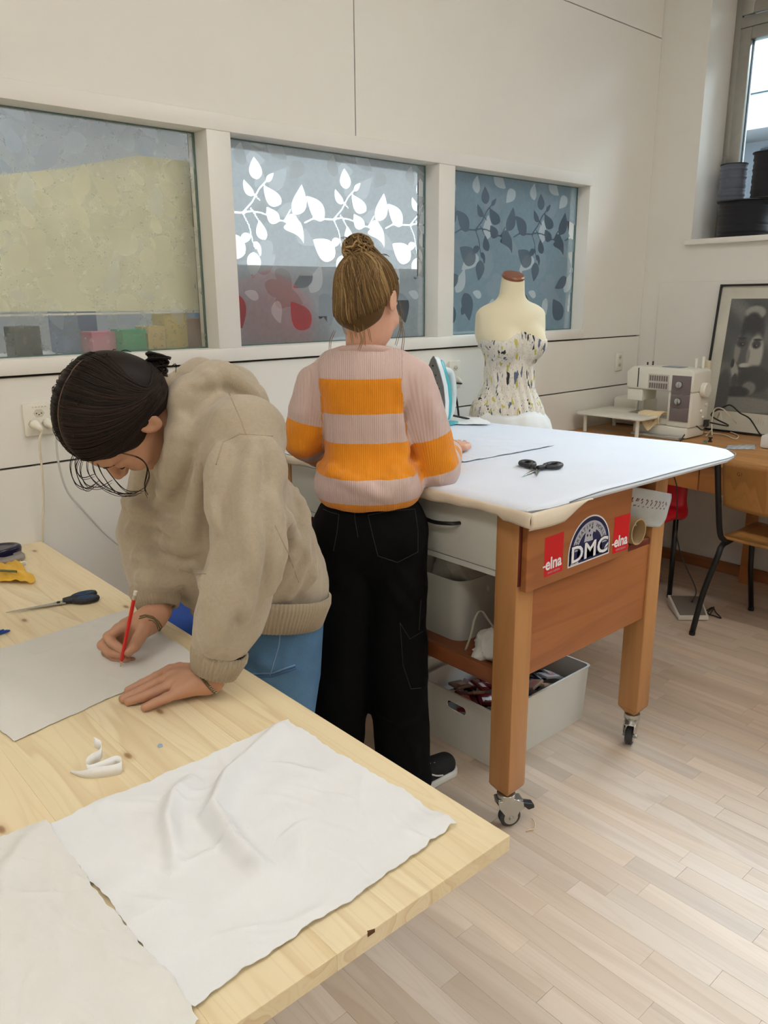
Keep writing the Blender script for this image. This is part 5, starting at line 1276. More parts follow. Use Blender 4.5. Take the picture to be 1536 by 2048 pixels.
mb.build('eyebrows', M_lash, body, smooth=True, fix=False)
# ---- hair: parted, drawn back to a low knot, with loose strands
def hair_mat(name, c1, c2, c3):
    t = NT(name); r_ = t.attr('strand'); c = t.ramp(r_, [(0.0, c1), (0.5, c2), (1.0, c3)])
    nz = t.noise(t.pos(), 260, 3); c = t.mix(t.math('MULTIPLY', nz, .4), c, c1)
    t.bsdf(c, 0.5, 0, t.noise(t.pos(), 900, 2), 0.15, .001, Specular_IOR_Level=0.18); MATS[name] = t.m; return t.m
M_hair1 = hair_mat('dark_brown_hair', S(20, 13, 10), S(34, 23, 17), S(58, 40, 30)); M_hair2 = hair_mat('blonde_hair', S(72, 53, 31), S(126, 98, 60), S(192, 160, 112))
def strands_mesh(name, paths, m, parent, base=None):
    """base: (V, F) of the hair mass under the strands"""
    V = []; Fc = []; A = []; b = 0
    if base is not None: V.append(np.asarray(base[0])); Fc += [list(f) for f in base[1]]; A.append(np.full(len(base[0]), .22)); b = len(base[0])
    for pts, r, a in paths:
        mb = MB(); n_ = len(pts); rr = [r * (0.35 + .65 * math.sin(math.pi * min(max((i + .6) / (n_ + .2), 0), 1)) ** .5) for i in range(n_)]
        mb.tube(pts, rr, 5); V.append(np.array(mb.v)); Fc += [[i + b for i in f] for f in mb.f]; A.append(np.full(len(mb.v), a)); b += len(mb.v)
    return put(name, np.concatenate(V), Fc, m, parent, smooth=True, attrs={'strand': np.concatenate(A)})
knot = hp(-.112, .010, -.050)
def hairmass(P):
    q = ((P - _v(headc)) @ _v(HM).T) / .98
    d = sd_ell(q, (-.014, 0, .034), (.108, .086, .096))
    d = smin(d, sd_ell(q, (-.052, 0, -.012), (.066, .080, .066)), .03)
    # face and ears stay free
    cut = sd_ell(q, (.105, 0, -.055), (.074, .125, .118))
    d = smax(d, -cut, .010)
    d = smax(d, -sd_ell(q, (.008, 0, -.075), (.050, .2, .058)), .010)
    part = np.abs(q[:, 1]) - .0009
    d = d + np.clip(.0045 - np.abs(q[:, 1]) * .9, 0, .0045) * (q[:, 2] > .02) * (q[:, 0] > -.065)
    return d * .98
hmfn = hairmass
base = sd_mesh(hmfn, headc - .17, headc + .17, .0036)
rr = np.random.RandomState(3); paths = []
def onhair(p, lift):
    """push a head-space direction on to the hair surface"""
    p = np.asarray(p, np.float32)
    for _ in range(7):
        d0 = hmfn(p); e = 1e-3
        g = np.stack([(hmfn(p + _v(np.eye(3)[i] * e)) - d0) / e for i in range(3)], 1)
        g /= np.linalg.norm(g, axis=1)[:, None] + 1e-6
        p = p - g * (d0 - lift)[:, None] * .9
    return p
for i in range(520):
    s_ = 1 if rr.rand() < .62 else -1
    th = math.radians(rr.uniform(14, 150)); r0 = .112
    st = np.array([math.cos(th) * r0 - .014, s_ * .003, math.sin(th) * r0 + .02])
    w_ = math.sin(th) * .4 + .6
    mid1 = np.array([st[0] * .75 - .01, s_ * (.062 + .02 * rr.rand()), st[2] * .72])
    mid2 = np.array([-.045 + st[0] * .30, s_ * .088, -.005 + st[2] * .34 - .012])
    en = np.array([-.105, s_ * .022, -.040 + rr.uniform(-.02, .02)])
    Q = np.array(smoothpath([st, mid1, mid2, en], 18)) + rr.normal(0, .0016, 3)
    W = headc + (Q @ HM) * .98
    W = onhair(W, rr.uniform(-.0004, .0014) * np.ones(18, np.float32))
    paths.append((W, rr.uniform(.0010, .0019), np.clip(rr.normal(.42, .25), 0, 1)))
for i in range(22):        # fine flyaway hairs standing off the crown
    th = math.radians(rr.uniform(20, 165)); s_ = rr.choice((-1, 1)); st = np.array([math.cos(th) * .108 - .014, s_ * rr.uniform(.0, .07), math.sin(th) * .108 + .02]); d_ = np.array([-.03 + .02 * rr.rand(), s_ * rr.uniform(.0, .02), rr.uniform(-.012, .012)])
    W = onhair(np.array([headc + HM.T @ (st + d_ * t_) * .98 for t_ in np.linspace(0, 1, 7)]), (np.array([0, .3, .7, 1, 1.1, 1.0, .8]) * rr.uniform(.002, .006)).astype(np.float32)); paths.append((W, .0006, .5))
# low knot of twisted hair
for i in range(46):
    a0 = rr.uniform(0, 6.28); ax = rr.uniform(.012, .026); Q = []
    for t_ in np.linspace(0, 1, 16):
        a_ = a0 + t_ * 5.0; rad = ax * (1 - .35 * t_)
        Q.append(knot + HM.T @ np.array([-.006 + .018 * math.cos(a_ * .5 + i), rad * math.cos(a_), rad * math.sin(a_)]))
    paths.append((np.array(Q), rr.uniform(.0018, .0032), np.clip(rr.normal(.4, .25), 0, 1)))
hair1 = strands_mesh('hair', paths, M_hair1, p1, base)
pl_ = onhair(np.array([hp(math.cos(t_) * .112 - .014, 0, math.sin(t_) * .112 + .02) for t_ in np.radians(np.linspace(18, 135, 26))]), np.full(26, .0008, np.float32))
MB().tube(pl_, [.0006] + [.0015] * 24 + [.0005], 5).build('parting', mat('scalp', S(98, 76, 62), 0.7), hair1, smooth=True, fix=False)
# loose front strands, seen against wall and hoodie
loose = []
for poly, dep in [([(160, 900), (150, 925), (158, 960), (175, 978), (200, 960)], 1.40), ([(168, 905), (160, 940), (172, 968), (198, 974), (225, 960)], 1.41), ([(175, 905), (176, 945), (205, 975), (240, 988), (272, 984)], 1.42),
                  ([(182, 908), (190, 948), (220, 978), (262, 988), (290, 975)], 1.43), ([(188, 910), (205, 950), (235, 985), (275, 984)], 1.44), ([(152, 895), (140, 930), (150, 965), (172, 976), (190, 968)], 1.40),
                  ([(165, 905), (152, 935), (165, 955), (190, 948)], 1.41), ([(196, 912), (222, 950), (252, 980), (285, 982)], 1.44),
                  ([(270, 912), (290, 925), (298, 950), (290, 975), (296, 990)], 1.385), ([(240, 905), (278, 915), (294, 935), (289, 968), (293, 985)], 1.385), ([(340, 735), (351, 728), (352, 745)], 1.56), ([(220, 712), (226, 700), (232, 699)], 1.46), ([(235, 706), (250, 700), (262, 704)], 1.46)]:
    loose.append((smoothpath([cw(x, y, dep + .01 * i) for i, (x, y) in enumerate(poly)], 24), .0009, .3))
    if len(poly) > 3: loose.append((smoothpath([cw(x + 3 - i, y + 2 + i, dep + .012 * i) for i, (x, y) in enumerate(poly)], 24), .0006, .4))
tag(strands_mesh('loose_strands', loose, M_hair1, hair1), kind='stuff')
# bracelets
M_br = mat('woven_cord', S(120, 92, 66), 0.8, var=.3, vscale=300); M_br2 = mat('pink_cord', S(196, 128, 116), 0.8, var=.3, vscale=300); M_brg = mat('green_cord', S(92, 96, 58), 0.8, var=.3, vscale=300)
def band(fn, polypx, r, m, name, parent, off=0.0):
    px = dense(polypx, 4.0); P, ok, d = trace(fn, px[:, 0], px[:, 1]); P = P - d * (r * .5 + off)
    mb = MB(); mb.tube(P, r, 6); return mb.build(name, m, parent, smooth=True, fix=False)
band(handL, [hz(1000, 790), hz(1020, 850), hz(1060, 930), hz(1120, 1010), hz(1180, 1075), hz(1215, 1095)], .0018, M_br, 'bracelet', body)
band(handL, [hz(1012, 790), hz(1035, 850), hz(1072, 925), hz(1135, 1000), hz(1190, 1062), hz(1222, 1085)], .0012, M_brg, 'bracelet', body)
mb = MB(); q0 = tp(1010, 800, .045)
for i, (dx, dy, dz) in enumerate(((-30, -60, .012), (-20, -120, .020), (-6, -150, .026), (20, -110, .018), (-40, -90, .004), (30, -70, .01))):
    mb.tube(smoothpath([q0, tp(1010 + dx * .5, 800 + dy * .5, .045 + dz * .3), tp(1005 + dx, 800 + dy, .05)], 10), .0013, 5)
mb.build('bracelet_tassel', M_br2, body, smooth=True, fix=False)
mb = MB()
for i in range(5): 
    q = trace(handL, *[np.array([v]) for v in hz(1150 + i * 14, 1020 + i * 14)])[0][0]
    mb.lathe([(.0010, -.0007), (.0026, -.0007), (.0026, .0007), (.0010, .0007)], q, 10)
mb.build('bracelet_beads', M_chrome, body)
band(handR, [hz(478, 350), hz(530, 335), hz(600, 350), hz(660, 400), hz(690, 450), hz(660, 500)], .0017, M_br, 'bracelet', body)
band(handR, [hz(470, 372), hz(540, 352), hz(610, 372), hz(650, 420), hz(672, 470), hz(640, 520)], .0014, M_brg, 'bracelet', body)
band(handR, [hz(560, 385), hz(600, 390), hz(640, 430), hz(655, 480)], .0012, M_br, 'bracelet', body)
# the pencil
pen = thing('pencil', tuple(tip), 'red pencil held upright over the white cloth', 'pencil')
M_penR = mat('pencil_red', S(206, 34, 28), 0.35); M_penW = mat('pencil_wood', S(214, 180, 136), 0.7); M_graph = mat('graphite', S(60, 58, 58), 0.4)
def along(t): return tip + pdir * t
MB().cyl(along(.016), along(.156), .0038, 6).build('shaft', M_penR, pen, auto=20)
MB().cyl(along(.0045), along(.016), .0009, 12, .0036).build('sharpened_cone', M_penW, pen, auto=20)
MB().cyl(along(0), along(.0045), .0003, 8, .0009).build('lead', M_graph, pen)
MB().cyl(along(.156), along(.166), .0040, 16).build('ferrule', M_chrome, pen, auto=30)
MB().cyl(along(.166), along(.174), .0036, 16).build('eraser', mat('eraser', S(230, 226, 220), 0.8), pen, auto=30)
# ---------------------------------------------------------------- person standing at the ironing table, seen from behind
G0 = at(740, 1005, X=1.335); GD = float((RC.T @ (G0 - CAM))[2])
hF = RC[:, 2].copy(); hF[2] = 0; hF /= np.linalg.norm(hF)
def gp2(px, py, off=0.0):
    """point on the upright plane through the body axis facing the viewer, moved off metres away from the viewer"""
    d = RC @ np.array([px - 768.0, py - 1024.0, F_PX]); t = ((G0 - CAM) @ hF + off) / (d @ hF); return CAM + d * t
p2 = thing('person', (G0[0], G0[1], 0), 'person in orange and pink striped jumper standing at the ironing table, back turned', 'person')
gh = gp2(737, 604, .01); GM = frame_from((.42, .16, .88), (.06, -.97, .10))
gnb = gp2(728, 706, .01); gch = gp2(722, 800, .0); gpel = gp2(740, 1030, .0)
sL = gp2(632, 768, .02); sR = gp2(826, 760, .0)
eL = gp2(604, 880, .02); eR = gp2(876, 938, .03)
hR = at(908, 893, Z=ITOP + .022); hL = at(655, 885, Z=ITOP + .03)
wR2 = hR * .72 + eR * .28; wL2 = gp2(634, 908, .20)
def sw0(P):
    d = sd_chain(P, [gp2(722, 770), gp2(728, 850), gp2(735, 920), gp2(738, 980)], [.104, .108, .106, .112])
    # flatten the trunk front to back
    q = (P - _v(gp2(728, 880))) @ _v(hF)
    tr = np.maximum(d, np.abs(q) - .098); d = smax(d, np.abs(q) - .100, .05)
    d = smin(d, sd_ell(P, gp2(738, 965, .0), (.148, .148, .085)), .05)
    d = smin(d, sd_cap(P, gp2(668, 752, .012), gp2(795, 746, .0), .058, .058), .05)
    aR = sd_chain(P, [sR, sR * .5 + eR * .5, eR, eR * .45 + wR2 * .55, wR2], [.055, .062, .060, .048, .036])
    aL = sd_chain(P, [sL, sL * .5 + eL * .5, eL, wL2], [.052, .056, .050, .038])
    d = smin(d, aR, .016); d = smin(d, aL, .016)
    d = smax(d, -sd_cap(P, gnb + np.array([0, 0, -.005]), gh, .050, .075), .008)
    d = smax(d, -(P[:, 2] - gp2(740, 1004)[2]), .012)
    return d
gr = fold_pts(sw0, [[(800, 770), (792, 830), (800, 900)], [(815, 850), (800, 930), (760, 985)], [(640, 930), (690, 960), (760, 990)], [(830, 930), (800, 965), (770, 990)], [(612, 800), (600, 850)], [(860, 800), (872, 860)], [(620, 960), (640, 990)], [(625, 870), (640, 900)], [(900, 930), (880, 960)]], .014, .006)
sw2 = with_folds(sw0, gr, .018)
def sw1(P): return sw2(P) + wrinkle(P, .0030, .09, 8)
lo, hi = bounds([sL, sR, eL, eR, wR2, wL2, gpel, gp2(740, 1005), gp2(625, 990), gp2(850, 990)], .13)
V, Fc = sd_mesh(sw1, lo, hi, .0052)
# stripe coordinate: height on the trunk, length along the sleeves
zs = lambda y: gp2(735, y)[2]
knots_t = [(zs(690), 0), (zs(752), 1), (zs(820), 2), (zs(876), 3), (zs(938), 4), (zs(986), 5), (zs(1010), 6)]
tz_ = np.interp(-V[:, 2], [-k for k, _ in knots_t], [v for _, v in knots_t])
def armcoord(P, pts, ks):
    L = np.cumsum([0] + [np.linalg.norm(np.array(b) - np.array(a)) for a, b in zip(pts[:-1], pts[1:])]); best = np.full(len(P), 9.0); s_ = np.zeros(len(P))
    for i in range(len(pts) - 1):
        a = np.array(pts[i]); b = np.array(pts[i + 1]); ba = b - a; t = np.clip(((P - a) @ ba) / (ba @ ba), 0, 1); dd = np.linalg.norm(P - a - t[:, None] * ba, axis=1)
        m_ = dd < best; best[m_] = dd[m_]; s_[m_] = L[i] + t[m_] * (L[i + 1] - L[i])
    return s_ / L[-1], best
aR_s, aR_d = armcoord(V, [sR, eR, wR2], None); aL_s, aL_d = armcoord(V, [sL, eL, wL2], None)
rR = np.clip((V - gp2(822, 860)) @ RC[:, 0] * 40, -1, 1)
selR = (sd_chain(V, [sR, sR * .5 + eR * .5, eR, wR2], [.055, .062, .060, .036]) < sd_chain(V, [gp2(722, 770), gp2(728, 850), gp2(735, 920), gp2(738, 980)], [.104, .108, .106, .112]) + .002)
selL = (sd_chain(V, [sL, sL * .5 + eL * .5, eL, wL2], [.052, .056, .050, .038]) < sd_chain(V, [gp2(722, 770), gp2(728, 850), gp2(735, 920), gp2(738, 980)], [.104, .108, .106, .112]) + .002)
LR = np.linalg.norm(eR - sR) + np.linalg.norm(wR2 - eR); fR = np.linalg.norm(eR - sR) / LR
tR = np.interp(aR_s, [0, fR * .60, fR * .98, fR + (1 - fR) * .42, fR + (1 - fR) * .78, 1], [0.4, 1, 2, 3, 4, 4.9])
LL = np.linalg.norm(eL - sL) + np.linalg.norm(wL2 - eL); fL = np.linalg.norm(eL - sL) / LL
tL = np.interp(aL_s, [0, fL * .66, fL * 1.12, fL + (1 - fL) * .5, fL + (1 - fL) * .85, 1], [0.4, 1, 2, 3, 4, 4.9])
isR = selR & ((V - sR) @ RC[:, 0] > -.030); isL = selL & ((V - sL) @ RC[:, 0] < .022)
tt = np.where(isR, tR, np.where(isL, tL, tz_))
rc_ = np.where(isR | isL, np.arctan2((V - G0) @ RC[:, 2], (V - np.where(isR[:, None], eR, eL)) @ RC[:, 0]) * .06, (V - G0) @ RC[:, 0])
def stripe_mat():
    t = NT('striped_knit'); a = t.attr('stripe'); pk = S(212, 186, 178); orr = S(238, 148, 18)
    f = t.math('FRACT', t.math('MULTIPLY', a, .5)); m = t.math('GREATER_THAN', f, .5)
    nz = t.noise(t.pos(), 160, 4, .7); c = t.mix(m, pk, orr); c = t.mix(t.math('MULTIPLY', nz, .22), c, t.mix(m, S(176, 148, 142), S(196, 108, 8)))
    rb = t.math('SINE', t.math('MULTIPLY', t.attr('ribs'), 1300.0)); rb = t.math('MULTIPLY_ADD', rb, .5, .5)
    h_ = t.math('ADD', rb, t.math('MULTIPLY', nz, .4))
    t.bsdf(c, .95, 0, h_, .5, .0022, Sheen_Weight=.2); return t.m
jumper = put('jumper', V, Fc, stripe_mat(), p2, smooth=True, attrs={'stripe': tt, 'ribs': rc_})
M_pink = knit('pink_rib', S(208, 176, 166)); M_orr = knit('orange_rib', S(232, 140, 16))
# neckband and hem
def neckring(t_):
    a = t_ * 2 * math.pi
    return gnb + hF * (.060 * math.sin(a)) + RC[:, 0] * (.066 * math.cos(a)) + np.array([0, 0, .002 - .012 * math.sin(a)])
mb = MB(); mb.tube([neckring(i / 40) for i in range(41)], .0095, 8, flat=1.3); mb.build('neckband', M_pink, jumper, smooth=True)
rib_cuff('cuff', M_orr, jumper, wR2 * 1.02 - eR * .02, wR2 + (hR - wR2) * .30, .036, .031, 30, .001)
rib_cuff('cuff', M_orr, jumper, wL2, wL2 + (hL - wL2) * .25, .037, .032, 30, .001)
# black cargo jeans
M_blkden = denim('black_denim', S(5, 5, 6), S(8, 8, 9), S(16, 16, 18)); M_st2 = mat('grey_stitch', S(44, 44, 48), .8)
lh = gp2(690, 1075, .0); rh = gp2(788, 1072, .0)
lk = gp2(678, 1290, .02); rk = gp2(790, 1295, .02)
footR = at(838, 1572, Z=0.0); footL = at(672, 1560, Z=0.0)
la = np.array([footL[0] - .04, footL[1] - .04, .06]); ra = np.array([footR[0] - .055, footR[1] + .005, .06])
la = la; 
def jb0(P):
    d = sd_ell(P, gp2(741, 1050), (.150, .150, .125)); q = (P - _v(gp2(740, 1050))) @ _v(hF); d = smax(d, np.abs(q) - .115, .06)
    d = smin(d, sd_chain(P, [lh, lk, la], [.094, .088, .088]), .03)
    d = smin(d, sd_chain(P, [rh, rk, ra], [.094, .088, .082]), .03)
    # cargo pockets stand off the thighs
    d = smin(d, sd_box(P, gp2(832, 1310, .02), (.030, .055, .085), np.stack([RC[:, 0], np.array(hF), np.array([0, 0, 1.0])]), .02), .014)
    d = smin(d, sd_box(P, gp2(628, 1310, .02), (.026, .055, .085), np.stack([RC[:, 0], np.array(hF), np.array([0, 0, 1.0])]), .02), .014)
    d = smax(d, -(P[:, 2] - .022), .01)
    return smax(d, P[:, 2] - gp2(740, 992)[2], .01)
jf = fold_pts(jb0, [[(800, 1140), (840, 1200)], [(760, 1420), (800, 1440), (830, 1430)], [(810, 1470), (826, 1500), (832, 1540)], [(770, 1500), (810, 1530)], [(840, 1120), (843, 1180), (838, 1230)], [(660, 1150), (700, 1180)], [(780, 1170), (820, 1230)]], .012, .005)
jb2 = with_folds(jb0, jf, .014)
def jb1(P): return jb2(P) + wrinkle(P, .004, .10, 15)
lo, hi = bounds([gpel, lh, rh, la, ra, lk, rk, gp2(740, 1000), gp2(850, 1300), gp2(620, 1300)], .125)
V, Fc = sd_mesh(jb1, lo, hi, .0078)
cj = put('cargo_jeans', V, Fc, M_blkden, p2, smooth=True)
garment_seams(jb1, [[(736, 1030), (780, 1022), (830, 1018), (836, 1060), (836, 1104), (795, 1125), (756, 1112), (745, 1070), (736, 1030)], [(646, 1018), (662, 1025), (678, 1029), (674, 1064), (667, 1102)], [(709, 1010), (710, 1040), (716, 1075)],
                    [(800, 1245), (806, 1330), (822, 1378), (842, 1376)], [(800, 1246), (820, 1278), (846, 1262)], [(842, 1200), (838, 1260)]], .0009, M_st2, 'stitching', cj)
# black canvas shoes with white soles
M_can = mat('black_canvas', S(20, 20, 22), .8, bump=.2, bscale=800); M_sole = mat('white_rubber', S(222, 220, 214), .55)
for f_, a_, sgn in ((footR, ra, 1), (footL, la, -1)):
    dr = np.array([.80, -.05, 0]) if sgn > 0 else np.array([.75, .25, 0]); dr /= np.linalg.norm(dr)
    hl = np.array([a_[0] - .02, a_[1], 0]) ; to = hl + dr * .215
    def up(P):
        d = sd_cap(P, hl + (0, 0, .048), to - dr * .035 + np.array([0, 0, .036]), .042, .036)
        d = smin(d, sd_cap(P, hl + dr * .03 + np.array([0, 0, .06]), hl + dr * .03 + np.array([0, 0, .095]), .038, .038), .03)
        return smax(d, -(P[:, 2] - .018), .002)
    def so_(P):
        d = sd_cap(P * _v((1, 1, .2)), (hl + (0, 0, .002)), to - dr * .033 + np.array([0, 0, .002]), .0455, .040)
        return smax(smax(d, P[:, 2] - .024, .003), -(P[:, 2] - .0005), .003)
    lo, hi = bounds([hl, to, hl + (0, 0, .12)], .07); lo[2] = -.02
    V, Fc = sd_mesh(up, lo, hi, .0052); sh_ = put('shoe', V, Fc, M_can, p2, smooth=True)
    V, Fc = sd_mesh(so_, lo, hi, .0040); put('sole', V, Fc, M_sole, sh_, smooth=True)
    sd_ = np.cross((0, 0, 1), dr); mb = MB()
    for s_ in (-1, 1):
        mb.tube(smoothpath([hl + dr * .02 + sd_ * s_ * .041 + np.array([0, 0, .045]), hl + dr * .07 + sd_ * s_ * .041 + np.array([0, 0, .062]), hl + dr * .115 + sd_ * s_ * .040 + np.array([0, 0, .040]), hl + dr * .14 + sd_ * s_ * .038 + np.array([0, 0, .030])], 14), .0028, 6)
    for k in range(4): mb.tube([hl + dr * (.085 + .018 * k) + sd_ * s_ * .02 + np.array([0, 0, .083 - .006 * k]) for s_ in (-1, 0, 1)], .0028, 6)
    mb.build('laces', M_sole, sh_, smooth=True)
# body: head, neck, trunk, arms, hands
def hand_at(P, w_, h_, spread):
    d_ = h_ - w_; d_ = d_ / np.linalg.norm(d_); s_ = np.cross(d_, (0, 0, 1)); s_ /= np.linalg.norm(s_)
    d = sd_cap(P, w_, h_, .021, .022); d = smin(d, sd_box(P, h_ + d_ * .01, (.034, .036, .013), np.stack([d_, s_, np.cross(d_, s_)]), .012), .015)
    for i, (o_, ln) in enumerate(((-.030, .052), (-.011, .064), (.009, .060), (.028, .046))):
        b = h_ + d_ * .038 + s_ * o_; m_ = b + d_ * ln * .55 + np.array([0, 0, .004]); e = b + d_ * ln + np.array([0, 0, -.010])
        d = smin(d, sd_chain(P, [b, m_, e], [.0095, .0088, .0078]), .005)
    tb = h_ - d_ * .012 - s_ * .032 * spread; d = smin(d, sd_chain(P, [tb, tb + d_ * .03 - s_ * .012 * spread, tb + d_ * .055 - s_ * .010 * spread], [.012, .0105, .009]), .006)
    return d
def body2(P):
    d = sd_chain(P, [gpel, gch, gnb], [.070, .060, .040], .03)
    d = smin(d, sd_chain(P, [sR, eR, wR2], [.035, .032, .022]), .03); return smin(d, sd_chain(P, [sL, eL, wL2], [.035, .032, .022]), .03)
def head2(P): return smin(head_sd(P, gh, GM, .93), sd_chain(P, [gnb + (0, 0, -.03), gnb, gh + GM[2] * -.05 + GM[0] * -.02], [.056, .047, .045]), .02)
prt = [sd_mesh(body2, *bounds([gpel, gch, sL, sR, eL, eR, wR2, wL2], .11), .009), sd_mesh(head2, *bounds([gh, gnb], .14), .0034)]
for w_, h_, sp_ in ((wR2, hR, -1), (wL2, hL, 1)):
    fn = lambda P, w_=w_, h_=h_, sp_=sp_: hand_at(P, w_, h_, sp_)
    prt.append(sd_mesh(fn, *bounds([w_, h_], .115), .0024))
V, Fc = merge(prt); body_2 = put('body', V, Fc, M_skin2, p2, smooth=True)
# fair hair swept up into a bun
def gq(x, y, z): return gh + GM.T @ np.array([x, y, z]) * .93
bun = gp2(716, 500, .0)
def hm2(P):
    q = ((P - _v(gh)) @ _v(GM).T) / .93
    d = sd_ell(q, (-.016, 0, .036), (.106, .084, .092)); d = smin(d, sd_ell(q, (-.046, 0, -.034), (.058, .074, .082)), .03)
    d = smax(d, -sd_ell(q, (.110, 0, -.050), (.080, .14, .115)), .01); d = smax(d, -sd_ell(q, (.004, 0, -.052), (.044, .2, .058)), .01)
    d = smax(d, -(q[:, 2] + .106 - .38 * np.abs(q[:, 1])), .022)
    d = smin(d * .93, sd_ell(P, bun, (.036, .036, .034)), .006); return d
hmfn = hm2
base = sd_mesh(hm2, np.minimum(gh, bun) - .15, np.maximum(gh, bun) + .15, .0038); rr = np.random.RandomState(9); paths = []
bq = (GM @ (bun - gh)) / .93
for i in range(700):
    s_ = rr.uniform(-1, 1); an = s_ * math.radians(150)
    # start along the hairline (nape to temples), run up to the bun
    st = np.array([-.088 * math.cos(an * .62) + .02 * abs(s_), .078 * math.sin(an), -.100 + .120 * abs(s_) ** 1.1 + rr.uniform(-.004, .02)])
    if rr.rand() < .3: st = np.array([.055 + rr.uniform(-.03, .02), rr.uniform(-.07, .07), .075])
    en = bq + np.array([rr.uniform(-.012, .012), rr.uniform(-.014, .014), -.026])
    m1 = st * .62 + en * .38; m1 = m1 / np.linalg.norm(m1 - [-.016, 0, .036]) * .1; m2 = st * .28 + en * .72
    Q = np.array(smoothpath([st, m1, m2, en], 16)) + rr.normal(0, .0022, 3)
    W = onhair(gh + (Q @ GM) * .93, rr.uniform(-.0004, .0018) * np.ones(16, np.float32))
    paths.append((W, rr.uniform(.0008, .0016), np.clip(rr.normal(.46 + .10 * math.sin(an * 3), .20), 0, 1)))
for i in range(120):
    a0 = rr.uniform(0, 6.28); tilt = rr.normal(0, 1, 3); tilt /= np.linalg.norm(tilt); u_ = np.cross(tilt, (0.2, .1, 1)); u_ /= np.linalg.norm(u_); v_ = np.cross(tilt, u_); rad = rr.uniform(.027, .040); ln = rr.uniform(1.5, 3.6)
    Q = [bun + (u_ * math.cos(a0 + t * ln) + v_ * math.sin(a0 + t * ln)) * rad + tilt * rr.uniform(-.006, .006) for t in np.linspace(0, 1, 14)]
    paths.append((np.array(Q), rr.uniform(.0016, .0034), np.clip(rr.normal(.55, .25), 0, 1)))
hair2 = strands_mesh('hair', paths, M_hair2, p2, base)
wis = []
for poly, off in [([(700, 478), (690, 474), (680, 476)], .0), ([(736, 478), (742, 490), (734, 505)], -.02), ([(755, 512), (768, 508), (776, 511)], .0), ([(800, 640), (806, 670), (803, 700), (806, 712)], .05), ([(795, 620), (800, 650), (790, 690)], .04), ([(668, 660), (660, 680), (658, 700)], .02),
                  ([(715, 655), (722, 680), (716, 700)], -.085), ([(700, 660), (704, 685)], -.085), ([(735, 655), (740, 682)], -.08), ([(680, 640), (690, 668)], -.07), ([(798, 600), (803, 630), (800, 665)], .05), ([(725, 645), (728, 690)], -.085), ([(708, 650), (712, 676)], -.086)]:
    wis.append((smoothpath([gp2(x, y, off) for x, y in poly], 16), .0010, .7)); wis.append((smoothpath([gp2(x + 3, y + 2, off + .003) for x, y in poly], 16), .0008, .6))
tag(strands_mesh('loose_strands', wis, M_hair2, hair2), kind='stuff')
print('girl', G0, GD, 'feet', footR, footL, 'height', gp2(737, 515))
# ================================================================= DRESS FORM
FX, FY = 2.630, 2.165
fF = RC @ np.array([.30, 0, -.95]); fF[2] = 0; fF /= np.linalg.norm(fF); fL = np.cross((0, 0, 1), fF); FM = np.stack([fF, fL, np.array([0, 0, 1.0])])
form = thing('dress_form', (FX, FY, 0), 'cream dress form wearing a strapless white dress, beside the right pane', 'dress form')
def fq(P): return (P - _v((FX, FY, 0))) @ _v(FM).T
def form0(P):
    q = fq(P)
    d = sd_ell(q, (-.005, 0, 1.315), (.105, .155, .115)); d = smin(d, sd_ell(q, (-.005, 0, 1.385), (.070, .150, .050)), .05)
    qa = q.copy(); qa[:, 1] = np.abs(qa[:, 1])
    d = smin(d, sd_ell(qa, (.070, .066, 1.268), (.055, .058, .060)), .035)
    d = smin(d, sd_ell(q, (0, 0, 1.13), (.082, .108, .14)), .06); d = smin(d, sd_ell(q, (-.01, 0, .955), (.125, .165, .14)), .05)
    nk = sd_cap(q, (-.005, 0, 1.40), (.005, 0, 1.535), .058, .046); d = smin(d, nk, .035)
    d = smax(d, (q[:, 2] + .40 * q[:, 0] - 1.532) * .93, .004); d = smax(d, qa[:, 1] - .158, .012); return smax(d, -(q[:, 2] - .80), .01)
V, Fc = sd_mesh(form0, (FX - .22, FY - .22, .78), (FX + .22, FY + .22, 1.56), .0062)
put('torso', V, Fc, cloth('cream_jersey', S(232, 222, 190), 900, .15, .02), form, smooth=True)
mb = MB(); c_ = np.array([FX, FY, 0]) + fF * .005
tilt = Matrix.Rotation(math.atan(.40), 3, Vector(fL)); mb.lathe([(.0450, -.002), (.0480, .002), (.0480, .009), (.043, .014), (.02, .016)], c_ + np.array([0, 0, 1.531]), 32, tilt); mb.build('neck_cap', wood('cap_wood', S(150, 92, 62), S(132, 76, 50), S(100, 56, 36), 'X', 3, .35), form, auto=40)
MB().cyl((FX, FY, .03), (FX, FY, .82), .014, 16).build('pole', M_blk, form, auto=40)
for k in range(4):
    a = k * math.pi / 2 + .6; MB().tube([(FX, FY, .10), (FX + .10 * math.cos(a), FY + .10 * math.sin(a), .055), (FX + .17 * math.cos(a), FY + .17 * math.sin(a), .012)], .011, 8).build('foot', M_blk, form, smooth=True)
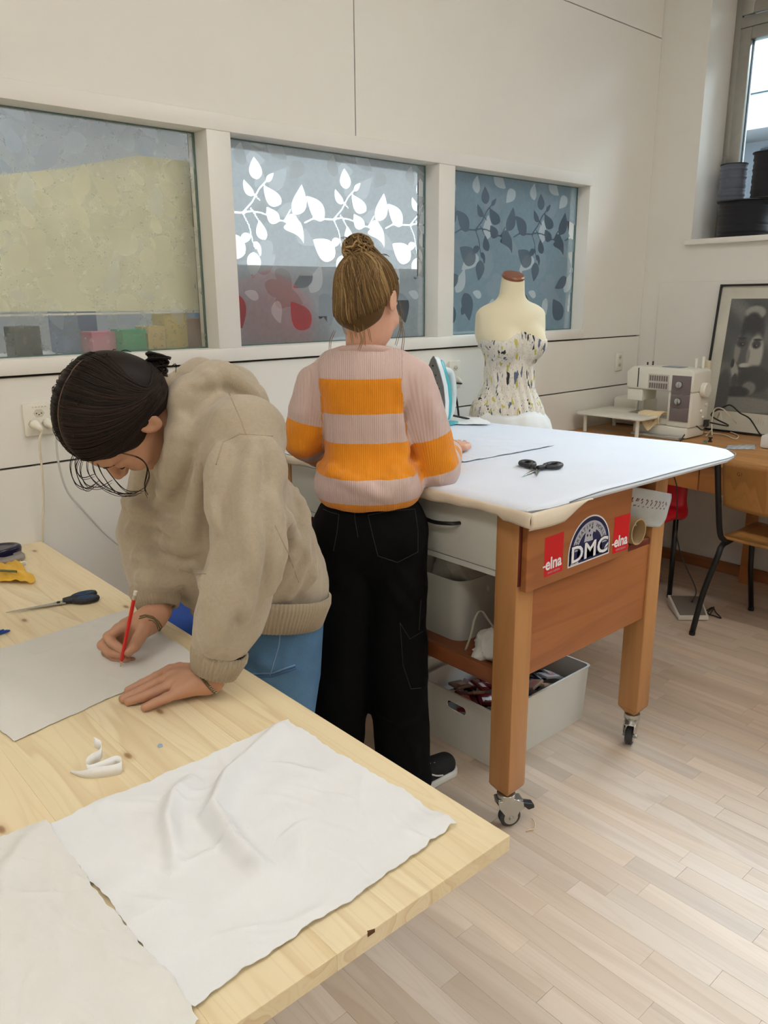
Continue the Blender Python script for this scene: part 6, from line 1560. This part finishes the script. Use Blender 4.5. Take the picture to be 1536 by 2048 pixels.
# strapless bodice of gathered print
def bod0(P):
    q = fq(P); d = form0(P) - .0045 - .0022 * np.sin(q[:, 1] * 190 + 3 * np.sin(q[:, 2] * 17)) * (np.abs(q[:, 1]) < .15)
    topz = 1.306 + .10 * np.clip(q[:, 1] * -1, -.12, .12) * 0 - .030 * np.clip(np.abs(q[:, 1] - .0) / .15, 0, 1) ** 2 + .012 * np.cos(q[:, 1] * 38) - np.where(q[:, 0] < .02, (.02 - q[:, 0]) * .55, 0)
    d = smax(d, q[:, 2] - topz, .004); return smax(d, .945 - q[:, 2], .004)
def print_mat():
    t = NT('brush_print'); g = t.pos(scale=(1, 1, .30)); base = S(232, 226, 214)
    c = t.mix(t.math('MULTIPLY', t.noise(t.pos(), 25, 3), .5), base, S(214, 206, 190))
    def marks(scale, lo, col, seed, c):
        g2 = t.pos(scale=(1, 1, .26), loc=(seed, seed * 2, seed * 3), rot=(.25, .2, 0)); n_ = t.noise(g2, scale, 2, .5)
        m = t.ramp(n_, [(lo, (0, 0, 0)), (lo + .02, (1, 1, 1))]); return t.mix(m, c, col)
    c = marks(46, .625, S(196, 186, 92), 3.1, c); c = marks(60, .635, S(96, 106, 128), 7.7, c); c = marks(52, .64, S(36, 36, 42), 12.3, c)
    lines = t.ramp(t.noise(g, 95, 2), [(.485, (0, 0, 0)), (.5, (1, 1, 1)), (.515, (0, 0, 0))]); c = t.mix(t.math('MULTIPLY', lines, .8), c, S(110, 104, 96))
    t.bsdf(c, .85, 0, t.noise(g, 120, 2), .3, .002); return t.m
M_print = print_mat()
V, Fc = sd_mesh(bod0, (FX - .22, FY - .22, .92), (FX + .22, FY + .22, 1.36), .0045)
put('bodice', V, Fc, M_print, form, smooth=True)
def hem_tri():
    mb = MB(); n_ = 96; V = []; prof = [(.985, .118, .150), (.965, .135, .165), (.93, .165, .190), (.88, .180, .205), (.80, .190, .218), (.70, .200, .228), (.58, .208, .238), (.45, .215, .245)]
    for i, (z, a, b) in enumerate(prof):
        for k in range(n_):
            t = k / n_ * 6.283; w_ = i / (len(prof) - 1); r_ = 1 + (.035 * math.sin(t * 9 + 1.5 * math.sin(t * 2)) + .025 * math.sin(t * 17 + i * .8)) * (.35 + w_)
            p = np.array([FX, FY, 0]) + fF * a * r_ * math.cos(t) + fL * b * r_ * math.sin(t); V.append((p[0], p[1], z + .006 * math.sin(t * 5)))
    mb.add(V, [(i * n_ + k, i * n_ + (k + 1) % n_, (i + 1) * n_ + (k + 1) % n_, (i + 1) * n_ + k) for i in range(len(prof) - 1) for k in range(n_)])
    return mb
o = hem_tri().build('skirt', cloth('organza', S(228, 230, 228), 60, .25, .05, .8), form, smooth=True); so = o.modifiers.new('t', 'SOLIDIFY'); so.thickness = .0015
# ================================================================= DESK ALONG THE RIGHT WALL
DZ = 0.777
M_desk = wood('desk_beech', S(206, 156, 98), S(194, 140, 82), S(168, 114, 62), 'Y', 1.0, .4, ring=7)
M_deskf = wood('desk_front', S(184, 124, 68), S(170, 110, 58), S(142, 86, 44), 'Y', 1.0, .45, ring=7)
desk = thing('desk', (3.7, 1.3, 0), 'long beech desk along the right wall carrying the sewing machine', 'desk')
XW = XR - .0135
mb = MB(); mb.prism([(3.372, YB - .003), (XW, YB - .003), (XW, -.2), (3.17, -.2)], lambda a, b: (a, b, DZ - .048), lambda a, b: (a, b, DZ)); mb.build('desktop', M_desk, desk, bevel=.006)
for (ya, yb_) in ((1.645, 2.30), (.95, 1.640), (.25, .945)):
    xa = 3.372 - (YB - ya) * .0771 + .035; xb = 3.372 - (YB - yb_) * .0771 + .035
    mb = MB(); mb.prism([(xb, yb_), (xb + .018, yb_), (xa + .018, ya), (xa, ya)], lambda a, b: (a, b, .602), lambda a, b: (a, b, DZ - .049)); mb.build('drawer_front', M_deskf, desk, bevel=.002)
for y_ in (2.33, 1.62, .9, -.1): solid('side_panel' if y_ > 2.2 else 'leg', (3.42 if y_ < 2.2 else 3.45, y_, 0) if y_ > 2.2 else (XW - .10, y_, 0), (XW - .06, y_ + .05, DZ - .049), M_deskf, desk, .003)
solid('leg', (3.30, -.12, 0), (3.35, -.07, DZ - .049), M_deskf, desk, .003)
# ---- sewing machine
M_mach = mat('machine_cream', S(232, 230, 218), .35, var=.015); M_mpan = mat('machine_panel', S(120, 108, 108), .45); M_mdark = mat('machine_dark', S(54, 50, 50), .5)
mx0, mx1, my0, my1 = 3.600, 3.775, 1.838, 2.195
sm_ = thing('sewing_machine', ((mx0 + mx1) / 2, (my0 + my1) / 2, DZ), 'cream sewing machine with grey dial panel on the desk', 'sewing machine')
solid('base', (mx0 - .005, my0 + .010, DZ + .004), (mx1, 2.14, DZ + .055), M_mach, sm_, .008)
solid('pillar', (mx0, my0, DZ + .0555), (mx1, my0 + .125, DZ + .225), M_mach, sm_, .008)
arm = MB(); pl = [(my0, DZ + .2255), (my1, DZ + .2255), (my1 + .004, DZ + .31), (my1 - .03, DZ + .337), (my0 + .02, DZ + .337), (my0, DZ + .325)]
arm.prism(pl, lambda a, b: (mx0 - .002, a, b), lambda a, b: (mx1, a, b)); arm.build('arm', M_mach, sm_, bevel=.010, seg=3)
solid('needle_head', (mx0 + .006, 2.105, DZ + .165), (mx1 - .03, 2.193, DZ + .2250), M_mach, sm_, .008)
solid('free_arm', (mx0 + .020, my0 + .126, DZ + .0555), (mx1 - .055, 2.175, DZ + .090), M_mach, sm_, .008)
solid('thread_slot', (mx0 - .0035, 2.128, DZ + .235), (mx0 - .001, 2.133, DZ + .33), M_mdark, sm_, 0)
for (za, zb) in ((DZ + .215, DZ + .305), (DZ + .150, DZ + .213), (DZ + .085, DZ + .148)):
    pn_ = solid('dial_panel', (mx0 - .005, my0 + .010, za), (mx0 - .0022, my0 + .108, zb), M_mpan, sm_, .0008)
    if za > DZ + .1: MB().lathe([(.018, 0), (.018, .010), (.015, .013), (.0, .013)], (0, 0, 0), 24, Matrix(((0, 0, -1), (0, 1, 0), (1, 0, 0)))).build  # shape reused below
for zc in (DZ + .262, DZ + .182):
    mb = MB(); mb.cyl((mx0 - .005, my0 + .066, zc), (mx0 - .018, my0 + .066, zc), .0175, 24, .0155); mb.box((mx0 - .0205, my0 + .0645, zc - .014), (mx0 - .018, my0 + .0675, zc + .014)); mb.build('dial', M_chrome, sm_, bevel=.0012)
ch = solid('stitch_chart', (mx0 - .0045, my0 + .125, DZ + .228), (mx0 - .0022, my0 + .235, DZ + .305), mat('chart_pale', S(196, 190, 182), .5), sm_, .0006)
for r_ in range(2):
    for c2 in range(8):
        yb0 = my0 + .132 + c2 * .0125; zb0 = DZ + .236 + r_ * .036; solid('stitch_cell', (mx0 - .0052, yb0, zb0), (mx0 - .0046, yb0 + .0085, zb0 + .026), M_mpan, ch, 0)
mb = MB(); mb.lathe([(.0, 0), (.034, 0), (.036, .006), (.036, .020), (.032, .026), (.0, .026)], (0, 0, 0), 32)
put('handwheel', [(3.700 + x, my0 - z, DZ + .235 + y) for x, y, z in mb.v], mb.f, M_mach, sm_); auto_smooth(sm_.children[-1], 40)
for (x, z, r_) in ((3.70, DZ + .13, .010), (3.74, DZ + .16, .009), (3.72, DZ + .10, .006)): MB().cyl((x, my0, z), (x, my0 - .009, z), r_, 14).build('side_knob', M_mach, sm_, bevel=.001)
solid('power_inlet', (3.735, my0 - .018, DZ + .05), (3.765, my0, DZ + .085), M_mdark, sm_, .003)
MB().tube([(mx0 + .05, 2.15, DZ + .165), (mx0 + .05, 2.15, DZ + .098)], .0022, 8).build('needle_bar', M_chrome, sm_)
MB().box((mx0 + .03, 2.138, DZ + .0935), (mx0 + .075, 2.160, DZ + .0965)).cyl((mx0 + .05, 2.155, DZ + .096), (mx0 + .05, 2.155, DZ + .165), .003, 8).build('presser_foot', M_chrome, sm_, bevel=.0006)
for (y_, h_) in ((1.86, .045), (1.825, .055), (2.09, .020), (2.12, .014)): MB().cyl((3.71, y_ + .03, DZ + .337), (3.71, y_ + .03, DZ + .337 + h_), .0075 if h_ > .03 else .004, 12).build('spool_pin', M_mach if h_ > .03 else M_mdark, sm_, bevel=.001)
solid('top_chart', (mx0 + .04, 1.93, DZ + .3372), (mx0 + .11, 2.03, DZ + .3400), mat('top_label', S(140, 150, 160), .4), sm_, .001)
solid('carry_handle', (mx1 - .012, 1.845, DZ + .24), (mx1 + .006, 1.875, DZ + .37), mat('handle_tan', S(206, 196, 168), .5), sm_, .006)
xt = thing('extension_table', (3.50, 2.22, DZ), 'flat white extension table clipped to the sewing machine', 'machine table')
mb = MB(); mb.prism(rrect(3.43, mx0 + .012, 2.00, 2.385, .03), lambda a, b: (a, b, DZ + .0905), lambda a, b: (a, b, DZ + .1000)); mb.build('plate', M_mach, xt, bevel=.002)
mb = MB(); mb.prism(rrect(mx0 + .013, mx1 - .01, 2.200, 2.385, .02), lambda a, b: (a, b, DZ + .0905), lambda a, b: (a, b, DZ + .1000)); mb.build('plate', M_mach, xt, bevel=.002)
for (x, y) in ((3.47, 2.34), (3.47, 2.04), (3.74, 2.34)): MB().cyl((x, y, DZ), (x, y, DZ + .0904), .010, 12).build('foot', M_mach, xt, auto=40)
solid('front_lip', (3.436, 2.06, DZ + .012), (3.50, 2.10, DZ + .03), M_gbin, xt, .004) if False else None
rl = MB().box((3.545, 1.86, DZ + .001), (3.590, 2.12, DZ + .013)).build('base_tray', mat('smoke_tray', S(168, 166, 158), .3), None, bevel=.003); tag(rl, 'flat grey tray in front of the sewing machine base', 'tray')
wc = thing('machine_cover', (3.86, 2.30, DZ), 'small white machine cover standing behind the extension table', 'cover')
solid('shell', (3.80, 2.205, DZ + .0005), (3.95, 2.395, DZ + .15), M_mach, wc, .02); solid('flap', (3.78, 2.23, DZ + .02), (3.7995, 2.38, DZ + .055), M_mach, wc, .004)
M_scr = cloth('cream_scrap', S(226, 206, 166), 500, .3, .06)
def scrap(u, v):
    x = 3.555 + v * .105; y = 1.972 + u * .125; return (x + .012 * math.sin(u * 8), y + .015 * math.sin(v * 7), DZ + .1015 + .022 * abs(math.sin(u * 7 + v * 4)) * (.5 + .5 * math.sin(v * 3.1)) - (.075 * max(0, .42 - v) / .42 if v < .42 else 0) * (1 - abs(u - .45) * 1.2))
o = MB().grid(40, 30, scrap).build('cloth_scrap', M_scr, smooth=True); so = o.modifiers.new('t', 'SOLIDIFY'); so.thickness = .0012; tag(o, 'crumpled cream cloth under the machine needle', 'cloth')
# ---- portrait leaning on the wall
pT = np.array([XR - .0135, 0, 1.506]); pB = np.array([3.962, 0, DZ + .0008]); py1, py0 = 1.968, 1.40
up_ = (pT - pB); HL = np.linalg.norm(up_); up_ /= HL; nr_ = np.cross(up_, (0, 1, 0)); nr_ = nr_ if nr_[0] < 0 else -nr_
def pp_(y, h, d): return tuple(np.array([pB[0], y, pB[2]]) + up_ * h + nr_ * d)
pf = thing('framed_portrait', ((pT[0] + pB[0]) / 2, (py0 + py1) / 2, DZ), 'black-framed grey portrait leaning against the right wall', 'picture')
def slab(nm, y0, y1, h0, h1, d0, d1, m, par=pf, bv=.001):
    mb = MB(); V = [pp_(y, h, d) for d in (d0, d1) for (y, h) in ((y0, h0), (y1, h0), (y1, h1), (y0, h1))]
    mb.add(V, [(0, 1, 2, 3), (7, 6, 5, 4), (0, 4, 5, 1), (1, 5, 6, 2), (2, 6, 7, 3), (3, 7, 4, 0)]); return mb.build(nm, m, par, bevel=bv)
M_fk = mat('frame_black', S(24, 24, 24), .4); fw = .009
slab('frame_bar', py0, py1, 0, fw, .0, .018, M_fk); slab('frame_bar', py0, py1, HL - fw, HL, .0, .018, M_fk); slab('frame_bar', py0, py0 + fw, fw, HL - fw, .0, .018, M_fk); slab('frame_bar', py1 - fw, py1, fw, HL - fw, .0, .018, M_fk)
slab('mount', py0 + fw, py1 - fw, fw, HL - fw, .002, .006, mat('mount_card', S(206, 202, 188), .7), bv=0)
iy1, iy0, ih0, ih1 = py1 - .065, py0 + .065, .105, HL - .070
gy, gh_ = np.meshgrid(np.linspace(iy1, iy0, 110), np.linspace(ih0, ih1, 140)); a_ = (iy1 - gy) / (iy1 - iy0); b_ = (gh_ - ih0) / (ih1 - ih0)
tone = .30 + .05 * np.sin(a_ * 9 + 2 * np.sin(b_ * 7)) + .03 * np.sin(b_ * 21 + a_ * 13)
def blob(cx, cy, rx, ry, val, soft=.25, rot=0.0):
    global tone
    cx *= .66; rx *= .66; soft = soft * .6; c, s = math.cos(rot), math.sin(rot); u = (a_ - cx) * c + (b_ - cy) * s; v = -(a_ - cx) * s + (b_ - cy) * c
    d = np.sqrt((u / rx) ** 2 + (v / ry) ** 2); m = np.clip((1 + soft - d) / (2 * soft), 0, 1); m = m * m * (3 - 2 * m); tone = tone * (1 - m) + val * m
blob(.46, .70, .20, .25, .16); blob(.46, .88, .17, .06, .52, .35); blob(.44, .76, .16, .12, .12, .3); blob(.40, .50, .17, .20, .30, .25); blob(.56, .52, .13, .17, .62, .4); blob(.25, .55, .05, .12, .45, .5); blob(.30, .615, .085, .040, .17, .6); blob(.56, .605, .075, .038, .17, .6); blob(.31, .60, .045, .016, .07, .5); blob(.55, .59, .04, .016, .07, .5); blob(.30, .655, .08, .010, .10, .6); blob(.57, .645, .07, .010, .10, .6); blob(.325, .605, .010, .006, .55, .5); blob(.565, .595, .010, .006, .6, .5)
blob(.45, .50, .03, .06, .42, .5); blob(.42, .415, .10, .022, .72, .4); blob(.42, .385, .11, .015, .18, .4); blob(.26, .36, .06, .09, .55, .4, .4); blob(.20, .43, .03, .04, .10, .3); blob(.28, .28, .05, .06, .20, .4); blob(.62, .30, .30, .12, .16, .3); blob(.55, .22, .12, .06, .40, .4); blob(.35, .18, .22, .05, .14, .3)
blob(.55, .07, .60, .07, .42, .3); blob(.10, .15, .12, .22, .22, .4); tone = tone + NR.normal(0, .012, tone.shape)
def port_mat():
    t = NT('grey_print'); c = t.ramp(t.attr('tone'), [(0, S(34, 36, 40)), (.3, S(96, 96, 96)), (.6, S(170, 168, 160)), (1, S(226, 222, 210))]); t.bsdf(c, .45, 0); return t.m
V = [pp_(y, h, .0066) for y, h in zip(gy.ravel(), gh_.ravel())]; idx = np.arange(gy.size).reshape(gy.shape); Fc = np.stack([idx[:-1, :-1].ravel(), idx[:-1, 1:].ravel(), idx[1:, 1:].ravel(), idx[1:, :-1].ravel()], 1)
put('print', V, Fc, port_mat(), pf, attrs={'tone': tone.ravel()})
for k in range(6): slab('caption_mark', iy1 - .20 - k * .012, iy1 - .197 - k * .012, .055, .085 - .006 * (k % 3), .0062, .0066, M_gbin, bv=0)
t_ = NT('picture_glass')
# ---- small things and cords on the desk
def cord(name, pts, r, m, label, n=60): return tag(MB().tube(smoothpath(pts, n), r, 8).build(name, m, None, smooth=True), label, 'cord', 'cords on and under the desk')
D = lambda px, py, z=DZ + .004: at(px, py, Z=z); XP = 3.90
cord('cord', [(3.765, my0 - .02, DZ + .07), (3.80, 1.74, DZ + .06), at(1422, 830, X=3.9), at(1452, 812, X=3.93), at(1464, 812, X=3.93), at(1480, 826, X=3.92), at(1500, 838, X=3.88), at(1520, 868, X=3.82), D(1532, 870), D(1560, 880)], .0035, M_cabk, 'black cord arching in front of the portrait')
cord('cord', [D(1424, 870), at(1424, 840, X=3.86), at(1430, 818, X=3.88), at(1446, 818, X=3.88), at(1462, 835, X=3.88), D(1490, 860), D(1536, 872)], .003, M_cab, 'cream cord looping over beside the portrait')
cord('cord', [D(1415, 855), D(1440, 858), D(1475, 870), D(1470, 878), D(1450, 870), D(1425, 866), D(1408, 864)], .003, M_cab, 'cream cord lying in a flat loop on the desk')
cord('cord', [D(1412, 872), D(1430, 850, DZ + .02), at(1440, 825, X=3.87), at(1446, 845, X=3.86), D(1470, 858), D(1510, 862), D(1545, 866)], .003, M_cab, 'cream cord with a raised kink near the portrait')
cord('cord', [(3.735, my0 - .018, DZ + .068), D(1405, 860, DZ + .05), D(1390, 852, DZ + .06), D(1372, 866, DZ + .03), D(1360, 884, DZ + .006), (3.42, 1.79, DZ + .006), (3.318, 1.775, DZ + .002), (3.312, 1.775, DZ - .06), at(1353, 970, X=3.335), at(1354, 1020, X=3.36), at(1352, 1060, X=3.38), at(1362, 1110, X=3.42), at(1375, 1140, X=3.44), at(1392, 1180, X=3.44), (3.40, 1.64, .045)], .003, M_cabd, 'dark cord running from the machine down to the foot pedal', 110)
q = D(1420, 884, DZ); mb = MB(); mb.lathe([(.010, 0), (.010, .004), (.006, .005), (.006, .017), (.010, .018), (.010, .022)], (q[0], q[1], DZ + .0005), 18); tag(mb.build('thread_bobbin', mat('black_thread', S(34, 34, 36), .6), auto=40), 'black thread bobbin on the front of the desk', 'bobbin', 'bobbins')
q = D(1410, 887, DZ); mb = MB(); mb.lathe([(.009, 0), (.009, .004), (.005, .005), (.005, .010), (.009, .011), (.009, .014)], (q[0], q[1], DZ + .0005), 18); tag(mb.build('thread_bobbin', mat('green_thread', S(120, 150, 128), .5), auto=40), 'pale green thread bobbin next to the black one', 'bobbin', 'bobbins')
qa_, qb_, qc_, qd_ = D(1455, 890)[:2], D(1512, 888)[:2], D(1510, 898)[:2], D(1448, 897)[:2]
M_zip = mat('clear_bag', S(196, 206, 216), .15, var=.08, vscale=60)
def zb(u, v): p = (qa_ * (1 - u) + qb_ * u) * (1 - v) + (qd_ * (1 - u) + qc_ * u) * v; return (p[0], p[1], DZ + .001 + .006 * math.sin(u * 3.14) * math.sin(v * 3.14) + .002 * math.sin(u * 14 + v * 5) ** 2)
o = MB().grid(24, 14, zb).build('plastic_bag', M_zip, smooth=True); so = o.modifiers.new('t', 'SOLIDIFY'); so.thickness = .0006; tag(o, 'small clear plastic bag lying on the desk', 'bag')
q = D(1548, 896); ad = thing('adapter_box', (q[0], q[1], DZ), 'white adapter box at the right edge of the desk', 'adapter'); solid('case', (q[0] - .03, q[1] - .06, DZ + .0005), (q[0] + .06, q[1] + .055, DZ + .062), mat('adapter_white', S(232, 230, 224), .4), ad, .012)
solid('adapter_lamp', (q[0] - .0308, q[1] - .01, DZ + .02), (q[0] - .0300, q[1] + .006, DZ + .028), M_mdark, ad, 0)
# ---- foot pedal
pc = np.array([3.345, 1.690]); pd_ = thing('foot_pedal', (pc[0], pc[1], 0), 'grey-topped white foot pedal on the floor under the desk', 'pedal'); Rp = Matrix.Rotation(math.radians(-2), 3, 'Z')
def ped(a, b, z): v = Rp @ Vector((a, b, 0)); return (pc[0] + v.x, pc[1] + v.y, z)
# corners from the photo, measured on the floor
pA, pBq, pC_, pD_ = at(1356, 1242, Z=0)[:2], at(1417, 1242, Z=0)[:2], at(1402, 1192, Z=.05)[:2], at(1335, 1190, Z=.05)[:2]
V = [(*pA, .003), (*pBq, .003), (*pC_, .003), (*pD_, .003), (*pA, .020), (*pBq, .020), (*pC_, .052), (*pD_, .052)]
MB().add(V, [(0, 3, 2, 1), (4, 5, 6, 7), (0, 1, 5, 4), (1, 2, 6, 5), (2, 3, 7, 6), (3, 0, 4, 7)]).build('case', mat('pedal_white', S(214, 208, 194), .5), pd_, bevel=.004)
cpt = (pA + pBq + pC_ + pD_) / 4; ins = lambda p, z: (*(cpt + (p - cpt) * .86), z); V = [ins(pA, .0225), ins(pBq, .0225), ins(pC_, .0505), ins(pD_, .0505), ins(pA, .0265), ins(pBq, .0265), ins(pC_, .0545), ins(pD_, .0545)]
MB().add(V, [(0, 3, 2, 1), (4, 5, 6, 7), (0, 1, 5, 4), (1, 2, 6, 5), (2, 3, 7, 6), (3, 0, 4, 7)]).build('tread', mat('pedal_grey', S(112, 104, 94), .7, bump=.3, bscale=300), pd_, bevel=.002)
cord('cord', [at(1412, 1222, Z=.006), at(1425, 1215, Z=.02), at(1432, 1225, Z=.006), at(1442, 1236, Z=.005), at(1430, 1232, Z=.005), at(1415, 1226, Z=.006), at(1428, 1214, Z=.02), at(1420, 1230, Z=.012)], .0028, M_cabd, 'dark cord bunched on the floor beside the foot pedal')
# ================================================================= CHAIRS
M_ply = wood('plywood', S(190, 138, 78), S(172, 118, 62), S(140, 90, 44), 'Z', 1.2, .4, ring=7); M_tube = mat('black_tube', S(24, 24, 25), .4, .2)
M_plys = wood('plywood_seat', S(196, 146, 84), S(178, 124, 66), S(140, 92, 46), 'X', 1.2, .4, ring=7)
ya, yb_ = 1.455, 1.065
chn = thing('school_chair', (3.35, 1.26, 0), 'school chair with plywood seat and black tube frame at the desk', 'chair')
for y_ in (ya, yb_):
    MB().tube(smoothpath([(3.150, y_ + (.05 if y_ > 1.2 else -.05), .012), (3.175, y_ + (.03 if y_ > 1.2 else -.03), .20), (3.205, y_, .36), (3.235, y_, .405), (3.30, y_, .415), (3.58, y_, .425)], 40), .0125, 12).build('side_frame', M_tube, chn, smooth=True)
    MB().tube(smoothpath([(3.30, y_, .420), (3.245, y_, .435), (3.205, y_, .475), (3.165, y_, .60), (3.120, y_, .775), (3.118, y_, .795)], 40), .0125, 12).build('back_post', M_tube, chn, smooth=True)
    MB().tube([(3.53, y_, .42), (3.585, y_ + (.01 if y_ > 1.2 else -.01), .22), (3.622, y_ + (.0 if y_ > 1.2 else -.0), .012)], .0120, 12).build('leg', M_tube, chn, smooth=True)
    for (x, z) in ((3.1525, .765), (3.190, .60)): MB().cyl((x - .018, y_, z), (x - .010, y_, z), .004, 10).build('rivet', M_chrome, chn)
for (x, y_) in ((3.150, ya + .05), (3.150, yb_ - .05), (3.622, ya), (3.622, yb_)): MB().cyl((x, y_, 0), (x, y_, .016), .0135, 14).build('foot_cap', M_blk, chn, bevel=.001)
def seatf(u, v): return (3.245 + u * .375, yb_ - .015 + v * (ya - yb_ + .03), .440 + .010 * (u - .5) ** 2 * 4 - .006 * math.sin(v * 3.14) - .028 * max(0, u - .85) * 3)
o = MB().grid(20, 16, seatf).build('seat', M_plys, chn, smooth=True); so = o.modifiers.new('t', 'SOLIDIFY'); so.thickness = .011; so.offset = -1
def backf(u, v):
    z = .595 + v * .195; return (3.140 + (.795 - z) * .24 - .030 * math.sin(u * 3.14) * 1.0 + .0165, yb_ - .005 + u * (ya - yb_ + .0), z - .012 * math.cos((u - .5) * 3.14) * (1 - 2 * v) * .6)
o = MB().grid(24, 12, backf).build('backrest', M_ply, chn, smooth=True); so = o.modifiers.new('t', 'SOLIDIFY'); so.thickness = .010; so.offset = 0
V, Fc = text_mesh('G1', .022); P = []
for p in V: u = .80 - p[0] / .39; b0 = backf(u, .78 + p[1] / .195); P.append((b0[0] - .0062, b0[1], b0[2]))
put('lettering', P, Fc, mat('burnt_mark', S(92, 58, 28), .7), chn)
rc = thing('red_chair', (3.25, 1.98, 0), 'red moulded seat on black tube legs behind the ironing table', 'chair'); M_redp = mat('red_plastic', S(196, 22, 38), .4)
def redf(P):
    d = sd_box(P, (3.31, 1.94, .445), (.20, .18, .022), None, .02); d = smin(d, sd_box(P, (3.497, 1.94, .52), (.018, .17, .10), None, .017), .05); return smin(d, sd_cap(P, (3.50, 1.80, .43), (3.50, 1.80, .60), .018, .020), .03)
V, Fc = sd_mesh(redf, (3.06, 1.72, .38), (3.56, 2.16, .66), .008); put('seat_shell', V, Fc, M_redp, rc, smooth=True)
for (x, y_) in ((3.489, 1.803), (3.16, 1.82), (3.16, 2.08), (3.47, 2.08)): MB().tube([(x, y_, 0), (x, y_, .20), (x - .004, y_, .428)], .0125, 12).build('leg', M_tube, rc, smooth=True)
# grey-blue stool half hidden behind the bending person
q = at(372, 1240, Y=1.86); bs = thing('stool', (q[0], q[1], 0), 'blue cushioned stool glimpsed behind the bending person', 'stool'); zc = q[2]
mb = MB(); mb.lathe([(.0, zc + .035), (.10, zc + .035), (.14, zc + .028), (.155, zc + .005), (.15, zc - .02), (.0, zc - .02)], (q[0] + .04, q[1], 0), 36); mb.build('cushion', mat('royal_blue', S(22, 74, 168), .7), bs, auto=50)
mb = MB(); mb.lathe([(.0, zc - .021), (.150, zc - .021), (.152, zc - .09), (.145, zc - .11), (.0, zc - .11)], (q[0] + .04, q[1], 0), 36); mb.build('seat_skirt', cloth('teal_grey', S(72, 100, 106), 300, .4, .1), bs, auto=50)
MB().cyl((q[0] + .04, q[1], .05), (q[0] + .04, q[1], zc - .11), .022, 18).build('column', M_blk, bs, auto=40)
for k in range(5): a = k * 1.2566; MB().tube([(q[0] + .04, q[1], .07), (q[0] + .04 + .19 * math.cos(a), q[1] + .19 * math.sin(a), .02)], [.018, .012], 8).build('foot', M_blk, bs, smooth=True)
# ================================================================= SPOOLS ON THE SILL
def spool(cx, cy, z, r, h, fl, m, label, core=None):
    t = thing('thread_spool', (cx, cy, z), label, 'spool', 'spools of elastic on the window sill')
    for zz in (z, z + h - .004): MB().lathe([(.012, 0), (fl, 0), (fl, .004), (.012, .004)], (cx, cy, zz), 40, caps=False).build('flange', mat('spool_card', S(48, 46, 46), .6), t, auto=40)
    mb = MB(); pr = []; n_ = 22
    for i in range(n_ + 1): pr.append((r + .0022 * math.sin(i * 2.4) + .0012 * math.sin(i * 5.1), z + .0045 + (h - .009) * i / n_))
    mb.lathe(pr, (cx, cy, 0), 48, caps=True); mb.build('wound_elastic', m, t, smooth=False, auto=50); return t
M_ek = cloth('black_elastic', S(24, 25, 32), 400, .5, .1); M_eg = cloth('grey_elastic_band', S(92, 98, 112), 400, .5, .08); M_ew = cloth('white_elastic', S(204, 204, 200), 400, .5, .08)
s0 = at(1487, 440, X=4.195); spool(4.195, s0[1], WZ0 + .0012, .120, .178, .133, M_ek, 'large black spool of elastic, lowest on the sill')
s1 = at(1466, 360, X=4.175); spool(4.175, s1[1], WZ0 + .1805, .062, .178, .066, M_eg, 'slim grey spool on top of the large black one')
s2 = at(1542, 360, X=4.20); spool(4.20, s2[1], WZ0 + .1805, .088, .215, .096, M_ek, 'tall black spool beside the slim grey one') if abs(s2[1] - s1[1]) > .17 else spool(4.20, s1[1] - .172, WZ0 + .1805, .088, .215, .096, M_ek, 'tall black spool beside the slim grey one')
s3 = at(1562, 440, X=4.18); spool(4.18, s3[1] - .05, WZ0 + .0012, .07, .17, .075, M_ew, 'white spool at the right end of the sill') if s0[1] - (s3[1] - .05) > .21 else spool(4.18, s0[1] - .212, WZ0 + .0012, .07, .17, .075, M_ew, 'white spool at the right end of the sill')
# thread on the floor
tag(MB().tube(smoothpath([at(1052, 1663, Z=.003), at(1060, 1659, Z=.006), at(1068, 1658, Z=.004), at(1070, 1646, Z=.007), at(1064, 1637, Z=.003)], 24), .0016, 6).build('thread_scrap', mat('cream_thread', S(228, 200, 164), .8), smooth=True), 'short cream thread scrap on the floor beside the castor', 'thread')
